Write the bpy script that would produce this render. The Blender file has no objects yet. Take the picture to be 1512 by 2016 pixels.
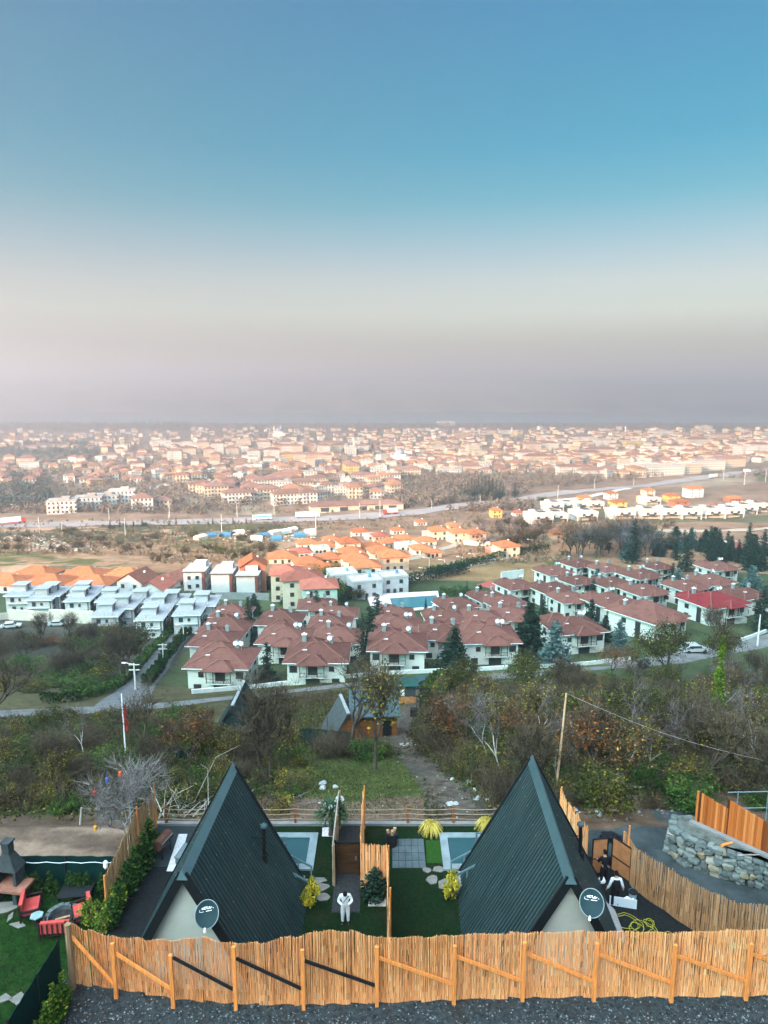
import bpy, bmesh, math, random
import numpy as np
from mathutils import Vector, Matrix, Euler
R = math.radians
rng = random.Random(7)
S = bpy.context.scene
C = S.collection

# ------------------------------------------------------------------ camera, sky, sun, exposure
CAMZ, PITCH, F = 24.5, R(10.1), 1362.0
cd = bpy.data.cameras.new('camera'); cam = bpy.data.objects.new('camera', cd); C.objects.link(cam)
cam.location = (0, 0, CAMZ); cam.rotation_euler = (math.pi / 2 - PITCH, 0, 0)
cd.sensor_fit = 'VERTICAL'; cd.angle_y = 2 * math.atan(1008 / F); cd.clip_start = .5; cd.clip_end = 60000
S.camera = cam

SUN_EL, SUN_AZ = R(15), R(38)          # sun stands behind the camera, to its left
SUNV = Vector((-math.sin(SUN_AZ) * math.cos(SUN_EL), -math.cos(SUN_AZ) * math.cos(SUN_EL), math.sin(SUN_EL)))
sl = bpy.data.lights.new('sun', 'SUN'); sun = bpy.data.objects.new('sun', sl); C.objects.link(sun)
sl.energy = 5.0; sl.angle = R(.53); sl.color = (1, .51, .26)
sun.rotation_euler = SUNV.to_track_quat('Z', 'Y').to_euler(); sun.location = (-50, -60, 300)

W = bpy.data.worlds.new('World'); S.world = W; W.use_nodes = True
nt = W.node_tree; nt.nodes.clear(); L = nt.links.new
out = nt.nodes.new('ShaderNodeOutputWorld'); bg = nt.nodes.new('ShaderNodeBackground')
sky = nt.nodes.new('ShaderNodeTexSky'); sky.sky_type = 'NISHITA'; sky.sun_disc = False
sky.sun_elevation = SUN_EL; sky.sun_rotation = math.pi + SUN_AZ; sky.air_density = 1.3; sky.dust_density = 1.0; sky.ozone_density = 2.0
tc = nt.nodes.new('ShaderNodeTexCoord'); sx = nt.nodes.new('ShaderNodeSeparateXYZ')
rp = nt.nodes.new('ShaderNodeValToRGB'); mx = nt.nodes.new('ShaderNodeMix'); mx.data_type = 'RGBA'; mx.blend_type = 'MULTIPLY'; mx.inputs[0].default_value = 1
L(tc.outputs['Generated'], sx.inputs[0]); L(sx.outputs['Z'], rp.inputs[0])
FILL_GLOW = (21.0, 13.6, 11.6)
SKYRAMP = [(0.0, (0.3, 0.27, 0.32)), (0.06, (0.281, 0.27, 0.297)), (0.1, (0.416, 0.373, 0.367)), (0.141, (0.41, 0.356, 0.346)), (0.18, (0.292, 0.324, 0.335)), (0.241, (0.076, 0.281, 0.302)), (0.3, (0.002, 0.259, 0.302)), (0.353, (0.0, 0.254, 0.302)), (0.445, (0.0, 0.243, 0.324)), (0.6, (0.5, 0.7, 0.66)), (1, (0.8, 0.9, 0.8))]
e = rp.color_ramp.elements
while len(e) < len(SKYRAMP): e.new(.5)
for i, (p, c) in enumerate(SKYRAMP): e[i].position = p; e[i].color = (*c, 1)
L(sky.outputs[0], mx.inputs[6]); L(rp.outputs[0], mx.inputs[7])
# glow added to the unseen sky behind the camera, to brighten the shade
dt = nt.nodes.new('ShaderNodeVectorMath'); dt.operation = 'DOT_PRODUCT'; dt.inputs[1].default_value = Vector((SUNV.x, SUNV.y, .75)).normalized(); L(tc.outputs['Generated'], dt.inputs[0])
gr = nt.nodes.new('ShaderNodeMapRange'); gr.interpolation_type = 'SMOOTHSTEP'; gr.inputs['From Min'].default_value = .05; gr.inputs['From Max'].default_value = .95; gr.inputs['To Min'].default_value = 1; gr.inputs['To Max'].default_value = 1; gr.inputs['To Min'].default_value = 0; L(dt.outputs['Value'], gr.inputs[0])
gm = nt.nodes.new('ShaderNodeMix'); gm.data_type = 'RGBA'; gm.blend_type = 'MULTIPLY'; gm.inputs[7].default_value = (*FILL_GLOW, 1); L(gr.outputs[0], gm.inputs[0]); L(mx.outputs[2], gm.inputs[6]); L(gm.outputs[2], bg.inputs[0])
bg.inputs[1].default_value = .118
L(bg.outputs[0], out.inputs[0])
S.view_settings.view_transform = 'Standard'; S.view_settings.look = 'None'; S.view_settings.exposure = 1.74; S.view_settings.gamma = 1
S.cycles.max_bounces = 5; S.cycles.diffuse_bounces = 2; S.cycles.transparent_max_bounces = 8; S.cycles.volume_bounces = 0
S.cycles.use_denoising = True

# ------------------------------------------------------------------ materials
MATS = {}
def _mat(name):
    m = bpy.data.materials.new(name); m.use_nodes = True; t = m.node_tree
    return m, t, t.nodes['Principled BSDF']
def _n(t, ty, **k):
    n = t.nodes.new(ty)
    for a, b in k.items(): setattr(n, a, b)
    return n
def _ramp(t, stops):
    r = _n(t, 'ShaderNodeValToRGB'); el = r.color_ramp.elements
    while len(el) < len(stops): el.new(.5)
    for i, (p, c) in enumerate(stops): el[i].position = p; el[i].color = (*c, 1)
    return r
def scl(c, k): return tuple(min(1, max(0, x * k)) for x in c)
def M(name, col, rough=.8, var=.2, scale=3.0, metal=0, bump=0, detail=5, stretch=None, ovar=0, spec=None, col2=None):
    """plain surface: base colour broken up by noise in the object's own space"""
    if name in MATS: return MATS[name]
    m, t, b = _mat(name); tcn = _n(t, 'ShaderNodeTexCoord'); nz = _n(t, 'ShaderNodeTexNoise')
    nz.inputs['Scale'].default_value = scale; nz.inputs['Detail'].default_value = detail; nz.inputs['Roughness'].default_value = .62
    src = tcn.outputs['Object']
    if stretch:
        mp = _n(t, 'ShaderNodeMapping'); mp.inputs['Scale'].default_value = stretch; t.links.new(src, mp.inputs[0]); src = mp.outputs[0]
    t.links.new(src, nz.inputs['Vector'])
    r = _ramp(t, [(.3, scl(col, 1 - var)), (.5, col), (.72, scl(col, 1 + var))]); t.links.new(nz.outputs[0], r.inputs[0])
    o = r.outputs[0]
    if col2:                                                   # broad worn patches of a second colour
        n2 = _n(t, 'ShaderNodeTexNoise'); n2.inputs['Scale'].default_value = col2[1]; n2.inputs['Detail'].default_value = 7; n2.inputs['Roughness'].default_value = .65; t.links.new(tcn.outputs['Object'], n2.inputs['Vector'])
        k2 = _n(t, 'ShaderNodeMapRange'); k2.inputs['From Min'].default_value = .5; k2.inputs['From Max'].default_value = .68; k2.inputs['To Max'].default_value = col2[2]; t.links.new(n2.outputs[0], k2.inputs[0])
        x2 = _n(t, 'ShaderNodeMix', data_type='RGBA'); t.links.new(k2.outputs[0], x2.inputs[0]); t.links.new(o, x2.inputs[6]); x2.inputs[7].default_value = (*col2[0], 1); o = x2.outputs[2]
    if ovar:
        oi = _n(t, 'ShaderNodeObjectInfo'); h = _n(t, 'ShaderNodeHueSaturation'); mr = _n(t, 'ShaderNodeMapRange')
        mr.inputs['To Min'].default_value = 1 - ovar; mr.inputs['To Max'].default_value = 1 + ovar
        t.links.new(oi.outputs['Random'], mr.inputs[0]); t.links.new(mr.outputs[0], h.inputs['Value']); t.links.new(o, h.inputs['Color']); o = h.outputs[0]
    t.links.new(o, b.inputs['Base Color'])
    b.inputs['Roughness'].default_value = rough; b.inputs['Metallic'].default_value = metal; b.inputs['Specular IOR Level'].default_value = spec if spec is not None else .05 if rough > .65 else .2
    if bump:
        bp = _n(t, 'ShaderNodeBump'); bp.inputs['Strength'].default_value = bump; t.links.new(nz.outputs[0], bp.inputs['Height']); t.links.new(bp.outputs[0], b.inputs['Normal'])
    MATS[name] = m; return m
def MA(name, stops, rough=.9, ovar=.0, spec=.03, attr='Col'):
    """each face of the mesh carries a random number; the ramp turns it into its own colour"""
    if name in MATS: return MATS[name]
    m, t, b = _mat(name); a = _n(t, 'ShaderNodeAttribute', attribute_name=attr); r = _ramp(t, stops)
    t.links.new(a.outputs['Fac'], r.inputs[0]); o = r.outputs[0]
    if ovar:
        oi = _n(t, 'ShaderNodeObjectInfo'); h = _n(t, 'ShaderNodeHueSaturation'); mr = _n(t, 'ShaderNodeMapRange')
        mr.inputs['To Min'].default_value = 1 - ovar; mr.inputs['To Max'].default_value = 1 + ovar
        t.links.new(oi.outputs['Random'], mr.inputs[0]); t.links.new(mr.outputs[0], h.inputs['Value']); t.links.new(o, h.inputs['Color']); o = h.outputs[0]
    t.links.new(o, b.inputs['Base Color']); b.inputs['Roughness'].default_value = rough; b.inputs['Specular IOR Level'].default_value = spec
    MATS[name] = m; return m
def MW(name, col, px=2.8, pz=3.0, win=(.035, .04, .05)):
    """far plastered wall with rows of window openings"""
    if name in MATS: return MATS[name]
    m, t, b = _mat(name); tcn = _n(t, 'ShaderNodeTexCoord'); s = _n(t, 'ShaderNodeSeparateXYZ'); t.links.new(tcn.outputs['Object'], s.inputs[0])
    def ma(op, a, bb=None):
        n = _n(t, 'ShaderNodeMath', operation=op)
        for i, q in enumerate((a, bb)):
            if q is None: continue
            if isinstance(q, (int, float)): n.inputs[i].default_value = q
            else: t.links.new(q, n.inputs[i])
        return n.outputs[0]
    u = ma('FRACT', ma('DIVIDE', ma('ADD', ma('ADD', s.outputs['X'], s.outputs['Y']), 100.3), px)); w = ma('FRACT', ma('DIVIDE', ma('ADD', s.outputs['Z'], .0), pz))
    k = ma('MULTIPLY', ma('LESS_THAN', ma('ABSOLUTE', ma('SUBTRACT', u, .5)), .23), ma('LESS_THAN', ma('ABSOLUTE', ma('SUBTRACT', w, .55)), .25))
    nz = _n(t, 'ShaderNodeTexNoise'); nz.inputs['Scale'].default_value = .5; t.links.new(tcn.outputs['Object'], nz.inputs['Vector'])
    r = _ramp(t, [(.3, scl(col, .85)), (.7, scl(col, 1.08))]); t.links.new(nz.outputs[0], r.inputs[0])
    mxn = _n(t, 'ShaderNodeMix', data_type='RGBA'); t.links.new(k, mxn.inputs[0]); t.links.new(r.outputs[0], mxn.inputs[6]); mxn.inputs[7].default_value = (*win, 1)
    t.links.new(mxn.outputs[2], b.inputs['Base Color']); b.inputs['Roughness'].default_value = .85; b.inputs['Specular IOR Level'].default_value = .08
    MATS[name] = m; return m
def MT(name, col, period=.34, ovar=.22):
    """clay roof tiles: courses across the slope, weathering from noise"""
    if name in MATS: return MATS[name]
    m, t, b = _mat(name); tcn = _n(t, 'ShaderNodeTexCoord'); s = _n(t, 'ShaderNodeSeparateXYZ'); t.links.new(tcn.outputs['Object'], s.inputs[0])
    nz = _n(t, 'ShaderNodeTexNoise'); nz.inputs['Scale'].default_value = .9; nz.inputs['Detail'].default_value = 8; t.links.new(tcn.outputs['Object'], nz.inputs['Vector'])
    r = _ramp(t, [(.25, scl(col, .55)), (.45, col), (.75, scl(col, 1.25))]); t.links.new(nz.outputs[0], r.inputs[0])
    mu = _n(t, 'ShaderNodeMath', operation='MULTIPLY'); mu.inputs[1].default_value = 2 * math.pi / (period * .42); t.links.new(s.outputs['Z'], mu.inputs[0])
    si = _n(t, 'ShaderNodeMath', operation='SINE'); t.links.new(mu.outputs[0], si.inputs[0])
    mr = _n(t, 'ShaderNodeMapRange'); mr.inputs['From Min'].default_value = -1; mr.inputs['To Min'].default_value = .72; mr.inputs['To Max'].default_value = 1.1; t.links.new(si.outputs[0], mr.inputs[0])
    oi = _n(t, 'ShaderNodeObjectInfo'); mr2 = _n(t, 'ShaderNodeMapRange'); mr2.inputs['To Min'].default_value = 1 - ovar; mr2.inputs['To Max'].default_value = 1 + ovar; t.links.new(oi.outputs['Random'], mr2.inputs[0])
    m3 = _n(t, 'ShaderNodeMath', operation='MULTIPLY'); t.links.new(mr.outputs[0], m3.inputs[0]); t.links.new(mr2.outputs[0], m3.inputs[1])
    h = _n(t, 'ShaderNodeHueSaturation'); t.links.new(m3.outputs[0], h.inputs['Value']); t.links.new(r.outputs[0], h.inputs['Color']); t.links.new(h.outputs[0], b.inputs['Base Color'])
    bp = _n(t, 'ShaderNodeBump'); bp.inputs['Strength'].default_value = .3; t.links.new(si.outputs[0], bp.inputs['Height']); t.links.new(bp.outputs[0], b.inputs['Normal'])
    b.inputs['Roughness'].default_value = .85; b.inputs['Specular IOR Level'].default_value = .08
    MATS[name] = m; return m

# ------------------------------------------------------------------ mesh builder
class MB:
    def __init__(s): s.v = []; s.f = []; s.m = []; s.c = []
    def add(s, vs, fs, mi=0, c=0.5):
        n = len(s.v); s.v += [tuple(p) for p in vs]
        for q in fs: s.f.append(tuple(i + n for i in q)); s.m.append(mi); s.c.append(c)
        return s
    def box(s, x, y, z, sx, sy, sz, rz=0, mi=0, c=.5):      # z is the bottom
        a, b = math.cos(rz), math.sin(rz); vs = []
        for dz in (0, sz):
            for dx, dy in ((-.5, -.5), (.5, -.5), (.5, .5), (-.5, .5)):
                X, Y = dx * sx, dy * sy; vs.append((x + X * a - Y * b, y + X * b + Y * a, z + dz))
        return s.add(vs, [(3, 2, 1, 0), (4, 5, 6, 7), (0, 1, 5, 4), (1, 2, 6, 5), (2, 3, 7, 6), (3, 0, 4, 7)], mi, c)
    def tube(s, pts, rad, n=6, mi=0, c=.5, cap=True):
        pts = [Vector(p) for p in pts]
        if not isinstance(rad, (list, tuple)): rad = [rad] * len(pts)
        rings = []; vs = []
        for i, p in enumerate(pts):
            d = (pts[min(i + 1, len(pts) - 1)] - pts[max(i - 1, 0)])
            d = d.normalized() if d.length > 1e-9 else Vector((0, 0, 1))
            u = d.orthogonal().normalized() if i == 0 else (U - d * U.dot(d)).normalized() if (U - d * U.dot(d)).length > 1e-6 else d.orthogonal().normalized()
            U = u; w = d.cross(u)
            for k in range(n):
                a = 2 * math.pi * k / n; vs.append(p + (u * math.cos(a) + w * math.sin(a)) * rad[i])
        fs = []
        for i in range(len(pts) - 1):
            for k in range(n):
                a = i * n + k; b = i * n + (k + 1) % n; fs.append((a, b, b + n, a + n))
        if cap: fs.append(tuple(range(n - 1, -1, -1))); fs.append(tuple(range((len(pts) - 1) * n, len(pts) * n)))
        return s.add(vs, fs, mi, c)
    def bar(s, p, q, w, h, mi=0, c=.5):                      # square timber from p to q
        p, q = Vector(p), Vector(q); d = (q - p).normalized(); u = d.cross(Vector((0, 0, 1)))
        u = u.normalized() if u.length > 1e-4 else Vector((1, 0, 0)); n = u.cross(d); vs = []
        for e_ in (p, q):
            for a, b in ((-1, -1), (1, -1), (1, 1), (-1, 1)): vs.append(e_ + u * a * w / 2 + n * b * h / 2)
        return s.add(vs, [(3, 2, 1, 0), (4, 5, 6, 7), (0, 1, 5, 4), (1, 2, 6, 5), (2, 3, 7, 6), (3, 0, 4, 7)], mi, c)
    def prism(s, poly, z0, z1, mi=0, c=.5):
        n = len(poly); vs = [(x, y, z0) for x, y in poly] + [(x, y, z1) for x, y in poly]
        return s.add(vs, [tuple(range(n - 1, -1, -1)), tuple(range(n, 2 * n))] + [(i, (i + 1) % n, n + (i + 1) % n, n + i) for i in range(n)], mi, c)
    def hip(s, x, y, w, d, z, rise, mi=0, th=.16, rid=None):  # hip roof with a thin eave; ridge along the longer side
        a, b = w / 2, d / 2
        if w >= d: r1, r2 = (x - (a - b) - .02, y), (x + (a - b) + .02, y)
        else: r1, r2 = (x, y - (b - a) - .02), (x, y + (b - a) + .02)
        q = [(x - a, y - b), (x + a, y - b), (x + a, y + b), (x - a, y + b)]
        vs = [(*p, z) for p in q] + [(*p, z + th) for p in q] + [(*r1, z + th + rise), (*r2, z + th + rise)]
        sides = [(4, 5, 9, 8), (5, 6, 9), (6, 7, 8, 9), (7, 4, 8)] if w >= d else [(4, 5, 8), (5, 6, 9, 8), (6, 7, 9), (7, 4, 8, 9)]
        s.add(vs, [(3, 2, 1, 0), (0, 1, 5, 4), (1, 2, 6, 5), (2, 3, 7, 6), (3, 0, 4, 7)] + sides, mi)
        if rid is not None:
            z2 = z + th + .03
            for i, p in enumerate(q):
                e_ = (r1 if (i in (0, 3)) else r2) if w >= d else (r1 if i in (0, 1) else r2)
                rid.bar((*p, z2), (*e_, z2 + rise), .26, .1)
            if (Vector(r1) - Vector(r2)).length > .1: rid.bar((*r1, z2 + rise), (*r2, z2 + rise), .28, .1)
        return s
    def gable(s, x, y, w, d, z, rise, mi=0, th=.16):           # ridge along y
        a, b = w / 2, d / 2
        vs = [(x - a, y - b, z), (x, y - b, z + rise), (x + a, y - b, z), (x - a, y + b, z), (x, y + b, z + rise), (x + a, y + b, z)]
        vs += [(p[0], p[1], p[2] + th) for p in vs]
        return s.add(vs, [(0, 1, 4, 3), (1, 2, 5, 4), (9, 10, 7, 6), (10, 11, 8, 7), (0, 6, 7, 1), (1, 7, 8, 2), (4, 10, 9, 3), (5, 11, 10, 4), (0, 3, 9, 6), (2, 8, 11, 5)], mi)
    def mesh(s, name, mats, smooth=False):
        me = bpy.data.meshes.new(name); me.from_pydata(s.v, [], s.f)
        for m in (mats if isinstance(mats, (list, tuple)) else [mats]): me.materials.append(m)
        if any(s.m): me.polygons.foreach_set('material_index', s.m)
        if smooth: me.polygons.foreach_set('use_smooth', [True] * len(s.f))
        at = me.attributes.new('Col', 'FLOAT', 'FACE'); at.data.foreach_set('value', s.c)
        me.update(); return me
    def build(s, name, mats, parent=None, loc=(0, 0, 0), rz=0, smooth=False):
        return obj(name, s.mesh(name, mats, smooth), parent, loc, rz)
def obj(name, me, parent=None, loc=(0, 0, 0), rz=0):
    o = bpy.data.objects.new(name, me); C.objects.link(o); o.location = loc; o.rotation_euler = (0, 0, rz)
    if parent: o.parent = parent
    return o
def npmesh(name, V, Q, col, mat):                             # big meshes straight from arrays
    me = bpy.data.meshes.new(name); nv, (nf, k) = len(V), Q.shape
    me.vertices.add(nv); me.vertices.foreach_set('co', np.asarray(V, np.float32).ravel())
    me.loops.add(nf * k); me.loops.foreach_set('vertex_index', Q.astype(np.int32).ravel())
    me.polygons.add(nf); me.polygons.foreach_set('loop_start', np.arange(0, nf * k, k, dtype=np.int32))
    if col is not None:
        at = me.attributes.new('Col', 'FLOAT', 'FACE'); at.data.foreach_set('value', np.asarray(col, np.float32))
    me.materials.append(mat); me.update(calc_edges=True); return me

# ------------------------------------------------------------------ things, labels, copies
ORD = ['leftmost', 'second', 'third', 'fourth', 'fifth', 'sixth', 'seventh', 'eighth', 'ninth', 'tenth', 'eleventh', 'twelfth', 'thirteenth', 'fourteenth', 'fifteenth', 'sixteenth', 'seventeenth', 'eighteenth', 'nineteenth', 'twentieth']
def tag(o, label, cat, group=None):
    o['label'] = label; o['category'] = cat
    if group: o['group'] = group
    return o
def thing(name, label, cat, loc=(0, 0, 0), rz=0, group=None):
    o = bpy.data.objects.new(name, None); C.objects.link(o); o.location = loc; o.rotation_euler = (0, 0, rz); o.empty_display_size = .3
    return tag(o, label, cat, group)
def kind(o, k): o['kind'] = k; return o
KIDS = {}
def dup(o, loc, rz=0, sc=1.0, label=None, group=None):
    """a thing with copies of its parts and sub-parts"""
    c = o.copy(); C.objects.link(c); c.location = loc; c.rotation_euler = (0, 0, rz); c.scale = (sc, sc, sc) if not isinstance(sc, tuple) else sc
    if label: c['label'] = label
    if group: c['group'] = group
    if o.name not in KIDS: KIDS[o.name] = [(ch, list(ch.children)) for ch in o.children]
    for ch, gs in KIDS[o.name]:
        d = ch.copy(); C.objects.link(d); d.parent = c
        for g in gs: q = g.copy(); C.objects.link(q); q.parent = d
    return c
class Proto:
    """first use moves the thing itself, later uses copy it"""
    def __init__(s, o): s.o = o; s.used = False
    def put(s, loc, rz=0, sc=1.0, label=None, group=None):
        if s.used: return dup(s.o, loc, rz, sc, label, group)
        s.used = True; o = s.o; o.location = loc; o.rotation_euler = (0, 0, rz); o.scale = (sc, sc, sc) if not isinstance(sc, tuple) else sc
        if label: o['label'] = label
        if group: o['group'] = group
        KIDS[o.name] = [(ch, list(ch.children)) for ch in o.children]
        return o
LATER = []
def later(o, desc, where): LATER.append((o, desc, where)); return o
def px_of(p):
    x, y, z = p[0], p[1], p[2] - CAMZ
    zc = y * math.cos(PITCH) - z * math.sin(PITCH); yc = -y * math.sin(PITCH) - z * math.cos(PITCH)
    return (756 + F * x / max(zc, .1), 1008 + F * yc / max(zc, .1))
def finish_labels():
    by = {}
    for o, d, w in LATER: by.setdefault((d, w), []).append(o)
    for (d, w), os_ in by.items():
        os_.sort(key=lambda o: px_of(o.location)[0])
        for i, o in enumerate(os_):
            if len(os_) == 1: o['label'] = f'{d} {w}'
            else:
                n = len(os_); j = n - 1 - i
                s_ = 'leftmost' if i == 0 else 'rightmost' if j == 0 else (f'{ORD[i]} from left' if i <= j else f'{ORD[j]} from right') if min(i, j) < 20 else None
                o['label'] = f'{d} {w}, {s_}' if s_ else f'{d} {w}, near the middle'

# ------------------------------------------------------------------ the lie of the land
KY = np.array([-3000, 10, 19, 23, 35.6, 36.4, 45, 61, 80, 92, 104, 113, 122, 130, 160, 210, 300, 430, 700, 1100, 1700, 2650, 2800, 5000], float)
KZ = np.array([0, 0, 0, 0, 0, -.45, -3.1, -8.2, -14.5, -19.0, -23.6, -26.3, -27.8, -29.2, -31, -34, -46, -60, -72, -86, -97, -104, -112, -112], float)
SH = np.array([(-600, 201), (-146, 201), (-115, 200), (-54, 198), (-21, 205), (15, 209), (36, 249), (64, 291), (98, 331), (143, 351), (207, 366), (407, 376)], float)   # far edge of the hill's shadow
def _noise(x, y, s):
    return np.sin(x / s + 1.3 * np.sin(y / s * .7)) * np.cos(y / s * 1.1 + .9 * np.sin(x / s * .6))
def T(x, y):
    x = np.asarray(x, float); y = np.asarray(y, float)
    z = np.interp(y, KY, KZ)
    k = np.clip((y - 37) / 20, 0, 1)
    z = z + k * (.5 * _noise(x, y, 9) + .7 * _noise(x + 40, y, 23) * np.clip((200 - y) / 60, .35, 1))
    z = z + np.clip((y - 260) / 200, 0, 1) * np.clip((2300 - y) / 400, 0, 1) * (2.0 * _noise(x, y, 70))
    z = z + np.clip((y - 500) / 500, 0, 1) * np.clip((2500 - y) / 600, 0, 1) * np.clip((x - 100) / 900, 0, 1) * 10
    z = z + .75 * np.exp(-((x - 13.4) ** 2 / 5 + (y - 37.2) ** 2 / 1.6)) + .3 * np.exp(-((x - 17) ** 2 / 3 + (y - 37.8) ** 2 / 1.0))
    # the mountain side behind the camera
    t = np.clip((-y + 2) / 202, 0, 1); dx, dy = math.sin(SUN_AZ), math.cos(SUN_AZ); yc = np.maximum(y, -200)
    by = 250.0
    for _ in range(3): by = np.interp(x + (by - yc) * dx / dy, SH[:, 0], SH[:, 1])
    dist = (by - yc) / dy
    crest = np.interp(by, KY, KZ) + dist * math.tan(SUN_EL)
    hill = (crest + 3 * _noise(x, y, 31)) * (t * t * (3 - 2 * t))
    return np.where(y < 2, hill, z)
def Tz(x, y): return float(T(x, y))
TT = np.concatenate([np.linspace(14, 60, 700), np.geomspace(60, 6000, 3500)])
def ray(px, py):
    u, v = (px - 756) / F, (py - 1008) / F
    return np.array((u, math.cos(PITCH) - v * math.sin(PITCH), -math.sin(PITCH) - v * math.cos(PITCH)))
def hit(px, py, h=0.0):
    """ground point below the spot that the photo shows at this pixel, h metres above the ground"""
    d = ray(px, py); P = np.outer(TT, d) + np.array((0, 0, CAMZ)); g = P[:, 2] - T(P[:, 0], P[:, 1]) - h
    i = int(np.argmax(g < 0)) if (g < 0).any() else len(TT) - 1
    a = g[i - 1] / (g[i - 1] - g[i] + 1e-9) if i else 0
    p = P[i - 1] * (1 - a) + P[i] * a if i else P[0]
    return Vector((p[0], p[1], Tz(p[0], p[1])))
def onz(px, py, z):                                            # point at world height z
    d = ray(px, py); t = (z - CAMZ) / d[2]; return Vector((d[0] * t, d[1] * t, z))
def atY(px, py, Y):                                            # point at distance Y
    d = ray(px, py); t = Y / d[1]; return Vector((d[0] * t, Y, CAMZ + d[2] * t))
# ------------------------------------------------------------------ ground, water, far hills
def zone(x, y):
    """what covers the ground at each place: its own base colour"""
    n = len(x); c = np.tile((.075, .068, .035), (n, 1))
    def put(mask, col): c[mask] = col
    nz = _noise(x, y, 6) * .5 + _noise(x + 9, y - 4, 2.3) * .5
    put(y < 44, (.14, .095, .065))
    put((y < 60) & (y > 37) & (nz > .2), (.06, .075, .03))
    put((x < -8) & (y > 30.6) & (y < 37.0 + 1.2 * nz), (.135, .095, .068))
    put((x < -8) & (y > 30.9) & (y < 36.4 + 1.2 * nz) & (nz + .8 * np.sin(y * 1.9 + x * .25) > -.05), (.25, .175, .125))
    put((x > 7) & (y > 29) & (y < 38.2 + 2 * nz) & (x < 22), (.045, .060, .060))
    put((x > 10.4) & (y > 35.2 + .8 * nz) & (x < 15.6 + nz) & (y < 40), (.13, .088, .055))
    put((y > 35.7) & (y < 37.6 + nz) & (x < 10), (.105, .072, .05))
    put((np.abs(x + 2 - (y - 50) * .06) < 9 + 3 * nz) & (y > 42) & (y < 60), (.075, .092, .03))
    put((y > 112) & (y < 222), (.055, .075, .035))
    put((y > 108) & (y < 165) & (x < -42), (.06, .06, .045))
    put((y >= 222) & (y < 330), (.26, .15, .085))
    put((y >= 222) & (y < 440) & (nz + _noise(x, y, 37) > .35), (.34, .205, .125))
    put((y >= 222) & (y < 440) & (nz + _noise(x + 90, y, 29) > .8), (.11, .105, .04))
    put((y >= 330) & (x > -50) & (y < 500), (.24, .145, .09))
    put(y >= 440, (.22, .14, .095))
    put((y >= 440) & (_noise(x, y, 90) > .45), (.12, .11, .06))
    put((y >= 440) & (_noise(x + 70, y, 60) > .62), (.27, .20, .14))
    # dry field beside the new houses
    put((x > 10) & (x < 60) & (y > 205) & (y < 252), (.24, .15, .07))
    return c
def build_ground():
    ys = np.concatenate([np.linspace(-1100, -320, 18), np.linspace(-300, -4, 60), np.linspace(-2, 21, 12), np.linspace(22, 60, 120), np.geomspace(60.4, 2800, 300)])
    s = np.linspace(-1, 1, 300)
    wid = np.where(ys < 0, 950, np.maximum(60 + .85 * ys, 950 - 40 * np.clip(ys, 0, 22)))
    X = wid[:, None] * np.sign(s)[None, :] * np.abs(s)[None, :] ** np.where(ys < 24, 2.0, 1.0)[:, None]; Y = np.repeat(ys[:, None], len(s), 1)
    Z = T(X, Y); V = np.stack([X, Y, Z], -1).reshape(-1, 3); nr, ncol = X.shape
    i = np.arange(nr - 1)[:, None] * ncol + np.arange(ncol - 1)[None, :]
    Q = np.stack([i, i + 1, i + 1 + ncol, i + ncol], -1).reshape(-1, 4)
    m, t, b = _mat('earth'); a = _n(t, 'ShaderNodeAttribute', attribute_name='Zone'); g = _n(t, 'ShaderNodeTexCoord')
    def noise(sc, det):
        n = _n(t, 'ShaderNodeTexNoise'); n.inputs['Scale'].default_value = sc; n.inputs['Detail'].default_value = det; n.inputs['Roughness'].default_value = .7
        t.links.new(g.outputs['Object'], n.inputs['Vector']); return n.outputs[0]
    n1, n2 = noise(.9, 10), noise(.05, 8)
    mu = _n(t, 'ShaderNodeMath', operation='MULTIPLY'); t.links.new(n1, mu.inputs[0]); t.links.new(n2, mu.inputs[1])
    mr = _n(t, 'ShaderNodeMapRange'); mr.inputs['From Min'].default_value = .1; mr.inputs['From Max'].default_value = .42; mr.inputs['To Min'].default_value = .35; mr.inputs['To Max'].default_value = 1.65; t.links.new(mu.outputs[0], mr.inputs[0])
    h = _n(t, 'ShaderNodeHueSaturation'); t.links.new(a.outputs['Color'], h.inputs['Color']); t.links.new(mr.outputs[0], h.inputs['Value']); t.links.new(h.outputs[0], b.inputs['Base Color'])
    bp = _n(t, 'ShaderNodeBump'); bp.inputs['Strength'].default_value = .7; bp.inputs['Distance'].default_value = .3; t.links.new(n1, bp.inputs['Height']); t.links.new(bp.outputs[0], b.inputs['Normal'])
    b.inputs['Roughness'].default_value = 1; b.inputs['Specular IOR Level'].default_value = .05
    me = npmesh('ground', V, Q, None, m); at = me.attributes.new('Zone', 'FLOAT_COLOR', 'POINT')
    zc = zone(V[:, 0], V[:, 1]); at.data.foreach_set('color', np.concatenate([zc, np.ones((len(zc), 1))], 1).astype(np.float32).ravel())
    kind(obj('ground', me), 'structure')
build_ground()
mb = MB(); mb.add([(-7900, 2300, -106), (7900, 2300, -106), (7900, 6900, -106), (-7900, 6900, -106)], [(0, 1, 2, 3)])
kind(mb.build('water', M('water', (.24, .24, .24), .55, .1, .02, bump=.05)), 'structure')
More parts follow.
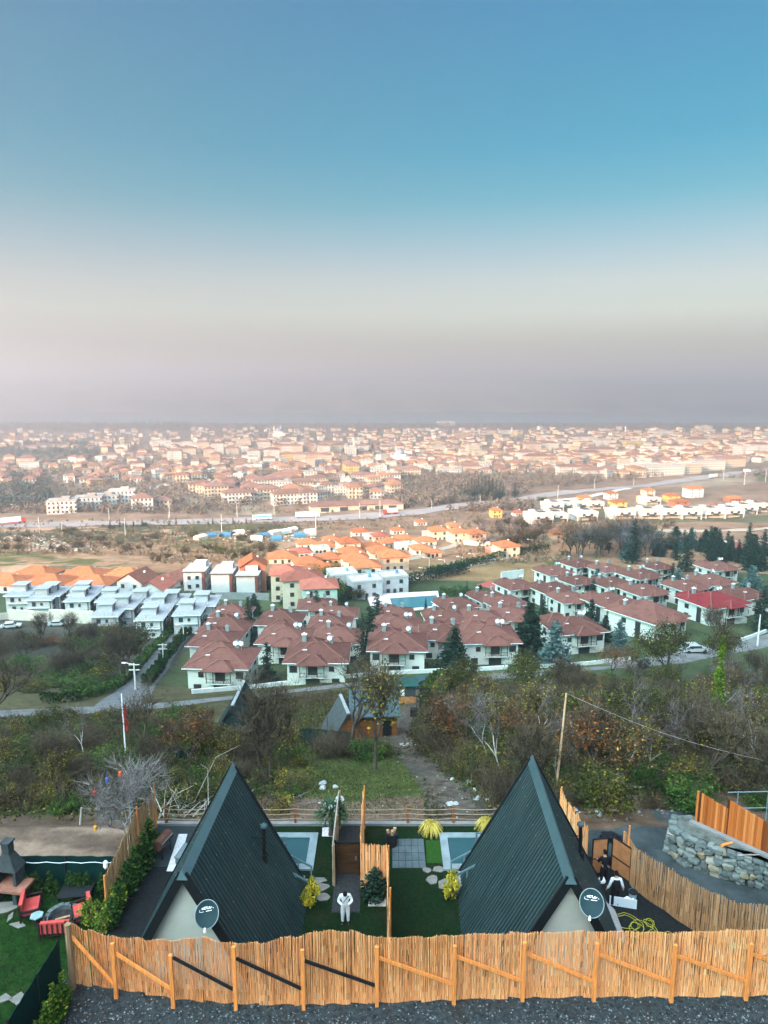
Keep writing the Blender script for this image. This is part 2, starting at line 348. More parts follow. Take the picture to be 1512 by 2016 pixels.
def far_hills():
    xs = np.linspace(-7500, 7500, 420); rows = np.linspace(0, 1, 30); V = []
    prof = .62 + .20 * np.sin(xs / 1500 + 2.2) + .13 * np.sin(xs / 600 + .5) + .06 * np.sin(xs / 340) + .10 * np.clip(-xs / 2500, 0, 1)
    for r in rows:
        y = 3900 + r * 1500; z = -112 + (r ** .7) * prof * 262 + 14 * r * np.sin(xs / 230 + r * 9) + 9 * r * np.sin(xs / 120 + r * 21); z = np.where(z > 0, 112 * np.tanh(z / 112), z)
        V.append(np.stack([xs, np.full_like(xs, y), z], -1))
    n = len(xs); i = np.arange(len(rows) - 1)[:, None] * n + np.arange(n - 1)[None, :]
    Q = np.stack([i, i + 1, i + 1 + n, i + n], -1).reshape(-1, 4)
    kind(obj('hills', npmesh('hills', np.concatenate(V), Q, None, M('hillside', (.24, .20, .17), 1, .5, .004))), 'structure')
far_hills()

def strip(name, pts, width, mat, zo=.05, kindof='structure', cross=5, step=2.0):
    """a sheet laid along the ground: road, path, verge; width may be a list"""
    pts = [Vector((p[0], p[1], 0)) for p in pts]; ws = width if isinstance(width, (list, tuple)) else [width] * len(pts)
    P = []; Wd = []
    for k in range(len(pts) - 1):
        n = max(1, int((pts[k + 1] - pts[k]).length / step))
        for j in range(n): P.append(pts[k].lerp(pts[k + 1], j / n)); Wd.append(ws[k] + (ws[k + 1] - ws[k]) * j / n)
    P.append(pts[-1]); Wd.append(ws[-1])
    for _ in range(6 if step < 3 else 2): P = [P[0]] + [(P[i - 1] + P[i] * 2 + P[i + 1]) / 4 for i in range(1, len(P) - 1)] + [P[-1]]
    mb = MB(); vs = []; fs = []
    for i, p in enumerate(P):
        d = (P[min(i + 1, len(P) - 1)] - P[max(i - 1, 0)]).normalized(); nn = Vector((-d.y, d.x, 0))
        for j in range(cross + 1):
            q = p + nn * Wd[i] * (.5 - j / cross); vs.append((q.x, q.y, 0))
    a = np.array(vs); a[:, 2] = T(a[:, 0], a[:, 1]) + zo; w = cross + 1
    for i in range(len(P) - 1):
        for j in range(cross): fs.append((i * w + j, (i + 1) * w + j, (i + 1) * w + j + 1, i * w + j + 1))
    mb.add([tuple(p) for p in a], fs); o = mb.build(name, mat)
    if kindof: kind(o, kindof)
    return o, P
def patch(name, pix, mat, zo=.03, res=14, pts=None):
    """a flat bed or lawn on level ground from its outline"""
    poly = pts or [(p.x, p.y) for p in (hit(a, b) for a, b in pix)]
    mb = MB(); mb.prism(poly, -.05, zo); return kind(mb.build(name, mat), 'structure')

# ------------------------------------------------------------------ near ground sheets
mGravel = M('gravel', (.030, .037, .038), 1, .8, 9, bump=.8, detail=10, col2=((.030, .024, .018), .55, .9))
mLawn = M('lawn', (.006, .018, .006), 1, .6, 6, bump=.6, detail=10, col2=((.018, .020, .009), .6, .8))
mLawn2 = M('lawn_bright', (.018, .060, .010), 1, .35, 8, bump=.6, detail=10)
mDark = M('dark_soil', (.013, .016, .016), 1, .5, 6, bump=.5, detail=8)
mStoneTile = M('slate', (.075, .10, .105), .7, .3, 1.5)
mConc = M('concrete', (.20, .205, .195), .9, .18, 1.2)
ZR = 5.6
A0 = onz(140, 1942, ZR); fence_px = [(145, 1942, 1822), (230, 1950, 1846), (342, 1972, 1857), (465, 1980, 1862), (598, 1984, 1846), (742, 1978, 1850), (893, 1974, 1846), (1028, 1968, 1840), (1168, 1967, 1839), (1320, 1968, 1842), (1467, 1965, 1834), (1625, 1962, 1832)]
FB = [onz(a, b, ZR) for a, b, _ in fence_px]
def road_platform():
    edge = [(p.x, p.y + .5) for p in FB]; L0 = onz(83, 2016, ZR)
    poly = [(20, 3), (20, edge[-1][1])] + edge[::-1] + [(edge[0][0] - .5, edge[0][1] - .3), (L0.x - .35, L0.y), (L0.x - .9, 12), (L0.x - .9, 3)]
    poly = poly[::-1]
    mb = MB(); n = len(poly); cx = sum(p[0] for p in poly) / n; cy = sum(p[1] for p in poly) / n
    vs = [(x, y, ZR) for x, y in poly] + [(x + (.5 if x > cx else -.5) * 1.6, y + (1.4 if y > 12 else -2), -.3) for x, y in poly]
    mb.add(vs, [tuple(range(n))] + [(i, n + i, n + (i + 1) % n, (i + 1) % n) for i in range(n)])
    kind(mb.build('road', mGravel), 'structure')
    # loose stones
    g = np.random.default_rng(3); N = 9000; V = np.zeros((N, 4, 3)); bx = g.uniform(-11, 14, N); by = g.uniform(16.6, 19.6, N)
    lim = np.interp(bx, [e_[0] for e_ in edge], [e_[1] for e_ in edge]) - .15; by = np.minimum(by, lim - g.uniform(0, 1.8, N)); r = g.uniform(.012, .05, N) ** 1.0
    bx = np.maximum(bx, -10.2 + (19.2 - by) * .25)
    for k in range(3):
        an = g.uniform(0, 6.28, N) * .3 + k * 2.09; V[:, k] = np.stack([bx + np.cos(an) * r, by + np.sin(an) * r, np.full(N, ZR + .002)], -1)
    V[:, 3] = np.stack([bx, by, ZR + r * .9], -1); i = np.arange(N)[:, None] * 4
    Q = np.concatenate([i + np.array([[0, 1, 3]]), i + np.array([[1, 2, 3]]), i + np.array([[2, 0, 3]])]); c = np.tile(g.random(N), 3)
    kind(obj('loose_gravel', npmesh('loose_gravel', V.reshape(-1, 3), Q, c, MA('pebbles', [(0, (.012, .014, .015)), (.6, (.05, .058, .06)), (1, (.20, .22, .22))]))), 'stuff')
road_platform()

# ------------------------------------------------------------------ reed screens
mReed = MA('reed', [(0, (.22, .085, .03)), (.16, (.66, .28, .10)), (.6, (.92, .44, .18)), (.9, (.96, .56, .26)), (1, (.97, .74, .44))], .85)
mReedOld = MA('old_reed', [(0, (.12, .065, .03)), (.3, (.30, .165, .075)), (.7, (.44, .255, .12)), (1, (.58, .38, .20))], .9)
mPost = M('new_timber', (.72, .25, .065), .75, .3, 3, stretch=(6, 6, .6))
mPostGrey = M('weathered_timber', (.26, .17, .095), .85, .3, 3, stretch=(6, 6, .6))
mBlack = M('black_paint', (.012, .014, .016), .5, .3, 4)
def reed_panel(path, parent, mat=mReed, w=.024, seed=1, jag=.04, lean=.01, segs=6):
    """reeds tied side by side along a path of (base, height)"""
    r = random.Random(seed); mb = MB(); vs = []; fs = []; cs = []
    for k in range(len(path) - 1):
        (p, h0), (q, h1) = path[k], path[k + 1]; d = Vector(q) - Vector(p); n = max(1, int(d.length / w)); nn = Vector((-d.y, d.x, 0)).normalized()
        band = r.random()
        for i in range(n):
            t = (i + r.random() * .5) / n; b = Vector(p) + d * t; sm = t * t * (3 - 2 * t); h = h0 + (h1 - h0) * sm + r.gauss(0, jag)
            b = b + nn * (r.gauss(0, .006) + .035 * math.sin((k * 7 + t * 5) * 1.1)); ww = w * r.uniform(.8, 1.25); u = d.normalized() * ww * .72
            lx = d.normalized() * r.gauss(0, lean) * h; j = len(vs)
            for q_ in range(segs + 1):
                f_ = q_ / segs; pt = b + lx * f_ + Vector((0, 0, -.06 + (h + .06) * f_)) + nn * r.gauss(0, .004); k2 = 1 - .2 * f_
                vs += [pt - u * k2, pt + nn * .012, pt + u * k2, pt - nn * .012]
            c = r.gauss(.52, .15) + .08 * math.sin(t * 9 + k)
            for s_ in range(segs): a = j + s_ * 4; fs += [(a + e, a + (e + 1) % 4, a + 4 + (e + 1) % 4, a + 4 + e) for e in range(4)]; cc = min(1, max(0, c + r.gauss(0, .14) - (.42 if r.random() < .05 else 0) + (.35 if r.random() < .05 else 0))); cs += [cc] * 4
            a = j + segs * 4; fs.append((a, a + 1, a + 2, a + 3)); cs.append(cc)
    mb.v = [tuple(v) for v in vs]; mb.f = fs; mb.c = cs; mb.m = [0] * len(fs)
    return mb.build('reed_panel', mat, parent)
def hgt(base, px, py): return atY(px, py, base.y).z - base.z
fence = thing('reed_fence', 'long golden reed screen with orange timber posts and diagonal braces along the gravel road', 'fence', (0, 0, 0))
tops = [(140, 1822), (180, 1836), (230, 1848), (285, 1854), (342, 1857), (400, 1850), (455, 1861), (510, 1861), (580, 1850), (640, 1838), (690, 1838), (750, 1850), (830, 1850), (890, 1847), (1000, 1841), (1050, 1840), (1150, 1838), (1250, 1840), (1320, 1842), (1420, 1836), (1512, 1834), (1640, 1830)]
path = []
for tx, ty in tops:
    by = float(np.interp(tx, [f[0] for f in fence_px], [f[1] for f in fence_px])); b = onz(tx, by, ZR); path.append((b + Vector((0, .09, 0)), hgt(b, tx, ty)))
reed_panel(path, fence, seed=4, w=.0105, jag=.016, segs=11)
ptops = [1822, 1857, 1880, 1864, 1870, 1864, 1862, 1855, 1857, 1860, 1858, 1858]; pbot = [1944, 1963, 1982, 1986, 1986, 1979, 1975, 1969, 1969, 1971, 1967, 1966]
PT = []
for i, (f, yt, yb) in enumerate(zip(fence_px, ptops, pbot)):
    b = onz(f[0], yb, ZR) - Vector((0, .03, 0)); h = hgt(b, f[0], yt); PT.append((b, h)); m = MB()
    if i == 0: m.tube([b + Vector((0, 0, -.2)), b + Vector((0, 0, h + .05))], .1, 8); m.build('post', mPostGrey, fence)
    else: m.box(b.x, b.y, b.z - .1, .11, .09, h + .1, R(3)); m.build('post', mPost, fence)
for i in range(len(PT) - 1):
    (b0, h0), (b1, h1) = PT[i], PT[i + 1]; k = {0: (.82, .22), 2: (.93, .30)}.get(i, (.80, .33)); dark = i in (2, 3, 4)
    m = MB(); m.bar(b0 + Vector((.06, .045, h0 * k[0])), b1 + Vector((-.05, .045, h1 * k[1])), .045, .11 if not dark else .095); o = m.build('brace', mBlack if dark else mPost, fence)
    if dark: o['label'] = 'black diagonal brace'
# green shade net beside the road's left edge
mNet = M('green_net', (.004, .024, .021), .8, .25, 12)
def net_fence(name, label, pts, h, posts=True, mat=mNet):
    t = thing(name, label, 'fence', tuple(pts[0])); o0 = Vector(pts[0]); m = MB()
    P = []
    for a, b in zip(pts, pts[1:]):
        n = 8
        for j in range(n): P.append(Vector(a).lerp(Vector(b), j / n))
    P.append(Vector(pts[-1])); vs = []
    for i, p in enumerate(P):
        q = p - o0; s = .03 * math.sin(i * 1.7)
        for dy in (0, .02): vs += [(q.x + dy, q.y + s + dy, q.z), (q.x + dy, q.y + s * .3 + dy, q.z + h + .02 * math.sin(i * 2.3))]
    fs = []
    for i in range(len(P) - 1):
        a = i * 4; fs += [(a, a + 4, a + 5, a + 1), (a + 3, a + 7, a + 6, a + 2), (a + 1, a + 5, a + 7, a + 3)]
    m.add(vs, fs); m.build('net_panel', mat, t)
    for a in pts:
        q = Vector(a) - o0; m = MB(); m.tube([q + Vector((0, -.05, -.1)), q + Vector((0, -.05, h + .05))], .035, 6); m.build('post', mBlack, t)
    return t
b0, b1 = onz(123, 1946, ZR), onz(83, 2016, ZR); b2 = b1 + (b1 - b0) * 1.2
net_fence('net_fence', 'dark green shade net fence along the edge of the gravel road, beside the lawn', [b0, b1, b2], 1.75)

# ------------------------------------------------------------------ garden ground
def sheet(name, pts, mat, z): mb = MB(); mb.prism([(p[0], p[1]) for p in pts], -.08, z); return kind(mb.build(name, mat), 'structure')
sheet('lawn', [(-2.6, 21), (10.4, 21), (10.3, 35.6), (-2.6, 35.6)], mLawn, .012)
sheet('lawn', [(-9, 21), (-2.6, 21), (-2.6, 35.6), (-9, 35.6)], mLawn, .012)
sheet('neighbour_lawn', [(-26, 10), (-13.1, 10), (-13.1, 30.75), (-26, 30.75)], M('lawn_light', (.009, .034, .006), 1, .65, 2.5, bump=.6, detail=10, col2=((.04, .05, .016), .5, .8)), .012)
sheet('neighbour_lawn', [(-13.1, 10), (-10.9, 10), (-10.9, 27), (-13.1, 27)], MATS['lawn_light'], .010)
sheet('dark_yard', [(-13.0, 27), (-9, 21), (-9, 32.2), (-13.0, 32.2)], mDark, .016)
sheet('dark_yard', [(10.4, 21), (18, 21), (18, 28), (13.2, 31), (12.0, 33), (10.4, 33)], mDark, .016)
sheet('dark_patio', [(-13.0, 32.2), (-8.6, 32.2), (-8.6, 35.6), (-13.0, 35.6)], M('patio_slate', (.024, .034, .035), .6, .3, 1.5), .02)
sheet('gravel_path', [(-2.5, 29.0), (-1.15, 29.0), (-1.15, 35.6), (-2.5, 35.6)], M('path_gravel', (.03, .034, .034), 1, .6, 9, bump=.7, detail=9), .024)
sheet('bright_turf', [hit(838, 1655), hit(886, 1655), hit(888, 1700), hit(840, 1700)][::-1], mLawn2, .03)
# white gravel strip and beds
mWhiteStone = M('white_pebbles', (.55, .56, .54), 1, .35, 14, bump=.7)
sheet('pebble_strip', [hit(352, 1643), hit(369, 1643), hit(348, 1716), hit(328, 1716)][::-1], mWhiteStone, .035)
sheet('pebble_bed', [hit(635, 1630), hit(663, 1630), hit(662, 1648), hit(634, 1647)][::-1], M('pink_pebbles', (.62, .55, .56), 1, .3, 14, bump=.7), .04)
sheet('pebble_bed', [hit(727, 1767), hit(760, 1767), hit(760, 1785), hit(725, 1785)][::-1], mWhiteStone, .04)
# slate patio between the lawns: tiles with open joints
mb = MB(); c0, c1, c2, c3 = hit(772, 1652), hit(834, 1652), hit(839, 1710), hit(772, 1710)
for i in range(5):
    for j in range(4):
        f = lambda u, v: (c3.lerp(c2, u)).lerp(c0.lerp(c1, u), v)
        q = [f((i + a) / 5, (j + b) / 4) for a, b in ((.03, .03), (.97, .03), (.97, .97), (.03, .97))]; mb.prism([(p.x, p.y) for p in q], -.02, .034 + .003 * ((i * 3 + j) % 3))
kind(mb.build('patio', mStoneTile), 'structure')

def grass_blades():
    g = np.random.default_rng(5); N = 60000
    x = np.where(g.random(N) < .55, g.uniform(-8.8, 10, N), g.uniform(-21, -13.2, N)); y = np.where(x < -13, g.uniform(22.5, 30.5, N), g.uniform(26.5, 35.5, N))
    ok = ~((x > -1.1) & (x < 2.4) & (y > 31.8) & (y < 35.2)) & ~((x > 3) & (x < 7) & (y > 31.8) & (y < 35)) & ~((x > -7.6) & (x < -3.4) & (y > 31.8) & (y < 35)) & ~((x > -2.6) & (x < -1.1) & (y > 29))
    x, y = x[ok], y[ok]; N = len(x); a = g.uniform(0, 6.28, N); h = g.uniform(.02, .07, N); w = .012; V = np.zeros((N, 3, 3))
    V[:, 0] = np.stack([x - w * np.cos(a), y - w * np.sin(a), np.full(N, .01)], -1); V[:, 1] = np.stack([x + w * np.cos(a), y + w * np.sin(a), np.full(N, .01)], -1)
    V[:, 2] = np.stack([x + g.normal(0, .025, N), y + g.normal(0, .025, N), h + .01], -1)
    kind(obj('grass', npmesh('grass', V.reshape(-1, 3), np.arange(N * 3).reshape(-1, 3), g.random(N), MA('grass_blade', [(0, (.004, .012, .004)), (.6, (.011, .030, .007)), (.95, (.028, .048, .010)), (1, (.08, .07, .025))]))), 'stuff')
grass_blades()

# ------------------------------------------------------------------ the two A-frame cabins
mSteel = M('dark_green_steel', (.019, .040, .041), .5, .3, 1.2, metal=.05, spec=.2, stretch=(1, 3, .35), col2=((.030, .048, .047), .5, .7))
mSteelLt = M('ridge_steel', (.10, .18, .19), .45, .12, 1.0, metal=.1, spec=.3)
mPlaster = M('grey_plaster', (.42, .43, .37), .9, .14, .8, bump=.15, detail=9)
mBlackTrim = M('black_trim', (.008, .010, .011), .6, .3, 5)
AH, HB = 6.5, 3.45
def cabin(label, near, far):
    d = far - near; Ln = d.length; ang = math.atan2(-d.x, d.y)
    t = thing('cabin', label, 'cabin', (near.x, near.y, 0), ang, 'black A-frame cabins'); sl_ = math.hypot(AH, HB)
    for s in (-1, 1):
        m = MB(); vs = []; fs = []; y = -.28; k = 0; prof = ((0, -.055), (.085, -.055), (.095, .065), (.23, .065), (.24, -.055))
        nx, nzz = s * AH / sl_, HB / sl_; ys = []
        while y < Ln + .3:
            for a, b in prof[:-1]: ys.append((y + a, b))
            y += .24
        for yy, b in ys:
            for f in (0, .5, 1):
                x0, z0 = s * HB * 1.02 * f, AH * (1 - f * 1.02); vs.append((x0 + nx * (b + .06), yy, max(.02, z0 + nzz * (b + .06))))
        for i in range(len(ys) - 1):
            for j in range(2):
                q = (i * 3 + j, i * 3 + j + 1, i * 3 + j + 4, i * 3 + j + 3); fs.append(q if s < 0 else q[::-1])
        m.add(vs, fs)
        # flat lining under the sheet
        e0, e1 = Vector((0, 0, AH - .05)), Vector((s * HB, 0, .02)); 
        vs = [e0 + Vector((0, -.2, 0)), e1 + Vector((0, -.2, 0)), e1 + Vector((0, Ln + .2, 0)), e0 + Vector((0, Ln + .2, 0))]
        m.add(vs, [(0, 1, 2, 3)])                              # and screw heads along four rows
        for r_ in (.14, .38, .62, .86):
            yy = -.15
            while yy < Ln + .2:
                x0, z0 = s * HB * r_ + nx * .12, AH * (1 - r_) + nzz * .12; m.box(x0, yy, z0, .035, .035, .02, 0, 1); yy += .72
        m.build('roof_panel', [mSteel, M('zinc', (.24, .28, .27), .5, .1, 5)], t)
        m = MB(); m.bar((s * .02, -.34, AH + .06), (s * (HB + .06), -.34, .03), .10, .34); m.build('verge_trim', mBlackTrim, t); m = MB(); m.bar((s * .02, Ln + .33, AH + .06), (s * (HB + .06), Ln + .33, .03), .1, .3); m.build('verge_trim', mBlackTrim, t)
    m = MB(); w, dz = .215, .42; yl = Ln + .36
    vs = [(-w, -.42, AH - .13), (0, -.42, AH + .32), (w, -.42, AH - .13), (-w, yl, AH - .13), (0, yl, AH + .32), (w, yl, AH - .13)]
    m.add(vs, [(0, 1, 4, 3), (1, 2, 5, 4), (0, 3, 4, 1), (0, 2, 1), (3, 4, 5), (0, 2, 5, 3)]); m.build('ridge_cap', mSteelLt, t)
    for yy, nm in ((-.1, 'gable_wall'), (Ln + .1, 'gable_wall')):
        m = MB(); k = .985; vs = [(-HB * k, yy, 0), (HB * k, yy, 0), (0, yy, AH * k), (-HB * k, yy + .12, 0), (HB * k, yy + .12, 0), (0, yy + .12, AH * k)]
        m.add(vs, [(0, 1, 2), (5, 4, 3), (0, 3, 4, 1), (1, 4, 5, 2), (2, 5, 3, 0)]); g = m.build(nm, mPlaster, t)
    return t, ang, Ln
NL, FL = onz(365, 1712, AH), onz(455, 1520, AH); NR, FR = onz(1120, 1720, AH), onz(1050, 1505, AH)
cabL, angL, lenL = cabin('black corrugated A-frame cabin with flue on its near slope, beside the man in white', NL, FL)
cabR, angR, lenR = cabin('black corrugated A-frame cabin beside the open yard gate and yellow hose', NR, FR)
def on_slope(px, py, near, ang, s, off=.06):
    ax = Vector((-math.sin(ang), math.cos(ang), 0)); rt = Vector((math.cos(ang), math.sin(ang), 0)); sl_ = math.hypot(AH, HB)
    n = rt * (s * AH / sl_) + Vector((0, 0, HB / sl_)); d = Vector(ray(px, py)); o = Vector((0, 0, CAMZ)); p0 = Vector((near.x, near.y, AH)) + n * off
    return o + d * ((p0 - o).dot(n) / d.dot(n))
def flue(parent, near, ang, s, base, toppy, brk):
    p = on_slope(*base, near, ang, s); q = atY(base[0], toppy, p.y); inv = Matrix.Rotation(-ang, 4, 'Z') @ Matrix.Translation((-near.x, -near.y, 0))
    a, b = inv @ p, inv @ q; m = MB(); m.tube([a - Vector((0, 0, .3)), b], .085, 10); m.tube([a - Vector((0, 0, .25)), a + Vector((0, 0, .35))], .16, 10); f = m.build('flue', mBlackTrim, parent, smooth=False)
    m = MB(); m.tube([b + Vector((0, 0, .02)), b + Vector((0, 0, .10))], [.17, .15], 12); m.tube([b + Vector((0, 0, .10)), b + Vector((0, 0, .2))], [.16, .03], 12); m.build('flue_cap', M('dull_cap', (.05, .085, .09), .7, .2, 5), f)
    m = MB(); m.bar(a.lerp(b, .68), a.lerp(b, .68) + Vector((brk, .1, -.05)), .035, .035); m.build('stay', mBlackTrim, f)
flue(cabL, NL, angL, 1, (520, 1695), 1628, -1.0); flue(cabR, NR, angR, 1, (1143, 1690), 1625, -.6)
# satellite dishes on the gables
def text_mesh(o):
    bpy.context.view_layer.update(); me = bpy.data.meshes.new_from_object(o.evaluated_get(bpy.context.evaluated_depsgraph_get())); n = obj('lettering', me, o.parent, o.location)
    n.rotation_euler = o.rotation_euler; bpy.data.objects.remove(o); n.name = 'lettering'
mDish = M('dish_grey', (.010, .032, .036), .6, .15, 2, spec=.15); mDishRim = M('dish_rim', (.22, .28, .27), .5, .1, 3)
mWhitePrint = M('white_print', (.85, .86, .86), .6, .05, 3)
def dish(label, px, py, near, ang, tilt, turn, scx=1.0):
    ax = Vector((-math.sin(ang), math.cos(ang), 0)); d = Vector(ray(px, py)); o = Vector((0, 0, CAMZ)); p0 = Vector((near.x, near.y, AH)) - ax * .72
    c = o + d * ((p0 - o).dot(ax) / d.dot(ax))
    t = thing('satellite_dish', label, 'satellite dish', tuple(c), 0, 'satellite dishes on the cabin gables'); t.rotation_euler = (R(90 - tilt), 0, R(turn))   # local +Z = where it looks
    m = MB(); rx, ry = .43, .48; N = 40; vs = [(0, 0, -.085)]; rings = (.35, .7, 1)
    for r_ in rings:
        for k in range(N): a = 2 * math.pi * k / N; vs.append((rx * r_ * math.cos(a), ry * r_ * math.sin(a), -.085 * (1 - r_ * r_)))
    fs = [(0, 1 + k, 1 + (k + 1) % N) for k in range(N)]
    for j in range(2):
        for k in range(N): a = 1 + j * N + k; b = 1 + j * N + (k + 1) % N; fs.append((a, a + N, b + N, b))
    nb = len(vs); vs2 = [(x, y, z - .02) for x, y, z in vs]; fs2 = [tuple(i + nb for i in q[::-1]) for q in fs]; m.add(vs + vs2, fs + fs2); bowl = m.build('bowl', mDish, t, smooth=True)
    m = MB(); m.tube([(rx * math.cos(2 * math.pi * k / N), ry * math.sin(2 * math.pi * k / N), 0) for k in range(N + 1)], .016, 6); m.build('rim', mDishRim, bowl)
    m = MB(); m.bar((0, -ry, -.02), (.0, -ry - .05, .42), .03, .03); arm = m.build('arm', mDishRim, t)
    m = MB(); m.tube([(0, -ry + .02, .46), (0, -ry - .1, .38)], [.035, .05], 10); m.box(0, -ry - .05, .36, .09, .06, .05); m.build('receiver', mWhitePrint, arm)
    m = MB(); m.tube([(0, 0, -.09), (0, -.05, -.3), (0, -.25, -.42)], .03, 8); m.box(0, -.05, -.2, .14, .14, .1); m.build('mount', mBlack, t)
    fc = bpy.data.curves.new('lettering', 'FONT'); fc.body = 'MEGA'; fc.size = .20; fc.shear = .25; fc.align_x = 'CENTER'; fc.extrude = .003; fc.offset = .003
    lo = bpy.data.objects.new('lettering', fc); C.objects.link(lo); lo.parent = bowl; fc.materials.append(mWhitePrint); lo.location = (-.03, .17, -.045); lo.rotation_euler = (R(-9), 0, R(4)); text_mesh(lo)
    m = MB(); m.tube([(-.27, .14, -.045), (-.28, .10, -.045), (-.22, .08, -.05), (-.12, .09, -.055)], .008, 6); m.bar((-.04, .10, -.055), (.18, .125, -.05), .02, .012); m.build('print_swoosh', mWhitePrint, bowl)
    return t
dish('dark satellite dish with white MEGA print on the cabin gable near the man in white', 407, 1800, NL, angL, 42, -8 + 16)
dish('dark satellite dish with white MEGA print on the cabin gable by the yellow hose', 1165, 1778, NR, angR, 42, -22)
# ------------------------------------------------------------------ reed screens inside the plots
def screen(label, pts, mat=mReed, posts=(), seed=2, group=None, **k):
    o = Vector(pts[0][0]); t = thing('reed_fence', label, 'fence', tuple(o), 0, group)
    reed_panel([(Vector(p) - o, h) for p, h in pts], t, mat, seed=seed, **k)
    for p, h in posts: q = Vector(p) - o; m = MB(); m.tube([q - Vector((0, 0, .1)), q + Vector((0, 0, h))], [.05, .042], 7); m.build('post', mPost, t)
    return t
V3 = lambda x, y, z=0: Vector((x, y, z))
screen('grey weathered reed screen rising in steps left of the cabin with the pebble strip', [(V3(-13.1, 29.0), 1.95), (V3(-13.1, 31), 2.2), (V3(-13.05, 33), 2.6), (V3(-12.95, 34.6), 2.4), (V3(-12.9, 35.6), 2.2)], mReedOld, [(V3(-13.15, 29), 2.0), (V3(-12.98, 33.0), 2.95), (V3(-12.9, 35.5), 2.75)], 11)
screen('thin reed divider between the two lawns, seen edge on', [(V3(.22, 24), 2.35), (V3(.2, 27), 2.4), (V3(.15, 30.5), 2.45)], mReed, [(V3(.3, 24.5), 2.5), (V3(.28, 27.5), 2.55), (V3(.22, 30.4), 2.55)], 12, jag=.07)
screen('short golden reed panel standing across the path beside the dark gate', [(V3(-1.12, 30.55), 2.5), (V3(-.5, 30.5), 2.5), (V3(.15, 30.5), 2.45)], mReed, [], 13)
screen('reed divider running on to the rear wall behind the dark gate, seen edge on', [(V3(-1.14, 30.7), 2.5), (V3(-1.15, 33.5), 2.5), (V3(-1.16, 35.4), 2.4)], mReed, [(V3(-1.1, 33.5), 2.6), (V3(-1.1, 35.4), 2.65)], 14, jag=.06)
rp_ = [(hit(1224, 1716), 2.3), (hit(1250, 1754), 2.25), (hit(1310, 1794), 2.3), (hit(1369, 1837), 2.35), (V3(15.6, 26.9), 2.25), (V3(17.2, 26.6), 2.3), (V3(20, 26.0), 2.3)]
screen('old brown reed screen curving round the dark yard where two men stand', rp_, mReedOld, [(rp_[0][0], 2.3), (rp_[0][0] * .65 + rp_[1][0] * .35, 2.95)], 15)
screen('reed screen hidden partly by the cabin roof, behind its flue', [(V3(10.1, 36.2), 1.9), (V3(10.2, 35), 1.9), (V3(10.35, 33.5), 2.0), (V3(10.55, 32.3), 2.1)], mReed, [(V3(10.15, 36.1), 2.15), (V3(10.35, 34.2), 2.1)], 16, jag=.08)
# planks beside the dark gate
t = thing('plank_partition', 'pale plank partition beside the dark garden gate, seen edge on', 'partition', (-2.55, 30.8, 0))
for i in range(5): m = MB(); m.box(0 + .01 * (i % 2), 2.35, .05 + i * .44, .06, 4.75, .43); m.build('plank', M('pale_plank', (.30, .27, .22), .85, .4, 2, stretch=(4, .7, 4)), t)
for y in (0, 2.3, 4.6): m = MB(); m.box(.07, y, -.1, .09, .09, 2.45); m.build('post', mPostGrey, t)
t = thing('garden_gate', 'closed dark brown plank gate at the head of the gravel path', 'gate', (-1.85, 31.6, 0))
m = MB()
for i in range(9): m.box(0, 0, .12 + i * .185, 1.12, .05, .178)
m.build('door_panel', M('dark_walnut', (.055, .028, .012), .5, .5, 2, stretch=(.6, 4, 5)), t)
for x in (-.62, .62): m = MB(); m.box(x, 0, 0, .1, .12, 1.95); m.build('post', mBlackTrim, t)
m = MB(); m.box(0, 0, 1.80, 1.34, .1, .09); m.build('lintel', mBlackTrim, t); m = MB(); m.box(.42, -.05, .9, .06, .05, .2); m.build('handle', mSteelLt, t)

# low rear wall with timber posts and ropes
t = thing('garden_wall', 'low pale concrete wall closing the gardens at the rear', 'wall', (0, 35.72, 0)); m = MB(); m.box(-1.2, 0, -.6, 23.6, .22, .72); m.build('wall', mConc, t); m = MB(); m.box(-1.2, 0, .12, 23.7, .26, .05); m.build('coping', M('coping', (.22, .23, .22), .9, .2, 2), t)
t = thing('rope_fence', 'brown timber posts joined by three pale ropes above the low rear wall', 'fence', (0, 35.72, .17))
px_ = [-12.4, -9.9, -7.4, -5.05, -2.7, 1.36, 3.95, 6.5, 9.2]
for x in px_: m = MB(); m.box(x, 0, 0, .13, .13, 1.05); m.build('post', M('brown_timber', (.22, .085, .035), .8, .3, 3), t)
for z in (.3, .6, .9):
    for a, b in zip(px_, px_[1:]):
        m = MB(); m.tube([(a + (b - a) * k / 6, -.08, z - .07 * math.sin(math.pi * k / 6)) for k in range(7)], .022, 5); m.build('rope', M('rope', (.30, .22, .15), .9, .2, 5), t)

# pools
mPool = M('pool_water', (.02, .065, .07), .12, .06, .6, bump=.04, spec=.6); mPoolRim = M('pool_rim', (.19, .24, .245), .8, .22, 1.6)
def pool(label, x0, x1, y0, y1):
    t = thing('pool', label, 'pool', ((x0 + x1) / 2, (y0 + y1) / 2, 0), 0, 'garden pools'); w, d = x1 - x0, y1 - y0; m = MB(); r_ = .42
    m.box(0, -d / 2 + r_ / 2, -.05, w, r_, .16); m.box(0, d / 2 - r_ / 2, -.05, w, r_, .16); m.box(-w / 2 + r_ / 2, 0, -.05, r_, d - 2 * r_ - .004, .16); m.box(w / 2 - r_ / 2, 0, -.05, r_, d - 2 * r_ - .004, .16); m.build('rim', mPoolRim, t)
    m = MB(); m.box(0, 0, -.3, w - 2 * r_ + .01, d - 2 * r_ + .01, .345); m.build('water', mPool, t)
    m = MB(); m.box(0, d / 2 - r_ - .03, .04, w - 2 * r_, .05, .06); m.build('waterline_tiles', M('pool_tiles', (.05, .12, .13), .4, .3, 6), t)
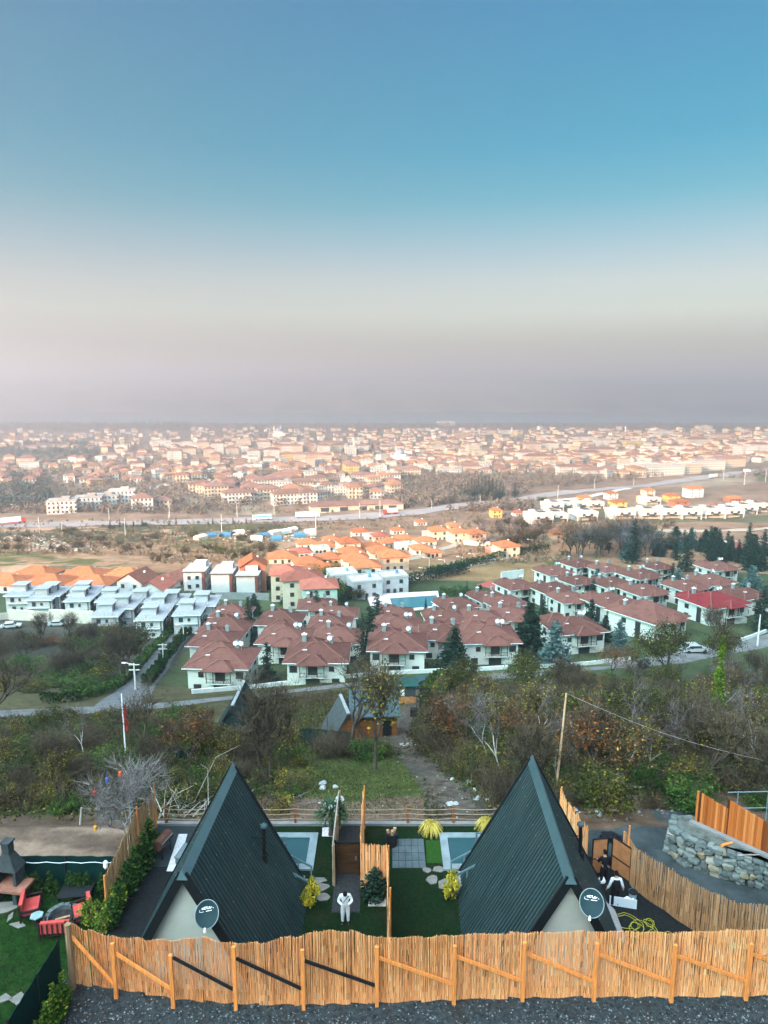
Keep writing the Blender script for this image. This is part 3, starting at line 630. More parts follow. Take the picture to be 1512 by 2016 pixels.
pool('plunge pool with a pale rim beside the cabin with the palm lawn', -7.3, -3.66, 31.9, 34.9)
pool('plunge pool with a pale rim beside the bright turf square', 3.08, 6.6, 31.9, 34.9)
# stone steps set in the lawns
mFlag = M('flagstone', (.17, .165, .145), .9, .25, 2.5)
def flag(px, py, rx, ry, where, seed, n=9):
    r = random.Random(seed); p = hit(px, py); m = MB(); pts = []
    for k in range(n): a = 2 * math.pi * k / n + r.uniform(-.25, .25); pts.append((rx * r.uniform(.65, 1.1) * math.cos(a), ry * r.uniform(.6, 1.1) * math.sin(a)))
    m.prism(pts, -.05, .05); tag(m.build('stepping_stone', mFlag, None, p), 'pale flat stepping stone in the grass ' + where, 'stepping stone', 'stepping stones')
for i, (a, b, rx, ry, w) in enumerate([(602, 1736, .32, .22, 'closest to the wooden stair of the palm garden'), (628, 1734, .42, .3, 'beside the pool edge above two others'), (634, 1748, .38, .32, 'between two others near the golden bush'), (636, 1766, .40, .33, 'right beside the round golden bush'), (841, 1714, .32, .22, 'touching the slate patio corner'), (864, 1713, .42, .24, 'second in the row under the bright turf'), (889, 1713, .42, .26, 'at the foot of the pale stair'), (851, 1731, .36, .42, 'standing apart in the dark lawn'), (876, 1742, .46, .6, 'largest, beside the tall golden bush')]):
    flag(a, b, rx, ry, w, i, 5 if i in (5, 6, 8) else 7)
# wooden stairs with handrails beside each cabin
mRail = M('painted_rail', (.12, .17, .18), .5, .15, 3)
def stair(label, p, rz, mirror=1):
    t = thing('deck_stair', label, 'stair', tuple(p), rz, 'stairs up to the cabin decks')
    for i in range(4): m = MB(); m.box(-mirror * .28 * i, 0, .18 * i, .32, 1.1, .19); m.build('step', M('deck_board', (.22, .25, .25), .7, .2, 3), t)
    m = MB(); m.box(-mirror * 1.75, .5, 0, 1.3, 2.4, .74); m.build('deck', MATS['deck_board'], t)
    for y in (-.55, .55):
        m = MB(); m.bar((mirror * .25, y, .85), (-mirror * 1.1, y, 1.65), .06, .09); m.build('handrail', mSteelLt, t)
        for x, z in ((mirror * .2, .9), (-mirror * .45, 1.25), (-mirror * 1.05, 1.62)): m = MB(); m.box(x, y, 0, .07, .07, z); m.build('post', mRail, t)
    for x in (-mirror * 1.2, -mirror * 2.3): m = MB(); m.box(x, 1.65, 0, .09, .09, 1.75); m.build('post', mRail, t)
    for z in (1.1, 1.4, 1.72): m = MB(); m.bar((-mirror * 1.15, 1.65, z), (-mirror * 2.4, 1.65, z), .05, .06); m.build('rail', mRail, t)
stair('grey wooden stair with pale handrail beside the palm garden pool', hit(603, 1752), 0, 1)
stair('pale wooden stair with railing beside the bright turf and pool', hit(898, 1742), 0, -1)

# garden furniture and odds and ends
mRed = M('red_cushion', (.50, .075, .065), .9, .2, 3); mWoodDk = M('dark_wood', (.028, .022, .02), .7, .3, 3)
t = thing('log_basket', 'black drum holding cut logs on the slate patio', 'log basket', hit(771, 1664))
m = MB(); m.tube([(0, 0, 0), (0, 0, .75)], [.30, .36], 14); m.build('drum', mBlack, t)
for i, (a, b) in enumerate([(-.14, 0), (.12, .08), (.02, -.13), (.1, -.02)]): m = MB(); m.tube([(a, b, .6), (a * 1.6, b * 1.6, .92 + .05 * i)], .085, 8); m.build('log', M('log_end', (.42, .26, .14), .9, .3, 6), t)
t = thing('barbecue_barrel', 'brown barrel grill on legs on the dark patio beside the reed screen', 'barbecue', hit(322, 1682), R(75))
m = MB(); m.tube([(-.55, 0, .85), (.55, 0, .85)], .3, 14); m.build('barrel', M('rusty_brown', (.10, .045, .03), .6, .4, 4), t)
m = MB(); m.tube([(-.5, -.3, .98), (.5, -.3, .98)], .025, 6); m.build('handle', mSteelLt, t)
for x in (-.4, .4):
    for y in (-.2, .2): m = MB(); m.box(x, y, 0, .05, .05, .65); m.build('leg', mBlack, t)
def armchair(label, p, rz):
    t = thing('garden_sofa', label, 'sofa', tuple(p), rz, 'red garden sofas round the fire pit')
    m = MB(); m.box(0, -.02, .3, 1.05, .62, .14); m.build('seat', mRed, t); m = MB(); m.box(0, .36, .38, 1.05, .16, .55); m.build('backrest', mRed, t)
    for x in (-.6, .6):
        m = MB(); m.box(x, 0, .52, .1, .85, .06); m.build('armrest', mWoodDk, t)
        for y in (-.36, .4): m = MB(); m.box(x, y, 0, .08, .07, .6 if y < 0 else .9); m.build('leg', mWoodDk, t)
    m = MB(); m.box(0, 0, .2, 1.12, .78, .09)
    for k in range(5): m.box(-.44 + .22 * k, .47, .3, .06, .03, .58)
    m.build('frame', mWoodDk, t)
armchair('red cushioned dark garden sofa facing the fire pit near the barbecue fireplace', hit(63, 1797), R(110))
armchair('red cushioned dark garden sofa with its back to the road, below the fire pit', hit(112, 1838), R(186))
armchair('red cushioned garden sofa half hidden behind the golden shrub', hit(162, 1808), R(-60))
t = thing('fire_pit', 'round stone fire pit among the red garden sofas', 'fire pit', hit(124, 1812))
m = MB(); r = random.Random(4)
for k in range(18): a = 2 * math.pi * k / 18; m.box(.72 * math.cos(a), .72 * math.sin(a), 0, .22, .24, r.uniform(.26, .34), a)
m.build('stone_ring', M('pit_stone', (.10, .12, .12), .9, .35, 4), t); m = MB(); m.tube([(0, 0, .0), (0, 0, .08)], .62, 18); m.build('ash_bed', M('ash', (.03, .03, .03), 1, .5, 6), t)
m = MB(); m.tube([(-.3, -.1, .12), (.3, .1, .16)], .05, 6); m.build('log', MATS['log_end'], t)
t = thing('garden_table', 'low black table on the lawn behind the fire pit', 'table', hit(152, 1772), R(6))
m = MB(); m.box(0, 0, .5, 1.5, .95, .05); m.build('tabletop', mBlack, t)
for x in (-.68, .68):
    for y in (-.4, .4): m = MB(); m.box(x, y, 0, .07, .07, .5); m.build('leg', mBlack, t)
t = thing('stool', 'small stool with six-sided pale top on the lawn', 'stool', hit(74, 1820))
m = MB(); m.tube([(0, 0, .45), (0, 0, .5)], .3, 6); m.build('seat', M('teal_top', (.22, .34, .33), .6, .2, 3), t); m = MB(); m.tube([(0, 0, 0), (0, 0, .45)], [.17, .22], 6); m.build('leg', mWoodDk, t)
flag(38, 1822, .5, .33, 'beside the stool near the red sofa', 31, 4); flag(21, 1806, .16, .34, 'small and upright in shape below the fireplace', 32, 4)
flag(8, 1788, .7, .5, 'large and cut by the frame below the fireplace', 33, 6)
flag(9, 1967, .38, .33, 'square, at the frame edge near the green net', 34, 4); flag(36, 1969, .4, .34, 'square, nearest the thuja row by the green net', 35, 4)
t = thing('garden_fireplace', 'dark stone barbecue fireplace with chimney hood and brick-edged worktop', 'fireplace', hit(22, 1770), R(-8))
mFire = M('fireplace_stone', (.05, .06, .06), .9, .35, 4)
m = MB(); m.box(-.5, 0, 0, .2, .8, .8); m.box(.5, 0, 0, .2, .8, .8); m.box(0, .36, 0, .78, .08, .8); m.build('base', mFire, t)
m = MB(); m.box(.1, -.08, .8, 1.9, 1.05, .12); m.build('worktop', M('brick_edge', (.26, .12, .08), .9, .3, 4), t)
m = MB(); m.box(-.48, .1, .92, .14, .7, .75); m.box(.48, .1, .92, .14, .7, .75); m.box(0, .42, .92, .82, .08, .75); m.build('firebox', mFire, t)
m = MB(); q = lambda w, d, z: [(-w, -d + .12, z), (w, -d + .12, z), (w, d + .12, z), (-w, d + .12, z)]; m.add(q(.6, .42, 1.67) + q(.2, .2, 2.45), [(0, 1, 5, 4), (1, 2, 6, 5), (2, 3, 7, 6), (3, 0, 4, 7), (3, 2, 1, 0)]); m.box(0, .12, 2.45, .38, .38, .5); m.build('hood', mFire, t)
m = MB(); m.box(0, .12, 3.0, .5, .5, .08); m.build('chimney_cap', mFire, t)
net_fence('net_fence', 'long green shade net fence behind the fireplace and the thuja row', [(-21.5, 30.75, 0), (-18.6, 30.7, 0), (-15.8, 30.7, 0), (-13.2, 30.65, 0)], 1.75)
t = thing('garden_lamp', 'black lamp post with white globe beside the green net fence', 'lamp', (-13.6, 30.25, 0)); m = MB(); m.tube([(0, 0, 0), (0, 0, 1.75)], .035, 8); m.build('post', mBlack, t); m = MB(); m.tube([(0, 0, 1.4), (0, 0, 1.5), (0, 0, 1.75), (0, 0, 1.82)], [.06, .11, .11, .05], 10); m.build('lamp_shade', mWhitePrint, t)
m = MB(); P = [(-21.5 + 8.3 * k / 24, 30.55, 1.5 + .03 * math.sin(k * 1.9)) for k in range(25)]; m.tube(P, .015, 4); tag(m.build('light_string', mWhitePrint, None), 'thin pale string of lights along the green net fence', 'light string')
t = thing('bench', 'small grey bench on the dark patio near the pebble strip', 'bench', hit(360, 1690), R(80)); m = MB(); m.box(0, 0, .42, 1.2, .36, .06); m.build('seat', mRail, t)
for x in (-.5, .5): m = MB(); m.box(x, 0, 0, .07, .3, .42); m.build('leg', mRail, t)

# right-hand yard
t = thing('yard_gate', 'open double gate of tan boards in black frames between the reed screens', 'gate', hit(1190, 1716))
g0 = hit(1190, 1716)
def leaf(p, ang, w=1.05, h=2.0):
    q = p - g0; m = MB(); c, s_ = math.cos(ang), math.sin(ang)
    f = lambda x, z: (q.x + x * c, q.y + x * s_, z)
    m2 = MB(); m2.bar(f(.04, h / 2), f(w - .04, h / 2), .03, h - .1); l = m2.build('gate_leaf', M('tan_board', (.40, .18, .075), .75, .25, 2.5), t)
    for a, b in ((f(0, 0), f(0, h)), (f(w, 0), f(w, h)), (f(0, h), f(w, h)), (f(0, .05), f(w, .05)), (f(0, h * .45), f(w, h * .45))): m.bar(a, b, .06, .06)
    m.build('frame', mBlack, l)
leaf(hit(1164, 1722), R(8), .8); leaf(hit(1203, 1712), R(-58), 1.15, 1.9)
m = MB()
for x0 in (0,): m.prism([(-.62, -.02), (.62, -.02), (.62, .02), (-.62, .02)], .02, .5)
o = m.build('white_panel', M('white_panel', (.62, .72, .74), .4, .05, 3), None, hit(1226, 1786), R(-14)); tag(o, 'white rectangular panel standing on its edge behind the man in the vest', 'panel')
m = MB(); m.box(0, 0, 0, 1.1, .03, .35); o.data.materials[0] = MATS['white_panel']
t = thing('bucket', 'pale blue paint bucket with dark rim beside the reed screen', 'bucket', hit(1245, 1770)); m = MB(); m.tube([(0, 0, 0), (0, 0, .38)], [.17, .2], 14); m.build('body', M('pale_blue', (.28, .42, .45), .5, .15, 3), t); m = MB(); m.tube([(0, 0, .38), (0, 0, .43)], [.215, .215], 14); m.build('lid', mBlack, t); m = MB(); m.tube([(.2 * math.cos(a), .05, .42 + .14 * math.sin(a)) for a in np.linspace(0, math.pi, 9)], .012, 5); m.build('handle', mSteelLt, t)
for i, (a, b, s_, l) in enumerate([(1234, 1780, .3, 'small white carton open beside the paint bucket'), (1185, 1737, .26, 'small white sack on the gravel at the first man\'s feet'), (1178, 1742, .22, 'dark tin standing on the gravel beside the white sack')]):
    t = thing('carton' if i == 0 else 'sack' if i == 1 else 'tin', l, ('carton', 'sack', 'tin')[i], hit(a, b)); m = MB()
    mt = mWhitePrint if i < 2 else mBlack
    if i == 0: m.box(0, 0, 0, s_, s_ * .8, s_, R(30)); m.build('box', mt, t); m = MB(); m.bar((.1, -.1, s_), (.22, -.2, s_ + .12), .24, .01); m.build('flap', mt, t)
    elif i == 1: m.tube([(0, 0, 0), (0, 0, .12), (.02, 0, .24), (.03, 0, .3)], [.16, .2, .14, .05], 9); m.build('bag', mt, t, smooth=True)
    else: m.tube([(0, 0, 0), (0, 0, s_)], .1, 10); m.build('can', mt, t); m = MB(); m.tube([(0, 0, s_), (0, 0, s_ + .02)], .105, 10); m.build('lid', mSteelLt, t)
# yellow hose
r = random.Random(21); base = hit(1250, 1832); pts = []
for k in range(190):
    a = k * .23; rr = .55 + .28 * math.sin(k * .071) + .1 * math.sin(k * .37); cx = -.35 + 1.5 * (k / 190) ** 1.4; cy = .25 * math.sin(k * .05) + .15
    pts.append((cx + rr * math.cos(a) * (1.0 - .45 * k / 190), cy + rr * .85 * math.sin(a) * (1 - .3 * k / 190), .03 + .012 * (k % 7)))
pts = [(-.6, -1.6, .03), (-.75, -1.0, .03), (-.6, -.4, .03)] + pts + [(1.6, -.2, .03), (2.1, -.5, .03)]
m = MB(); m.tube(pts, .016, 6); tag(m.build('hose', M('yellow_hose', (.34, .33, .035), .5, .1, 4), None, base, smooth=True), 'tangled yellow garden hose on the dark yard', 'hose')
# sheets leaning against the cabin foot
for i, (w, l, mt) in enumerate([(1197, 'long pale blue sheet leaning along the cabin foot by the hose', M('pale_sheet', (.42, .56, .58), .5, .1, 2)), (1203, 'long rust-edged grey sheet leaning outside the pale blue one', M('grey_sheet', (.36, .35, .33), .7, .25, 2))]):
    a = onz(w - 12, 1775, .9 - .3 * i); b = onz(w + 14, 1846, .9 - .3 * i); m = MB(); off = Vector((.45, 0, -.75 + .3 * i))
    vs = [a, b, b + off, a + off]; m.add([p + Vector((0, 0, 0)) for p in vs] + [p + Vector((.04, 0, .02)) for p in vs], [(0, 1, 2, 3), (7, 6, 5, 4), (0, 4, 5, 1), (1, 5, 6, 2), (2, 6, 7, 3), (3, 7, 4, 0)]); tag(m.build('leaning_sheet', mt), l, 'sheet', 'sheets leaning on the cabin')

# dry-stone wall, its terrace and the plank fence on it
def stones(path, h, seed=3, name='stones', parent=None):
    r = random.Random(seed); m = MB(); ico = bmesh.new(); bmesh.ops.create_icosphere(ico, subdivisions=2, radius=1); bv = [v.co.copy() for v in ico.verts]; bf = [tuple(v.index for v in f.verts) for f in ico.faces]; ico.free()
    for k in range(len(path) - 1):
        p, q = path[k], path[k + 1]; d = q - p; L_ = d.length; u = d.normalized(); nn = Vector((u.y, -u.x, 0)); z = .12
        while z < h + .1:
            x = r.uniform(-.2, .1); rowh = r.uniform(.26, .42)
            while x < L_:
                w = r.uniform(.3, .62); c = p + u * (x + w / 2) + nn * (r.uniform(-.05, .1) + (h - z) * .12) + Vector((0, 0, z + r.uniform(-.05, .05))); hh = rowh * r.uniform(.8, 1.1); ph = [r.uniform(0, 6) for _ in range(6)]; tl = r.uniform(-.35, .35)
                vs = []
                for v in bv:
                    e = 1 + .16 * math.sin(v.x * 3 + ph[0]) + .14 * math.sin(v.y * 3.4 + ph[1]) + .14 * math.sin(v.z * 3.1 + ph[2]); X = max(-.74, min(.74, v.x)) * w * .62 * e; Z = max(-.7, min(.7, v.z)) * hh * .66 * e; Yd = max(-.6, min(.6, v.y)) * .3 * e
                    X, Z = X * math.cos(tl) - Z * math.sin(tl), X * math.sin(tl) + Z * math.cos(tl); vs.append(c + u * X + nn * Yd + Vector((0, 0, Z)))
                m.add(vs, bf, 0, r.random()); x += w * .93
            z += rowh * .88
    return m.build(name, MA('field_stone', [(0, (.06, .075, .07)), (.45, (.125, .155, .145)), (.75, (.19, .22, .20)), (.92, (.24, .21, .13)), (1, (.28, .29, .26))]), parent)
wp = [hit(1322, 1676), hit(1348, 1696), hit(1409, 1719), hit(1452, 1732), hit(1508, 1742), hit(1600, 1762)]
t = thing('stone_wall', 'grey field-stone retaining wall above the curved reed screen', 'wall', (0, 0, 0)); back = Vector((.35, .5, 0))
stones([wp[0] + Vector((.45, .9, 0))] + wp, 1.42, 8, 'stones', t)
HT = 1.5; _a, _b = onz(1362, 1612, HT), onz(1512, 1680, HT); tp = [wp[0] + Vector((.5, .95, 0))] + [p + Vector((.12, .15, 0)) for p in wp] + [_b + (_b - _a) * 1.2 + Vector((0, .3, 0)), _a + Vector((.1, .35, 0))]
sheet('terrace', [(p.x, p.y) for p in tp], M('terrace_soil', (.10, .115, .10), 1, .5, 3, bump=.6, detail=9), HT)
mPlank = MA('orange_planks', [(0, (.07, .022, .008)), (.3, (.28, .075, .018)), (.7, (.46, .13, .03)), (1, (.56, .20, .06))], .75)
bA, bB = onz(1370, 1619, HT), onz(1512, 1683, HT); dv = (bB - bA).normalized(); t = thing('plank_fence', 'stepped orange-brown plank fence on the terrace behind the stone wall', 'fence', tuple(bA)); r = random.Random(5)
kerb = MB(); kerb.bar(Vector((0, 0, .05)) - dv * .3 - Vector((.1, .2, 0)), dv * 9 - Vector((.1, .2, 0)) + Vector((0, 0, .05)), .3, .14); kerb.build('plinth', mConc, t)
x = 0.0
for n_, ha, hb in ((1.55, 1.75, 1.45), (2.3, 1.98, 1.5), (3.5, 2.0, 1.4)):
    m = MB(); k = 0
    while k < n_: c = dv * (x + k); m.box(c.x, c.y, .1, .118, .03 + .012 * (r.random() < .5), (ha + (hb - ha) * k / n_) * r.uniform(.985, 1.01), math.atan2(dv.y, dv.x), 0, min(1, max(0, r.gauss(.6, .25)))); k += .125
    m.build('plank_panel', mPlank, t); x += n_
t = thing('pipe_railing', 'pale blue pipe railing behind the orange plank fence', 'railing', tuple(onz(1430, 1592, 1.2))); o_ = onz(1430, 1592, 1.2)
for z in (0.0, 1.0): m = MB(); m.tube([(0, 0, z), (6.5, .1, z + .1)], .032, 8); m.build('rail', M('pale_pipe', (.13, .20, .21), .5, .1, 3), t)
for x in (.6, 2.3, 4.0, 5.7): m = MB(); m.tube([(x, .03, -.9), (x, .03, 1.05)], .035, 8); m.build('post', MATS['pale_pipe'], t)
# things lying about
def log(label, a, b, rad, mt, grp=None, name='log'): m = MB(); m.tube([Vector(a), Vector(a).lerp(Vector(b), .5) + Vector((0, 0, .02)), Vector(b)], [rad, rad * .95, rad * .8], 8); m_ = m.build(name, mt); tag(m_, label, 'log' if name == 'log' else name, grp); return m_
mBark = M('pale_bark', (.34, .31, .27), .9, .3, 5, stretch=(1, 1, .3))
up = Vector((0, 0, .15))
log('thick pale log lying at the thicket edge behind the gravel yard', hit(1178, 1551) + up, hit(1214, 1534) + up * 2, .2, mBark)
log('long thin pale pole lying along the far edge of the gravel yard', hit(1226, 1553) + up, hit(1356, 1558) + up, .07, mBark)
log('short broken plank on the stone terrace', onz(1420, 1665, HT + .06), onz(1442, 1659, HT + .06), .07, mPost, None, 'plank')
log('pale stick lying on the terrace behind the stone wall', onz(1452, 1684, HT + .05), onz(1495, 1683, HT + .05), .03, mBark, None, 'stick')
b = hit(1092, 1578); tp_ = atY(1115, 1365, b.y + .6)
log('tall leaning debarked pole rising behind the cabin by the gravel yard', b - Vector((0, 0, .3)), tp_, .075, M('debarked', (.50, .33, .19), .85, .3, 4, stretch=(2, 2, .3)), None, 'pole')
e2 = atY(1530, 1503, 40); m = MB(); m.tube([tp_.lerp(e2, k / 20) - Vector((0, 0, .5 * math.sin(math.pi * k / 20))) for k in range(21)], .011, 4); tag(m.build('cable', M('cable_grey', (.35, .33, .3), .7, .1, 3)), 'thin sagging cable running from the leaning pole', 'cable')
def rocks(n, pix, rad, label, seed, mt):
    r = random.Random(seed)
    for i in range(n):
        px, py = pix(r); p = hit(px, py); m = MB(); k = r.uniform(*rad); ico = bmesh.new(); bmesh.ops.create_icosphere(ico, subdivisions=2, radius=1); ph = [r.uniform(0, 6) for _ in range(3)]
        for v in ico.verts: v.co *= 1 + .2 * math.sin(v.co.x * 3 + ph[0]) + .2 * math.sin(v.co.y * 3 + ph[1]); v.co.z *= .65
        m.add([v.co * k for v in ico.verts], [tuple(v.index for v in f.verts) for f in ico.faces]); ico.free(); o = m.build('rock', mt, None, p + Vector((0, 0, k * .3)), r.uniform(0, 6)); tag(o, label, 'rock', label); later(o, *label.split('|'))
mRock = M('rock', (.34, .37, .36), .9, .3, 3)
rocks(9, lambda r: (r.uniform(560, 680), r.uniform(1535, 1598)), (.15, .34), 'grey rock|on the grass slope behind the palm', 3, mRock)
rocks(7, lambda r: (r.uniform(860, 985), r.uniform(1530, 1590)), (.12, .28), 'grey rock|on the dirt track below the thicket', 4, mRock)
rocks(8, lambda r: (r.uniform(1110, 1260), r.uniform(1560, 1606)), (.12, .3), 'grey rock|on the brown mound beside the gravel yard', 5, mRock)
rocks(3, lambda r: (r.uniform(1455, 1512), r.uniform(1530, 1560)), (.35, .5), 'large pale rock|in the greenery beyond the plank fence', 6, M('pale_rock', (.55, .55, .5), .9, .2, 2))
t = thing('rubble_heap', 'dark heap of bricks and black sacks on the gravel yard', 'heap', hit(1205, 1655)); r = random.Random(2); m = MB()
for i in range(22): a = r.uniform(0, 6.28); q = r.random() ** .6 * .55; m.box(q * 1.0 * math.cos(a), q * .5 * math.sin(a), .02 + (1 - q) * .25, r.uniform(.15, .4), r.uniform(.12, .3), r.uniform(.1, .2), r.uniform(0, 3), 0)
m.build('heap', mBlack, t)
log('pale stake leaning in the sandy bank beyond the green net', hit(158, 1624), hit(160, 1624) + Vector((.1, 0, 1.1)), .07, mBark, None, 'stake')

# ------------------------------------------------------------------ people
mSkin = M('skin', (.48, .27, .19), .6, .08, 6); mHair = M('dark_hair', (.012, .010, .010), .8, .3, 12)
def skin(name, J, E, mat, parent, sub=2):
    keys = list(J); me = bpy.data.meshes.new(name); me.from_pydata([J[k][:3] for k in keys], [(keys.index(a), keys.index(b)) for a, b in E], []); o = obj('tmp', me)
    o.modifiers.new('s', 'SKIN'); sv = me.skin_vertices[0].data
    for i, k in enumerate(keys): r_ = J[k][3]; sv[i].radius = r_ if isinstance(r_, tuple) else (r_, r_); sv[i].use_root = (i == 0)
    u = o.modifiers.new('u', 'SUBSURF'); u.levels = u.render_levels = sub
    bpy.context.view_layer.update(); m2 = bpy.data.meshes.new_from_object(o.evaluated_get(bpy.context.evaluated_depsgraph_get())); bpy.data.objects.remove(o)
    m2.materials.clear(); m2.materials.append(mat); m2.name = name
    for p in m2.polygons: p.use_smooth = True
    return obj(name, m2, parent)
def person(label, loc, rz, J, clothes, hairpts=None, vest=None, sc=1.0):
    """J: joints of the pose, facing -Y"""
    t = thing('person', label, 'person', tuple(loc), rz); t.scale = (sc, sc, sc); B = dict(J); E = [('pel', 'sp'), ('sp', 'ch'), ('ch', 'nk'), ('nk', 'hd'), ('hd', 'tp'), ('hd', 'ns')]
    for s in 'LR': E += [('ch', 'sh' + s), ('sh' + s, 'el' + s), ('el' + s, 'wr' + s), ('wr' + s, 'pm' + s), ('pel', 'hp' + s), ('hp' + s, 'kn' + s), ('kn' + s, 'an' + s), ('an' + s, 'to' + s)]
    for s, sg in (('L', 1), ('R', -1)):
        w, p = Vector(B['wr' + s][:3]), Vector(B['pm' + s][:3]); d = (p - w).normalized(); side = d.cross(Vector((0, 0, 1)));
        if side.length < .2: side = Vector((0, 1, 0)).cross(d)
        side.normalize(); dn = d.cross(side)
        for i, (o, l) in enumerate(((-.03, .055), (-.01, .07), (.01, .075), (.03, .065))):
            a = p + side * o + d * l * .6; b_ = p + side * o * 1.1 + d * l * 1.1 + dn * .03 * (1 if dn.z < 0 else -1); B[f'f{i}a{s}'] = (*a, .010); B[f'f{i}b{s}'] = (*b_, .008); E += [('pm' + s, f'f{i}a{s}'), (f'f{i}a{s}', f'f{i}b{s}')]
        a = w.lerp(p, .4) - side * .045 + d * .02; B['ta' + s] = (*a, .011); B['tb' + s] = (*(a + d * .04 - side * .01), .009); E += [('wr' + s, 'ta' + s), ('ta' + s, 'tb' + s)]
    skin('body', B, E, mSkin, t, 1)
    hd, tp2, ns = (Vector(B[k][:3]) for k in ('hd', 'tp', 'ns')); upv = (tp2 - hd).normalized(); fw = (ns - hd); fw = (fw - upv * fw.dot(upv)).normalized(); sd = upv.cross(fw); ctr = hd.lerp(tp2, .5)
    for s in (-1, 1):
        m = MB(); c = ctr + fw * .085 + sd * .033 * s; m.tube([c - sd * .012, c + sd * .012], .008, 6); m.build('eye', mHair, t)
        m = MB(); c = ctr + sd * .088 * s - upv * .01; m.tube([c - upv * .03, c + upv * .03], [.014, .018], 6); m.build('ear', mSkin, t)
    m = MB(); c = ctr + fw * .085 - upv * .07; m.tube([c - sd * .025, c + sd * .025], .006, 5); m.build('mouth', M('lip', (.3, .1, .09), .6, .1, 4), t)
    bm = bmesh.new(); bmesh.ops.create_icosphere(bm, subdivisions=3, radius=1); Hm = MB(); vs = []
    for v in bm.verts:
        q = v.co; k = .112 * (1 + .03 * math.sin(q.x * 9 + q.y * 7)); a = q.z
        f_ = q.y
        if a < .1 and f_ > -.25: k *= .72
        vs.append(ctr + upv * .025 - fw * .012 + sd * q.x * k * .9 + fw * q.y * k * 1.02 + upv * q.z * k * 1.12)
    Hm.add(vs, [tuple(v.index for v in f.verts) for f in bm.faces]); bm.free(); Hm.build('hair', mHair, t, smooth=True)
    top, leg, shoe = clothes; g = lambda k, e: (*J[k][:3], tuple(x + e for x in J[k][3]) if isinstance(J[k][3], tuple) else J[k][3] + e)
    Jt = {k: g(k, .022) for k in ('ch', 'sp', 'pel', 'shL', 'elL', 'wrL', 'shR', 'elR', 'wrR')}; nk = Vector(J['nk'][:3]); c_ = Vector(J['ch'][:3]); Jt['nkb'] = (*c_.lerp(nk, .75), .075)
    Jt['hem'] = (0, .01, .84, (.165, .125)); skin('jacket', Jt, [('ch', 'sp'), ('sp', 'pel'), ('pel', 'hem'), ('ch', 'shL'), ('shL', 'elL'), ('elL', 'wrL'), ('ch', 'shR'), ('shR', 'elR'), ('elR', 'wrR'), ('ch', 'nkb')], top, t)
    Jl = {k: g(k, .028) for k in ('pel', 'hpL', 'knL', 'anL', 'hpR', 'knR', 'anR')}
    Jl['wst'] = (0, .01, 1.08, (.14, .105))
    for s in 'LR': Jl['cf' + s] = (J['an' + s][0], J['an' + s][1], .055, .062)
    skin('trousers', Jl, [('pel', 'wst'), ('anL', 'cfL'), ('anR', 'cfR'), ('pel', 'hpL'), ('hpL', 'knL'), ('knL', 'anL'), ('pel', 'hpR'), ('hpR', 'knR'), ('knR', 'anR')], leg, t)
    for s in 'LR': skin('shoe', {'a': (*J['an' + s][:2], .06, .07), 'b': (*J['to' + s][:2], .05, .062)}, [('a', 'b')], shoe, t, 1)
    if vest:
        Jv = {k: g(k, .065) for k in ('ch', 'sp', 'pel')}; Jv['s1'] = (*Vector(J['ch'][:3]).lerp(Vector(J['shL'][:3]), .75), .10); Jv['s2'] = (*Vector(J['ch'][:3]).lerp(Vector(J['shR'][:3]), .75), .10)
        Jv['hem'] = (0, .01, .83, (.19, .15)); skin('vest', Jv, [('ch', 'sp'), ('sp', 'pel'), ('pel', 'hem'), ('ch', 's1'), ('ch', 's2')], vest, t)
    return t
base = dict(pel=(0, .01, .97, (.15, .11)), sp=(0, .01, 1.17, (.145, .105)), ch=(0, .0, 1.38, (.165, .115)), nk=(0, -.02, 1.52, .058), hd=(0, -.04, 1.62, (.075, .085)), tp=(0, -.035, 1.76, (.07, .08)), ns=(0, -.14, 1.655, .018),
    hpL=(.10, .01, .88, .095), knL=(.12, -.02, .5, .065), anL=(.13, .03, .1, .045), toL=(.15, -.13, .04, .035), hpR=(-.10, .01, .88, .095), knR=(-.12, -.02, .5, .065), anR=(-.13, .03, .1, .045), toR=(-.15, -.13, .04, .035),
    shL=(.205, .01, 1.42, .062), elL=(.27, .03, 1.14, .048), wrL=(.29, -.05, .9, .032), pmL=(.29, -.07, .83, (.04, .022)), shR=(-.205, .01, 1.42, .062), elR=(-.27, .03, 1.14, .048), wrR=(-.29, -.05, .9, .032), pmR=(-.29, -.07, .83, (.04, .022)))
J1 = dict(base); J1.update(nk=(0, -.05, 1.51, .058), hd=(0, -.12, 1.57, (.075, .085)), tp=(0, -.22, 1.67, (.07, .08)), ns=(0, -.20, 1.50, .016), elL=(.315, -.03, 1.16, .05), wrL=(.12, -.24, 1.11, .033), pmL=(.05, -.28, 1.12, (.035, .02)), elR=(-.315, -.03, 1.16, .05), wrR=(-.12, -.24, 1.11, .033), pmR=(-.05, -.28, 1.12, (.035, .02)))
mWhiteCl = M('pale_cotton', (.60, .68, .68), .95, .12, 5, bump=.2); mBlackCl = M('black_cloth', (.014, .015, .017), .95, .3, 6)
pm = hit(680, 1817)
p1_ = person('man in a pale tracksuit with cross strap, head bowed over a phone on the lawn', pm, R(3), J1, (mWhiteCl, mWhiteCl, mBlackCl), sc=1.02)
m = MB(); m.bar((.17, -.10, 1.46), (-.05, -.19, 1.27), .03, .012); m.bar((-.05, -.19, 1.27), (-.16, -.15, 1.12), .03, .012); m.build('strap', mBlackCl, p1_)
m = MB(); m.box(0, 0, 0, .16, .08, .012); o = m.build('phone', M('phone_screen', (.25, .3, .32), .2, .05, 3), None, pm + Vector((0.015, -.32, 1.155)), R(3)); tag(o, 'small phone held in both hands by the man on the lawn', 'phone')
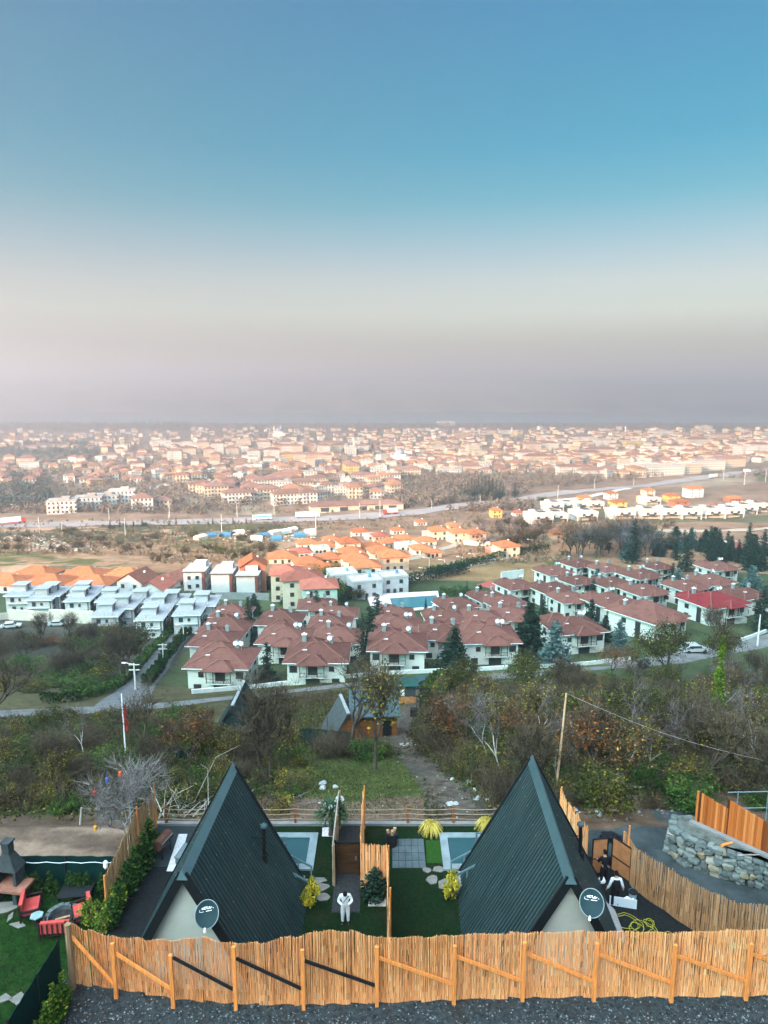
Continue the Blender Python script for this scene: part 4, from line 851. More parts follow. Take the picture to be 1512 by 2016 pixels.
J2 = dict(base); J2.update(hd=(0, -.05, 1.62, (.075, .085)), elL=(.26, -.12, 1.16, .048), wrL=(.20, -.33, 1.08, .032), pmL=(.19, -.40, 1.08, (.04, .022)))
person('man in black seen from behind, standing in the open yard gate', hit(1188, 1738), R(188), J2, (mBlackCl, mBlackCl, mBlackCl))
J3 = dict(base); J3.update(elL=(.30, .06, 1.15, .048), wrL=(.40, .02, .92, .032), pmL=(.43, .0, .86, (.04, .022)), elR=(-.29, .05, 1.15, .048), wrR=(-.36, -.02, .92, .032), pmR=(-.37, -.05, .85, (.04, .022)), knR=(-.13, -.04, .5, .065))
person('man in a black vest over pale sleeves, seen from behind beside the reed screen', hit(1210, 1782), R(176), J3, (mWhiteCl, mBlackCl, mBlackCl), vest=mBlackCl)
# ------------------------------------------------------------------ plants: one prototype of each kind
G = np.random.default_rng(11)
def quads(P, size, up=.3, asp=.55, g=G):
    """leaf-sized faces at the points P, turned every way"""
    n = len(P); a = g.normal(size=(n, 3)); a[:, 2] *= 1 - up; a /= np.linalg.norm(a, axis=1)[:, None] + 1e-9
    b = g.normal(size=(n, 3)); b = np.cross(a, b); b /= np.linalg.norm(b, axis=1)[:, None] + 1e-9
    s = (np.asarray(size) * g.uniform(.6, 1.35, n))[:, None]
    V = np.stack([P - a * s, P - b * s * asp, P + a * s, P + b * s * asp], 1).reshape(-1, 3)
    return V
def blob(n, rad, clumps=14, g=G, flat=.8, base=.0, tight=.36):
    """points gathered in uneven clumps through a crown"""
    c = g.normal(size=(clumps, 3)); c /= np.linalg.norm(c, axis=1)[:, None]; c *= (g.random(clumps) ** .4)[:, None] * .72
    k = g.integers(0, clumps, n); r = g.normal(size=(n, 3)); r /= np.linalg.norm(r, axis=1)[:, None]; r *= (g.random(n) ** .5)[:, None] * tight * g.uniform(.6, 1.3, clumps)[k][:, None]
    P = (c[k] + r); P[:, 2] *= flat; P = P * rad; P[:, 2] += rad * flat * .75 + base; P[:, 2] = np.maximum(P[:, 2], .02); return P, k
def leafobj(name, parts, mats, parent=None):
    """parts: (V of 4-corner faces, colour numbers, material index)"""
    V = np.concatenate([p[0] for p in parts]); n = len(V) // 4; me = npmesh(name, V, np.arange(n * 4).reshape(-1, 4), np.concatenate([p[1] for p in parts]), mats[0])
    for m in mats[1:]: me.materials.append(m)
    if len(mats) > 1: me.polygons.foreach_set('material_index', np.concatenate([np.full(len(p[1]), p[2], np.int32) for p in parts]))
    return obj(name, me, parent)
def ribbons(A, B, w, g=G):
    d = B - A; s = np.cross(d, g.normal(size=d.shape)); s /= np.linalg.norm(s, axis=1)[:, None] + 1e-9; s *= np.asarray(w)[:, None] if np.ndim(w) else w
    return np.stack([A - s, A + s, B + s * .35, B - s * .35], 1).reshape(-1, 3)
mLeafG = MA('leaf_green', [(0, (0.0073, 0.0202, 0.0063)), (.5, (.029, .068, .0145)), (.85, (.066, .115, .022)), (1, (0.1325, 0.1512, 0.0277))], .8, .25)
mLeafO = MA('leaf_olive', [(0, (0.0119, 0.0173, 0.0063)), (.5, (0.0344, 0.0432, 0.0119)), (.85, (0.0861, 0.0900, 0.0174)), (1, (0.2385, 0.1944, 0.0238))], .8, .25)
mLeafB = MA('leaf_brown', [(0, (0.0188, 0.0150, 0.0082)), (.5, (0.0513, 0.0394, 0.0194)), (.85, (0.0907, 0.0666, 0.0299)), (1, (0.1689, 0.1088, 0.0337))], .85, .25)
mLeafY = MA('leaf_yellow', [(0, (0.0414, 0.0450, 0.0099)), (.4, (0.1242, 0.1080, 0.0198)), (.8, (0.2650, 0.1980, 0.0297)), (1, (0.4140, 0.3060, 0.0396))], .8, .2)
mLeafR = MA('leaf_orange', [(0, (0.0580, 0.0225, 0.0099)), (.4, (0.1490, 0.0522, 0.0178)), (.8, (0.2484, 0.0900, 0.0257)), (1, (0.3146, 0.1620, 0.0396))], .8, .2)
mTwig = MA('twig', [(0, (.028, .022, .014)), (.5, (.074, .057, .037)), (1, (.145, .117, .083))], .95, .2)
mTwigP = MA('pale_twig', [(0, (0.0630, 0.0490, 0.0462)), (.5, (0.1330, 0.1085, 0.1078)), (1, (0.2380, 0.2100, 0.2079))], .95, .15)
mBarkD = M('bark', (.085, .065, .05), .95, .4, 4, stretch=(1, 1, .25)); mBarkL = M('birch_bark', (.36, .34, .31), .9, .35, 4, stretch=(1, 1, .4))
mNeedle = MA('needle_dark', [(0, (.006, .016, .012)), (.5, (.014, .034, .023)), (1, (.035, .065, .035))], .85, .2)
mNeedleB = MA('needle_blue', [(0, (.022, .045, .043)), (.5, (.06, .105, .10)), (1, (.13, .19, .175))], .85, .15)
mThuja = MA('thuja_green', [(0, (.005, .017, .005)), (.5, (.016, .045, .010)), (1, (.06, .10, .018))], .85, .15)
mGold = MA('golden_leaf', [(0, (.06, .09, .012)), (.35, (.22, .22, .02)), (.75, (.55, .42, .03)), (1, (.7, .58, .06))], .8, .1)
cl = lambda k, n, g=G: np.clip(.5 + (g.normal(0, .16, 64))[k % 64] + g.normal(0, .17, n), 0, 1)
PROTO = {}
def shrub(name, cat, h, leafs, twigs, mats, seed, lsize=.13, tw=.014, flat=.8, spread=1.0, clumps=14):
    g = np.random.default_rng(seed); t = thing(name, 'x', cat); rad = h / (flat * 1.6); parts = []
    P, k = blob(leafs, rad, clumps, g, flat); P[:, :2] *= spread; parts.append((quads(P, lsize, .3, .6, g), cl(k, leafs, g), 0)); leafobj('foliage', parts, [mats[0]], t)
    n = twigs; a = g.uniform(0, 6.28, n); lean = g.uniform(0, .8, n) ** 1.1; st = np.stack([np.cos(a) * g.uniform(0, .25, n) * rad, np.sin(a) * g.uniform(0, .25, n) * rad, np.zeros(n)], -1)
    Lh = h * g.uniform(.5, 1.2, n); E = st + np.stack([np.cos(a) * lean, np.sin(a) * lean, np.ones(n)], -1) * Lh[:, None] * .85; Mi = (st + E) / 2 + g.normal(0, .08 * h, (n, 3)); Mi[:, 2] = np.maximum(Mi[:, 2], .1)
    V = [ribbons(st, Mi, tw * 1.3, g), ribbons(Mi, E, tw, g)]
    for _ in range(3): q = Mi + (E - Mi) * g.random((n, 1)); V.append(ribbons(q, q + g.normal(0, .2 * h, (n, 3)) + np.array([0, 0, .12 * h]), tw * .6, g))
    V = np.concatenate(V); leafobj('stems', [(V, g.random(len(V) // 4), 0)], [mats[1]], t)
    return Proto(t)
def grow(g, h, splits=3, lean=.5, levels=5, r0=.16, trunk=.3, up=.25, multi=1):
    """a branching skeleton: (segments of trunk and limbs, twig ends)"""
    seg = []; tips = []
    def rec(p, d, L_, r, lv):
        q = p
        for s_ in range(3):
            d = (d + Vector(g.normal(0, .12, 3)) + Vector((0, 0, up * .12))).normalized(); n = q + d * L_ / 3; seg.append((q, n, r * (1 - .12 * s_), r * (1 - .12 * (s_ + 1)), lv)); q = n
            if lv >= 2 and s_ < 2 and lv < levels: tips.append((q, (d + Vector(g.normal(0, .6, 3))).normalized(), L_ * .55))
        if lv >= levels: tips.append((q, d, L_)); return
        for k in range(splits if lv else splits + 1):
            a = g.uniform(0, 6.28); o = d.orthogonal().normalized(); o2 = d.cross(o); nd = (d * (1 - .25 * lean) + (o * math.cos(a) + o2 * math.sin(a)) * g.uniform(.5, 1.15) * lean + Vector((0, 0, up * .5))).normalized()
            rec(q, nd, L_ * g.uniform(.62, .86), r * .62, lv + 1)
    for m_ in range(multi):
        d = Vector((g.normal(0, .22), g.normal(0, .22), 1)).normalized() if multi > 1 else Vector((g.normal(0, .04), g.normal(0, .04), 1)); rec(Vector((0, 0, -.2)), d, h * trunk, r0, 0)
    return seg, tips
def tree(name, cat, h, seed, bark=mBarkD, twigm=mTwig, leaf=None, nleaf=0, lsize=.16, fuzz=6, multi=1, tw=.012, **k):
    g = np.random.default_rng(seed); t = thing(name, 'x', cat); seg, tips = grow(g, h, multi=multi, **k)
    m = MB()
    for p, q, a, b, lv in seg:
        if lv <= 1: m.tube([p, q], [a, b], 6, cap=False)
    m.build('trunk', bark, t, smooth=True)
    A = np.array([p for p, q, a, b, lv in seg if lv >= 2]); B = np.array([q for p, q, a, b, lv in seg if lv >= 2]); Rr = np.array([a for p, q, a, b, lv in seg if lv >= 2])
    parts = [(np.concatenate([ribbons(A, B, Rr, g), ribbons(A, B, Rr, g)]), np.tile(g.random(len(A)), 2) * .7, 0)]
    TP = np.array([p for p, d, l in tips]); TD = np.array([d for p, d, l in tips]); TL = np.array([l for p, d, l in tips])
    for _ in range(fuzz):
        d = TD + g.normal(0, .55, TD.shape); d /= np.linalg.norm(d, axis=1)[:, None]; E = TP + d * (TL * g.uniform(.6, 1.5, len(TL)))[:, None]; parts.append((ribbons(TP, E, tw, g), g.random(len(TP)), 0))
    mats = [twigm]
    if leaf:
        i = g.integers(0, len(TP), nleaf); P = TP[i] + g.normal(0, .05 * h, (nleaf, 3)); parts.append((quads(P, lsize, .3, .6, g), np.clip(g.normal(.5, .25, nleaf), 0, 1), 1)); mats.append(leaf)
    leafobj('crown', parts, mats, t); p = Proto(t); p.h = max(float(TP[:, 2].max()) * 1.04, 1); return p
def conifer(name, cat, h, w, seed, mat, layers=26, per=18, col=1.0, dens=10, droop=.25):
    g = np.random.default_rng(seed); t = thing(name, 'x', cat); m = MB(); m.tube([(0, 0, -.3), (0, 0, h * .5), (0, 0, h * .98)], [.018 * h, .011 * h, .003 * h], 6); m.build('trunk', mBarkD, t)
    P = []; S_ = []
    for i in range(layers):
        f = (i + .5) / layers; z = h * (.06 + .92 * f); r = w / 2 * ((1 - f) ** .85 * .95 + .06) * (1 if col == 1 else (min(1, f * 6 + .4) ** .5))
        for j in range(max(4, int(per * (1 - f * .55)))):
            a = g.uniform(0, 6.28); rr = r * g.uniform(.7, 1.18)
            n = max(3, int(dens * (1 - f * .5)))
            s = np.linspace(.12, 1, n); P.append(np.stack([np.cos(a) * rr * s, np.sin(a) * rr * s, z - droop * rr * s ** 1.5 + .10 * rr * (s > .8) + g.normal(0, .02 * h / layers, n)], -1) + g.normal(0, .035 * w, (n, 3))); S_.append(np.full(n, .058 * w + .05) * (1 - f * .35))
    P = np.concatenate(P); S_ = np.concatenate(S_); leafobj('crown', [(quads(P, S_, .55, .5, g), np.clip(g.normal(.5, .2, len(P)), 0, 1), 0)], [mat], t); p = Proto(t); p.h = h; return p
# ------------------------------------------------------------------ where plants grow on the slope
SH1 = [shrub('shrub', 'shrub', 2.4, 2600, 60, (mLeafG, mTwig), 21, lsize=.085, tw=.009, clumps=22), shrub('shrub', 'shrub', 2.4, 2300, 90, (mLeafO, mTwig), 22, lsize=.085, tw=.009, clumps=22), shrub('shrub', 'shrub', 2.4, 1500, 220, (mLeafB, mTwig), 23, lsize=.075, tw=.008, clumps=24), shrub('shrub', 'shrub', 2.4, 1000, 160, (mLeafY, mTwig), 24, lsize=.075, tw=.008, clumps=20), shrub('shrub', 'shrub', 2.4, 1100, 120, (mLeafR, mTwig), 25, lsize=.075, tw=.008, clumps=20), shrub('shrub', 'shrub', 2.4, 420, 420, (mLeafB, mTwig), 26, lsize=.06, tw=.007, clumps=24)]
SHW = ['leafy green shrub', 'olive green shrub', 'brown withered shrub', 'yellow leaved shrub', 'orange leaved shrub', 'bare grey twiggy shrub']
for p in SH1: p.h = 2.4
BT = [tree('bare_tree', 'tree', 9, 31, splits=3, lean=.75, levels=4, r0=.17, trunk=.24, up=.35), tree('bare_tree', 'tree', 9, 32, splits=3, lean=.55, levels=4, r0=.13, trunk=.26, up=.5, multi=3), tree('bare_tree', 'tree', 8, 33, bark=mBarkL, twigm=mTwigP, splits=2, lean=.5, levels=5, r0=.09, trunk=.3, up=.5, fuzz=4)]
AT = [tree('autumn_tree', 'tree', 8, 41, leaf=mLeafY, nleaf=600, splits=3, lean=.6, levels=4, r0=.12, trunk=.26, up=.4, lsize=.10), tree('autumn_tree', 'tree', 8, 42, leaf=mLeafO, nleaf=3600, splits=3, lean=.7, levels=4, r0=.13, trunk=.24, up=.3, lsize=.10), tree('autumn_tree', 'tree', 8, 43, leaf=mLeafR, nleaf=900, splits=3, lean=.7, levels=4, r0=.11, trunk=.24, up=.3, lsize=.085)]
def plant(P, bx, by, topy=None, label=None, h=None, group=None, wide=1.0, rz=None, sink=.1):
    p = hit(bx, by)
    if h is None: h = hgt(p, bx, topy)
    s = h / P.h; o = P.put(p - Vector((0, 0, sink)), rng.uniform(0, 6.28) if rz is None else rz, (s * wide, s * wide, s), label, group); return o
def where(px, py):
    if py > 1480:
        if px < 340: return 'above the sandy clearing'
        if px < 620: return 'behind the left cabin roof'
        if px < 900: return 'beside the dirt track'
        if px < 1110: return 'near the leaning pole foot'
        return 'behind the gravel yard'
    if py > 1395:
        if px < 250: return 'left of the flagpole'
        if px < 430: return 'right of the flagpole'
        if px < 640: return 'near the dark A-frame sheds'
        if px < 860: return 'near the orange shed'
        if px < 1110: return 'left of the leaning pole'
        if px < 1300: return 'right of the leaning pole'
        return 'near the ivy-clad trunk'
    if px < 420: return 'left of the side road'
    if px < 860: return 'along the paved village road'
    if px < 1110: return 'below the villa garden wall'
    if px < 1300: return 'below the blue spruce'
    return 'below the bright red roof'
# trees that stand out
L_ = [(BT[1], 528, 1537, 1335, 'dark bare multi-stemmed tree standing before the dark A-frame shed'), (BT[0], 690, 1487, 1275, 'tall bare tree with thick trunk in front of the grey-roofed cabin'), (AT[0], 737, 1515, 1305, 'slender tree with yellow leaves in front of the orange shed'),
      (AT[2], 377, 1525, 1395, 'bare pale tree with a few orange leaves and a mistletoe ball'), (BT[0], 290, 1495, 1350, 'thin dark bare tree right of the flagpole'), (BT[2], 165, 1495, 1385, 'thin bare tree rising from the bank near the left edge'), (BT[0], -12, 1440, 1270, 'bare tree half cut off by the left edge of the view'),
      (BT[2], 960, 1500, 1345, 'pale thin birch in the thicket left of the leaning pole'), (BT[2], 1232, 1530, 1330, 'tall thin pale birch behind the far edge of the gravel yard'), (BT[2], 1290, 1485, 1420, 'short crooked pale trunk in the dark middle of the thicket'), (BT[2], 1416, 1420, 1290, 'pale crooked birch right beside the ivy-clad trunk'),
      (AT[1], 1310, 1350, 1230, 'olive and yellow tree in front of the corner villa'), (AT[0], 1235, 1335, 1265, 'small yellow tree before the blue spruce'), (AT[2], 1205, 1345, 1268, 'rusty orange tree beside the blue spruce'), (AT[1], 1430, 1330, 1240, 'olive tree below the street by the bright red roof'), (AT[1], 1040, 1380, 1285, 'ochre leaved tree below the villa garden wall'), (AT[0], 1460, 1480, 1350, 'tall tree with yellow leaves near the right edge'),
      (BT[1], 245, 1345, 1235, 'big grey bare tree with reddish top left of the side road'), (AT[1], 250, 1330, 1222, 'round olive tree below the white flat-roofed villas'), (BT[0], 495, 1395, 1318, 'bare brown tree in front of the villa garden wall'), (BT[1], 1410, 1265, 1195, 'bare spreading tree before the bright red roofed villa'), (AT[0], 460, 1520, 1430, 'small willowy tree with yellow green leaves behind the cabin ridge')]
for P, bx, by, ty, lab in L_: plant(P, bx, by, ty, lab)
# the round bare tree with toys, on the sandy clearing
crab = tree('bare_tree', 'tree', 5, 51, bark=mBarkL, twigm=MA('silver_twig', [(0, (.10, .09, .085)), (.5, (.19, .175, .165)), (1, (.30, .28, .265))]), splits=3, lean=.8, levels=4, r0=.052, trunk=.22, up=.35, fuzz=9, multi=2, tw=.0055)
o = plant(crab, 254, 1672, 1506, 'round silvery bare tree on the sandy clearing beside the grey reed screen', wide=1.12)
cp = o.location
for dx, dz, col, nm in ((-1.2, 4.0, (.45, .05, .03), 'red'), (.2, 5.1, (.55, .10, .03), 'orange-red'), (-.5, 4.75, (.05, .10, .30), 'blue'), (-1.3, 2.0, (.75, .32, .02), 'yellow')):
    m = MB(); m.tube([(0, 0, .14), (0, 0, .1), (0, 0, -.1), (0, 0, -.14)], [.02, .09, .10, .03], 9); m.tube([(0, 0, .14), (0, 0, .5)], .008, 4); tag(m.build('lantern', M('lantern_' + nm.replace('-', '_'), col, .6, .1, 4), None, cp + Vector((dx, -.9, dz))), f'small {nm} lantern hanging in the silvery bare tree', 'lantern')
# ivy-clad trunk
g = np.random.default_rng(77); t = thing('ivy_tree', 'tall trunk wholly clad in bright green ivy with bare crown', 'tree', hit(1404, 1452)); hh = hgt(hit(1404, 1452), 1404, 1215); m = MB(); m.tube([(0, 0, -.3), (.15, 0, hh * .5), (.1, 0, hh * .92)], [.22, .16, .05], 7); m.build('trunk', mBarkD, t)
n = 3600; z = g.random(n) * hh * .86; a = g.uniform(0, 6.28, n); rr = (.34 + .28 * np.sin(z * 1.3) ** 2 + .2 * np.sin(z * .6)) * g.random(n) ** .4 * (1.15 - z / hh * .5); leafobj('ivy', [(quads(np.stack([np.cos(a) * rr + .12, np.sin(a) * rr, z], -1), .10, .2, .7, g), np.clip(.4 + .45 * z / hh + g.normal(0, .18, n), 0, 1), 0)], [MA('ivy_green', [(0, (.014, .035, .008)), (.5, (.05, .10, .012)), (1, (.17, .24, .02))])], t)
n = 150; A = np.stack([g.normal(.1, .08, n), g.normal(0, .08, n), hh * g.uniform(.75, .95, n)], -1); B = A + g.normal(0, 1.0, (n, 3)) + np.array([0, 0, .8]); leafobj('branches', [(ribbons(A, B, .02, g), g.random(n), 0)], [mTwig], t)
# mistletoe ball
mi = hit(377, 1525); P, k = blob(500, .55, 10, g, 1.0); t = obj('mistletoe', leafobj('mistletoe', [(quads(P - np.array([0, 0, .4]), .07, .2, .6, g), cl(k, 500, g), 0)], [mLeafO]).data); bpy.data.objects.remove([o for o in bpy.data.objects if o.name.startswith('mistletoe') and o is not t][0]); t.name = 'mistletoe'; t.location = atY(358, 1446, mi.y - .3); tag(t, 'round yellow-green mistletoe ball in the pale bare tree', 'mistletoe')

# the thickets: shrubs, saplings and autumn trees, each by itself
TRACK = [(915, 1606, 52), (880, 1560, 46), (838, 1515, 38), (802, 1478, 32), (786, 1448, 27), (800, 1412, 24), (828, 1365, 24), (835, 1345, 22)]
def off_limits(px, py, m=0):
    if py > 1340:
        tx = np.interp(-py, [-a[1] for a in TRACK], [a[0] for a in TRACK]); tw = np.interp(-py, [-a[1] for a in TRACK], [a[2] for a in TRACK])
        if abs(px - tx) < tw + m: return True
    if 585 < px < 830 and 1495 < py < 1610: return True                         # grass clearing
    if 400 < px < 800 and 1345 < py < 1462 + m: return True                     # sheds
    if px < 340 and py > 1604: return True
    if py > 1606: return True
    if 225 < px < 275 and 1440 < py < 1500: return True
    ry = np.interp(px, [0, 220, 420, 700, 860, 1060, 1300, 1512], [1405, 1397, 1385, 1347, 1335, 1322, 1300, 1258])
    if px > 860 and py < ry + 8: return True
    if px <= 860 and py < ry + 22 + m * .4: return True
    return False
def scatter(n, box, pick, tries=6000, sep=1.6, seed=1):
    r = random.Random(seed); got = []; k = 0
    a0, b0, a1, b1 = box
    while len(got) < n and k < tries:
        k += 1; px, py = r.uniform(a0, a1), b0 + (b1 - b0) * r.random() ** .75
        if off_limits(px, py, 12): continue
        p = hit(px, py)
        if any((p.x - q.x) ** 2 + (p.y - q.y) ** 2 < sep * sep for q in got): continue
        got.append(p); pick(r, p, px, py)
    return got
def put_shrub(weights, hs, grp):
    def f(r, p, px, py):
        i = r.choices(range(6), weights)[0]; i = 1 if i == 4 and p.y < 48 else i; h = r.uniform(*hs) * (.72 if p.y < 48 else 1) * (1.15 if i == 5 else 1); s = h / 2.4; w = s * r.uniform(.9, 1.5)
        o = SH1[i].put(p - Vector((0, 0, .15)), r.uniform(0, 6.28), (w, w, s), None, grp); later(o, SHW[i], where(px, py))
    return f
scatter(140, (850, 1335, 1530, 1600), put_shrub((9, 9, 4, 2.4, .6, 1.2), (1.6, 3.6), 'shrubs of the thicket'), sep=2.0, seed=2)
scatter(88, (-20, 1400, 640, 1604), put_shrub((9, 5, 1.5, .8, .3, 1), (1.0, 2.4), 'shrubs of the left bank'), sep=1.9, seed=3)
scatter(8, (640, 1462, 830, 1500), put_shrub((4, 4, 2, 1, 0, 2), (1.0, 2.0), 'shrubs near the track'), sep=1.6, seed=4)
TW = ['bare brown sapling', 'bare many-stemmed sapling', 'thin pale sapling']
def put_sap(hs, grp):
    def f(r, p, px, py):
        i = r.choices(range(3), (4, 5, 3))[0]; h = r.uniform(*hs); s = h / BT[i].h; o = BT[i].put(p - Vector((0, 0, .1)), r.uniform(0, 6.28), (s * 1.1, s * 1.1, s), None, grp); later(o, TW[i], where(px, py))
    return f
scatter(34, (850, 1335, 1530, 1580), put_sap((3.5, 6.5), 'bare trees of the thicket'), sep=2.6, seed=5)
scatter(15, (-20, 1405, 620, 1590), put_sap((2.0, 4.0), 'bare trees of the left bank'), sep=3, seed=6)
AW = ['yellow leaved young tree', 'olive leaved young tree', 'orange leaved young tree']
def put_aut(hs, grp):
    def f(r, p, px, py):
        i = r.choices(range(3), (3, 4, .6))[0]; h = r.uniform(*hs); s = h / AT[i].h; o = AT[i].put(p - Vector((0, 0, .1)), r.uniform(0, 6.28), (s * 1.15, s * 1.15, s), None, grp); later(o, AW[i], where(px, py))
    return f
scatter(34, (870, 1335, 1530, 1570), put_aut((3.0, 6.0), 'autumn trees of the thicket'), sep=3, seed=7)
scatter(9, (-20, 1405, 600, 1580), put_aut((2.2, 4.0), 'autumn trees of the left bank'), sep=3, seed=8)
def put_bush(r, p, px, py):
    i = r.choices(range(6), (4, 3, 2, .25, .2, 6))[0]; s = r.uniform(1.6, 3.4) / 2.4; o = SH1[i].put(p - Vector((0, 0, .2)), r.uniform(0, 6.28), (s * 1.7, s * 1.7, s), None, 'bushes of the plot left of the side road'); later(o, SHW[i], where(px, py))
def lim2(px, py):
    return px > np.interp(py, [1225, 1290, 1370], [345, 262, 175]) or py < np.interp(px, [0, 120, 320], [1268, 1262, 1236])
r = random.Random(9); n = 0; got = []
while n < 40:
    px, py = r.uniform(-10, 345), r.uniform(1236, 1368)
    if lim2(px, py): continue
    p = hit(px, py)
    if any((p - q).length < 2.6 for q in got): continue
    got.append(p); n += 1; put_bush(r, p, px, py)
r = random.Random(19)
for i in range(16):
    px, py = r.uniform(0, 320), r.uniform(1255, 1345)
    if lim2(px, py): continue
    j = r.choice((0, 1)); o = plant(BT[j], px, py, h=r.uniform(4, 7.5), group='bare trees of the plot left of the side road'); later(o, TW[j].replace('sapling', 'tree'), where(px, py))

# ground cover that nobody could count: low leaves, brambles and thin dead stems over the bank
def cover():
    g = np.random.default_rng(23); N = 420000; y = 36.2 + 80 * g.random(N) ** .8; x = (g.random(N) * 2 - 1) * (y * .62 + 6); z = T(x, y)
    zz = z - CAMZ; zc = y * math.cos(PITCH) - zz * math.sin(PITCH); px = 756 + F * x / zc; py = 1008 + F * (-y * math.sin(PITCH) - zz * math.cos(PITCH)) / zc
    tx = np.interp(-py, [-a[1] for a in TRACK], [a[0] for a in TRACK]); tw = np.interp(-py, [-a[1] for a in TRACK], [a[2] for a in TRACK])
    ry = np.interp(px, [0, 220, 420, 700, 860, 1060, 1300, 1512], [1405, 1397, 1385, 1347, 1335, 1322, 1300, 1258])
    ok = (np.abs(px - tx) > tw * g.uniform(.35, 1.15, N)) & (py > ry + np.where(px < 860, 12, 4)) & ~((px > 690) & (px < 800) & (py < 1470)) & ~((px > 420) & (px < 480) & (py > 1370) & (py < 1455)) & ~((px > 1120) & (py > 1552 + 14 * np.sin(px / 25))) & (g.random(N) < .45 + .55 * (_noise(x, y, 3.1) > -.25)) & (g.random(N) < np.clip((y - 36.2) / 2.5, .12, 1))
    x, y, z, px, py = (q[ok] for q in (x, y, z, px, py)); n = len(x); clear = (px > 575) & (px < 835) & (py > 1490)
    hgt_ = np.where(clear, .10, .55) * g.random(n) ** 1.6; br = g.random(n); zone_ = _noise(x, y, 5) + _noise(x + 30, y, 11)
    right = px > 850; sel = np.where(clear, 0, np.where(right, np.where(zone_ + g.normal(0, .6, n) > .35, 1, np.where(zone_ + g.normal(0, .6, n) > -.5, 2, 0)), np.where(zone_ + g.normal(0, .5, n) > .2, 0, np.where(zone_ + g.normal(0, .5, n) > -.5, 1, 2))))
    sz = np.where(clear, .06, .11); P = np.stack([x, y, z + hgt_ + .03], -1)
    for i, (nm, mt) in enumerate((('green_ground_cover', mLeafG if False else MA('cover_green', [(0, (.010, .022, .008)), (.5, (.038, .056, .015)), (.9, (.088, .108, .026)), (1, (.20, .19, .05))])), ('olive_ground_cover', mLeafO), ('brown_ground_cover', mLeafB))):
        k = sel == i; kind(leafobj(nm, [(quads(P[k], sz[k], .2, .55, g), np.clip(g.normal(.5, .25, k.sum()), 0, 1), 0)], [mt]), 'stuff')
    k = (~clear) & (g.random(n) < np.where(right, .16, .07)); A = np.stack([x, y, z], -1)[k]; B = A + np.stack([g.normal(0, .5, k.sum()), g.normal(0, .5, k.sum()), g.uniform(.6, 2.6, k.sum())], -1)
    V = np.concatenate([ribbons(A, B, .012, g), ribbons(A * .4 + B * .6, A * .4 + B * .6 + g.normal(0, .55, A.shape), .008, g)]); kind(leafobj('dead_stems', [(V, g.random(len(V) // 4), 0)], [mTwig]), 'stuff')
cover()
strip('dirt_track', [hit(a, b) for a, b, _ in TRACK], [4.6, 3.2, 2.8, 2.3, 2.2, 2.5, 3.2, 4.0], M('mud', (.090, .076, .058), .95, .65, 1.6, bump=.9, detail=10, col2=((.05, .055, .05), .35, .9)), .05, step=1.0)
o, _ = strip('puddle', [hit(787, 1468), hit(818, 1466)], 1.1, M('puddle_water', (.25, .29, .29), .08, .05, 1), .10, step=.5)
# brush heap of pale cut branches
g = np.random.default_rng(31); c = hit(372, 1605); A = np.array(c) + g.normal(0, 1, (70, 3)) * np.array([1.3, .5, .05]); d = g.normal(0, 1, (70, 3)); d[:, 2] = np.abs(d[:, 2]) * .8; B = A + d * 1.1; B2 = B + g.normal(0, .5, B.shape) + np.array([0, 0, -.2]); V = np.concatenate([ribbons(A, B, .035, g), ribbons(B, B2, .018, g)]); tag(leafobj('brush_heap', [(V, g.random(140), 0)], [mBark]), 'heap of pale cut branches behind the dark patio', 'heap')
g = np.random.default_rng(32); c = hit(545, 1585); A = np.array(c) + g.normal(0, 1, (50, 3)) * np.array([1.2, .4, .05]); B = A + np.abs(g.normal(0, .9, (50, 3))) * np.array([1, .3, .5]); tag(leafobj('brush_heap', [(ribbons(A, B, .022, g), g.random(50), 0)], [mTwigP]), 'heap of dark dead branches behind the plunge pool', 'heap')

# ------------------------------------------------------------------ garden plants
TH = conifer('thuja', 'thuja', 1.8, .75, 61, mThuja, 16, 14, 2, 6, -.5)
for i, (a, b, h) in enumerate([(52, 1760, 1.4), (66, 1760, 1.25), (74, 1761, 1.4), (100, 1760, 1.4), (113, 1762, 1.0), (138, 1760, 1.4), (150, 1760, 1.3), (160, 1760, 1.35), (173, 1760, 1.35), (202, 1760, 1.3)]):
    later(plant(TH, a, b, h=h, group='thujas along the net fence', wide=1.15), 'green thuja in the row', 'along the green net fence')
for i, (x, y, h) in enumerate([(-12.6, 29.0, 1.7), (-12.55, 30.0, 2.0), (-12.5, 31.0, 2.1), (-12.4, 32.0, 2.2), (-12.4, 33.0, 2.3), (-12.45, 28.0, 1.7)]):
    o = TH.put(Vector((x, y, 0)), i, (h / 1.8 * 1.25, h / 1.8 * 1.25, h / 1.8), None, 'thujas inside the grey reed screen'); later(o, 'dark thuja in the row', 'inside the grey reed screen')
THY = conifer('thuja', 'thuja', 1.8, .75, 67, MA('thuja_yellow', [(0, (.008, .025, .006)), (.5, (.03, .08, .012)), (.8, (.12, .17, .02)), (1, (.34, .32, .04))]), 16, 14, 2, 6, -.5)
q0, q1 = b0 + Vector((.42, -.7, 0)), b2 + Vector((.5, .2, 0))
for i in range(7):
    q = q0.lerp(q1, .04 + i / 7); h = [1.35, 1.15, 1.5, 1.2, 1.4, 1.1, 1.3][i]; o = THY.put(Vector((q.x, q.y, ZR)), i * 1.3, (h / 1.8 * 1.0, h / 1.8 * 1.0, h / 1.8), None, 'thujas beside the net fence on the road'); later(o, 'yellow-tipped green thuja', 'beside the net fence on the road')
GB = shrub('golden_shrub', 'shrub', 1.5, 900, 20, (mGold, mTwig), 62, lsize=.085, flat=.95, clumps=18); GB.h = 1.5
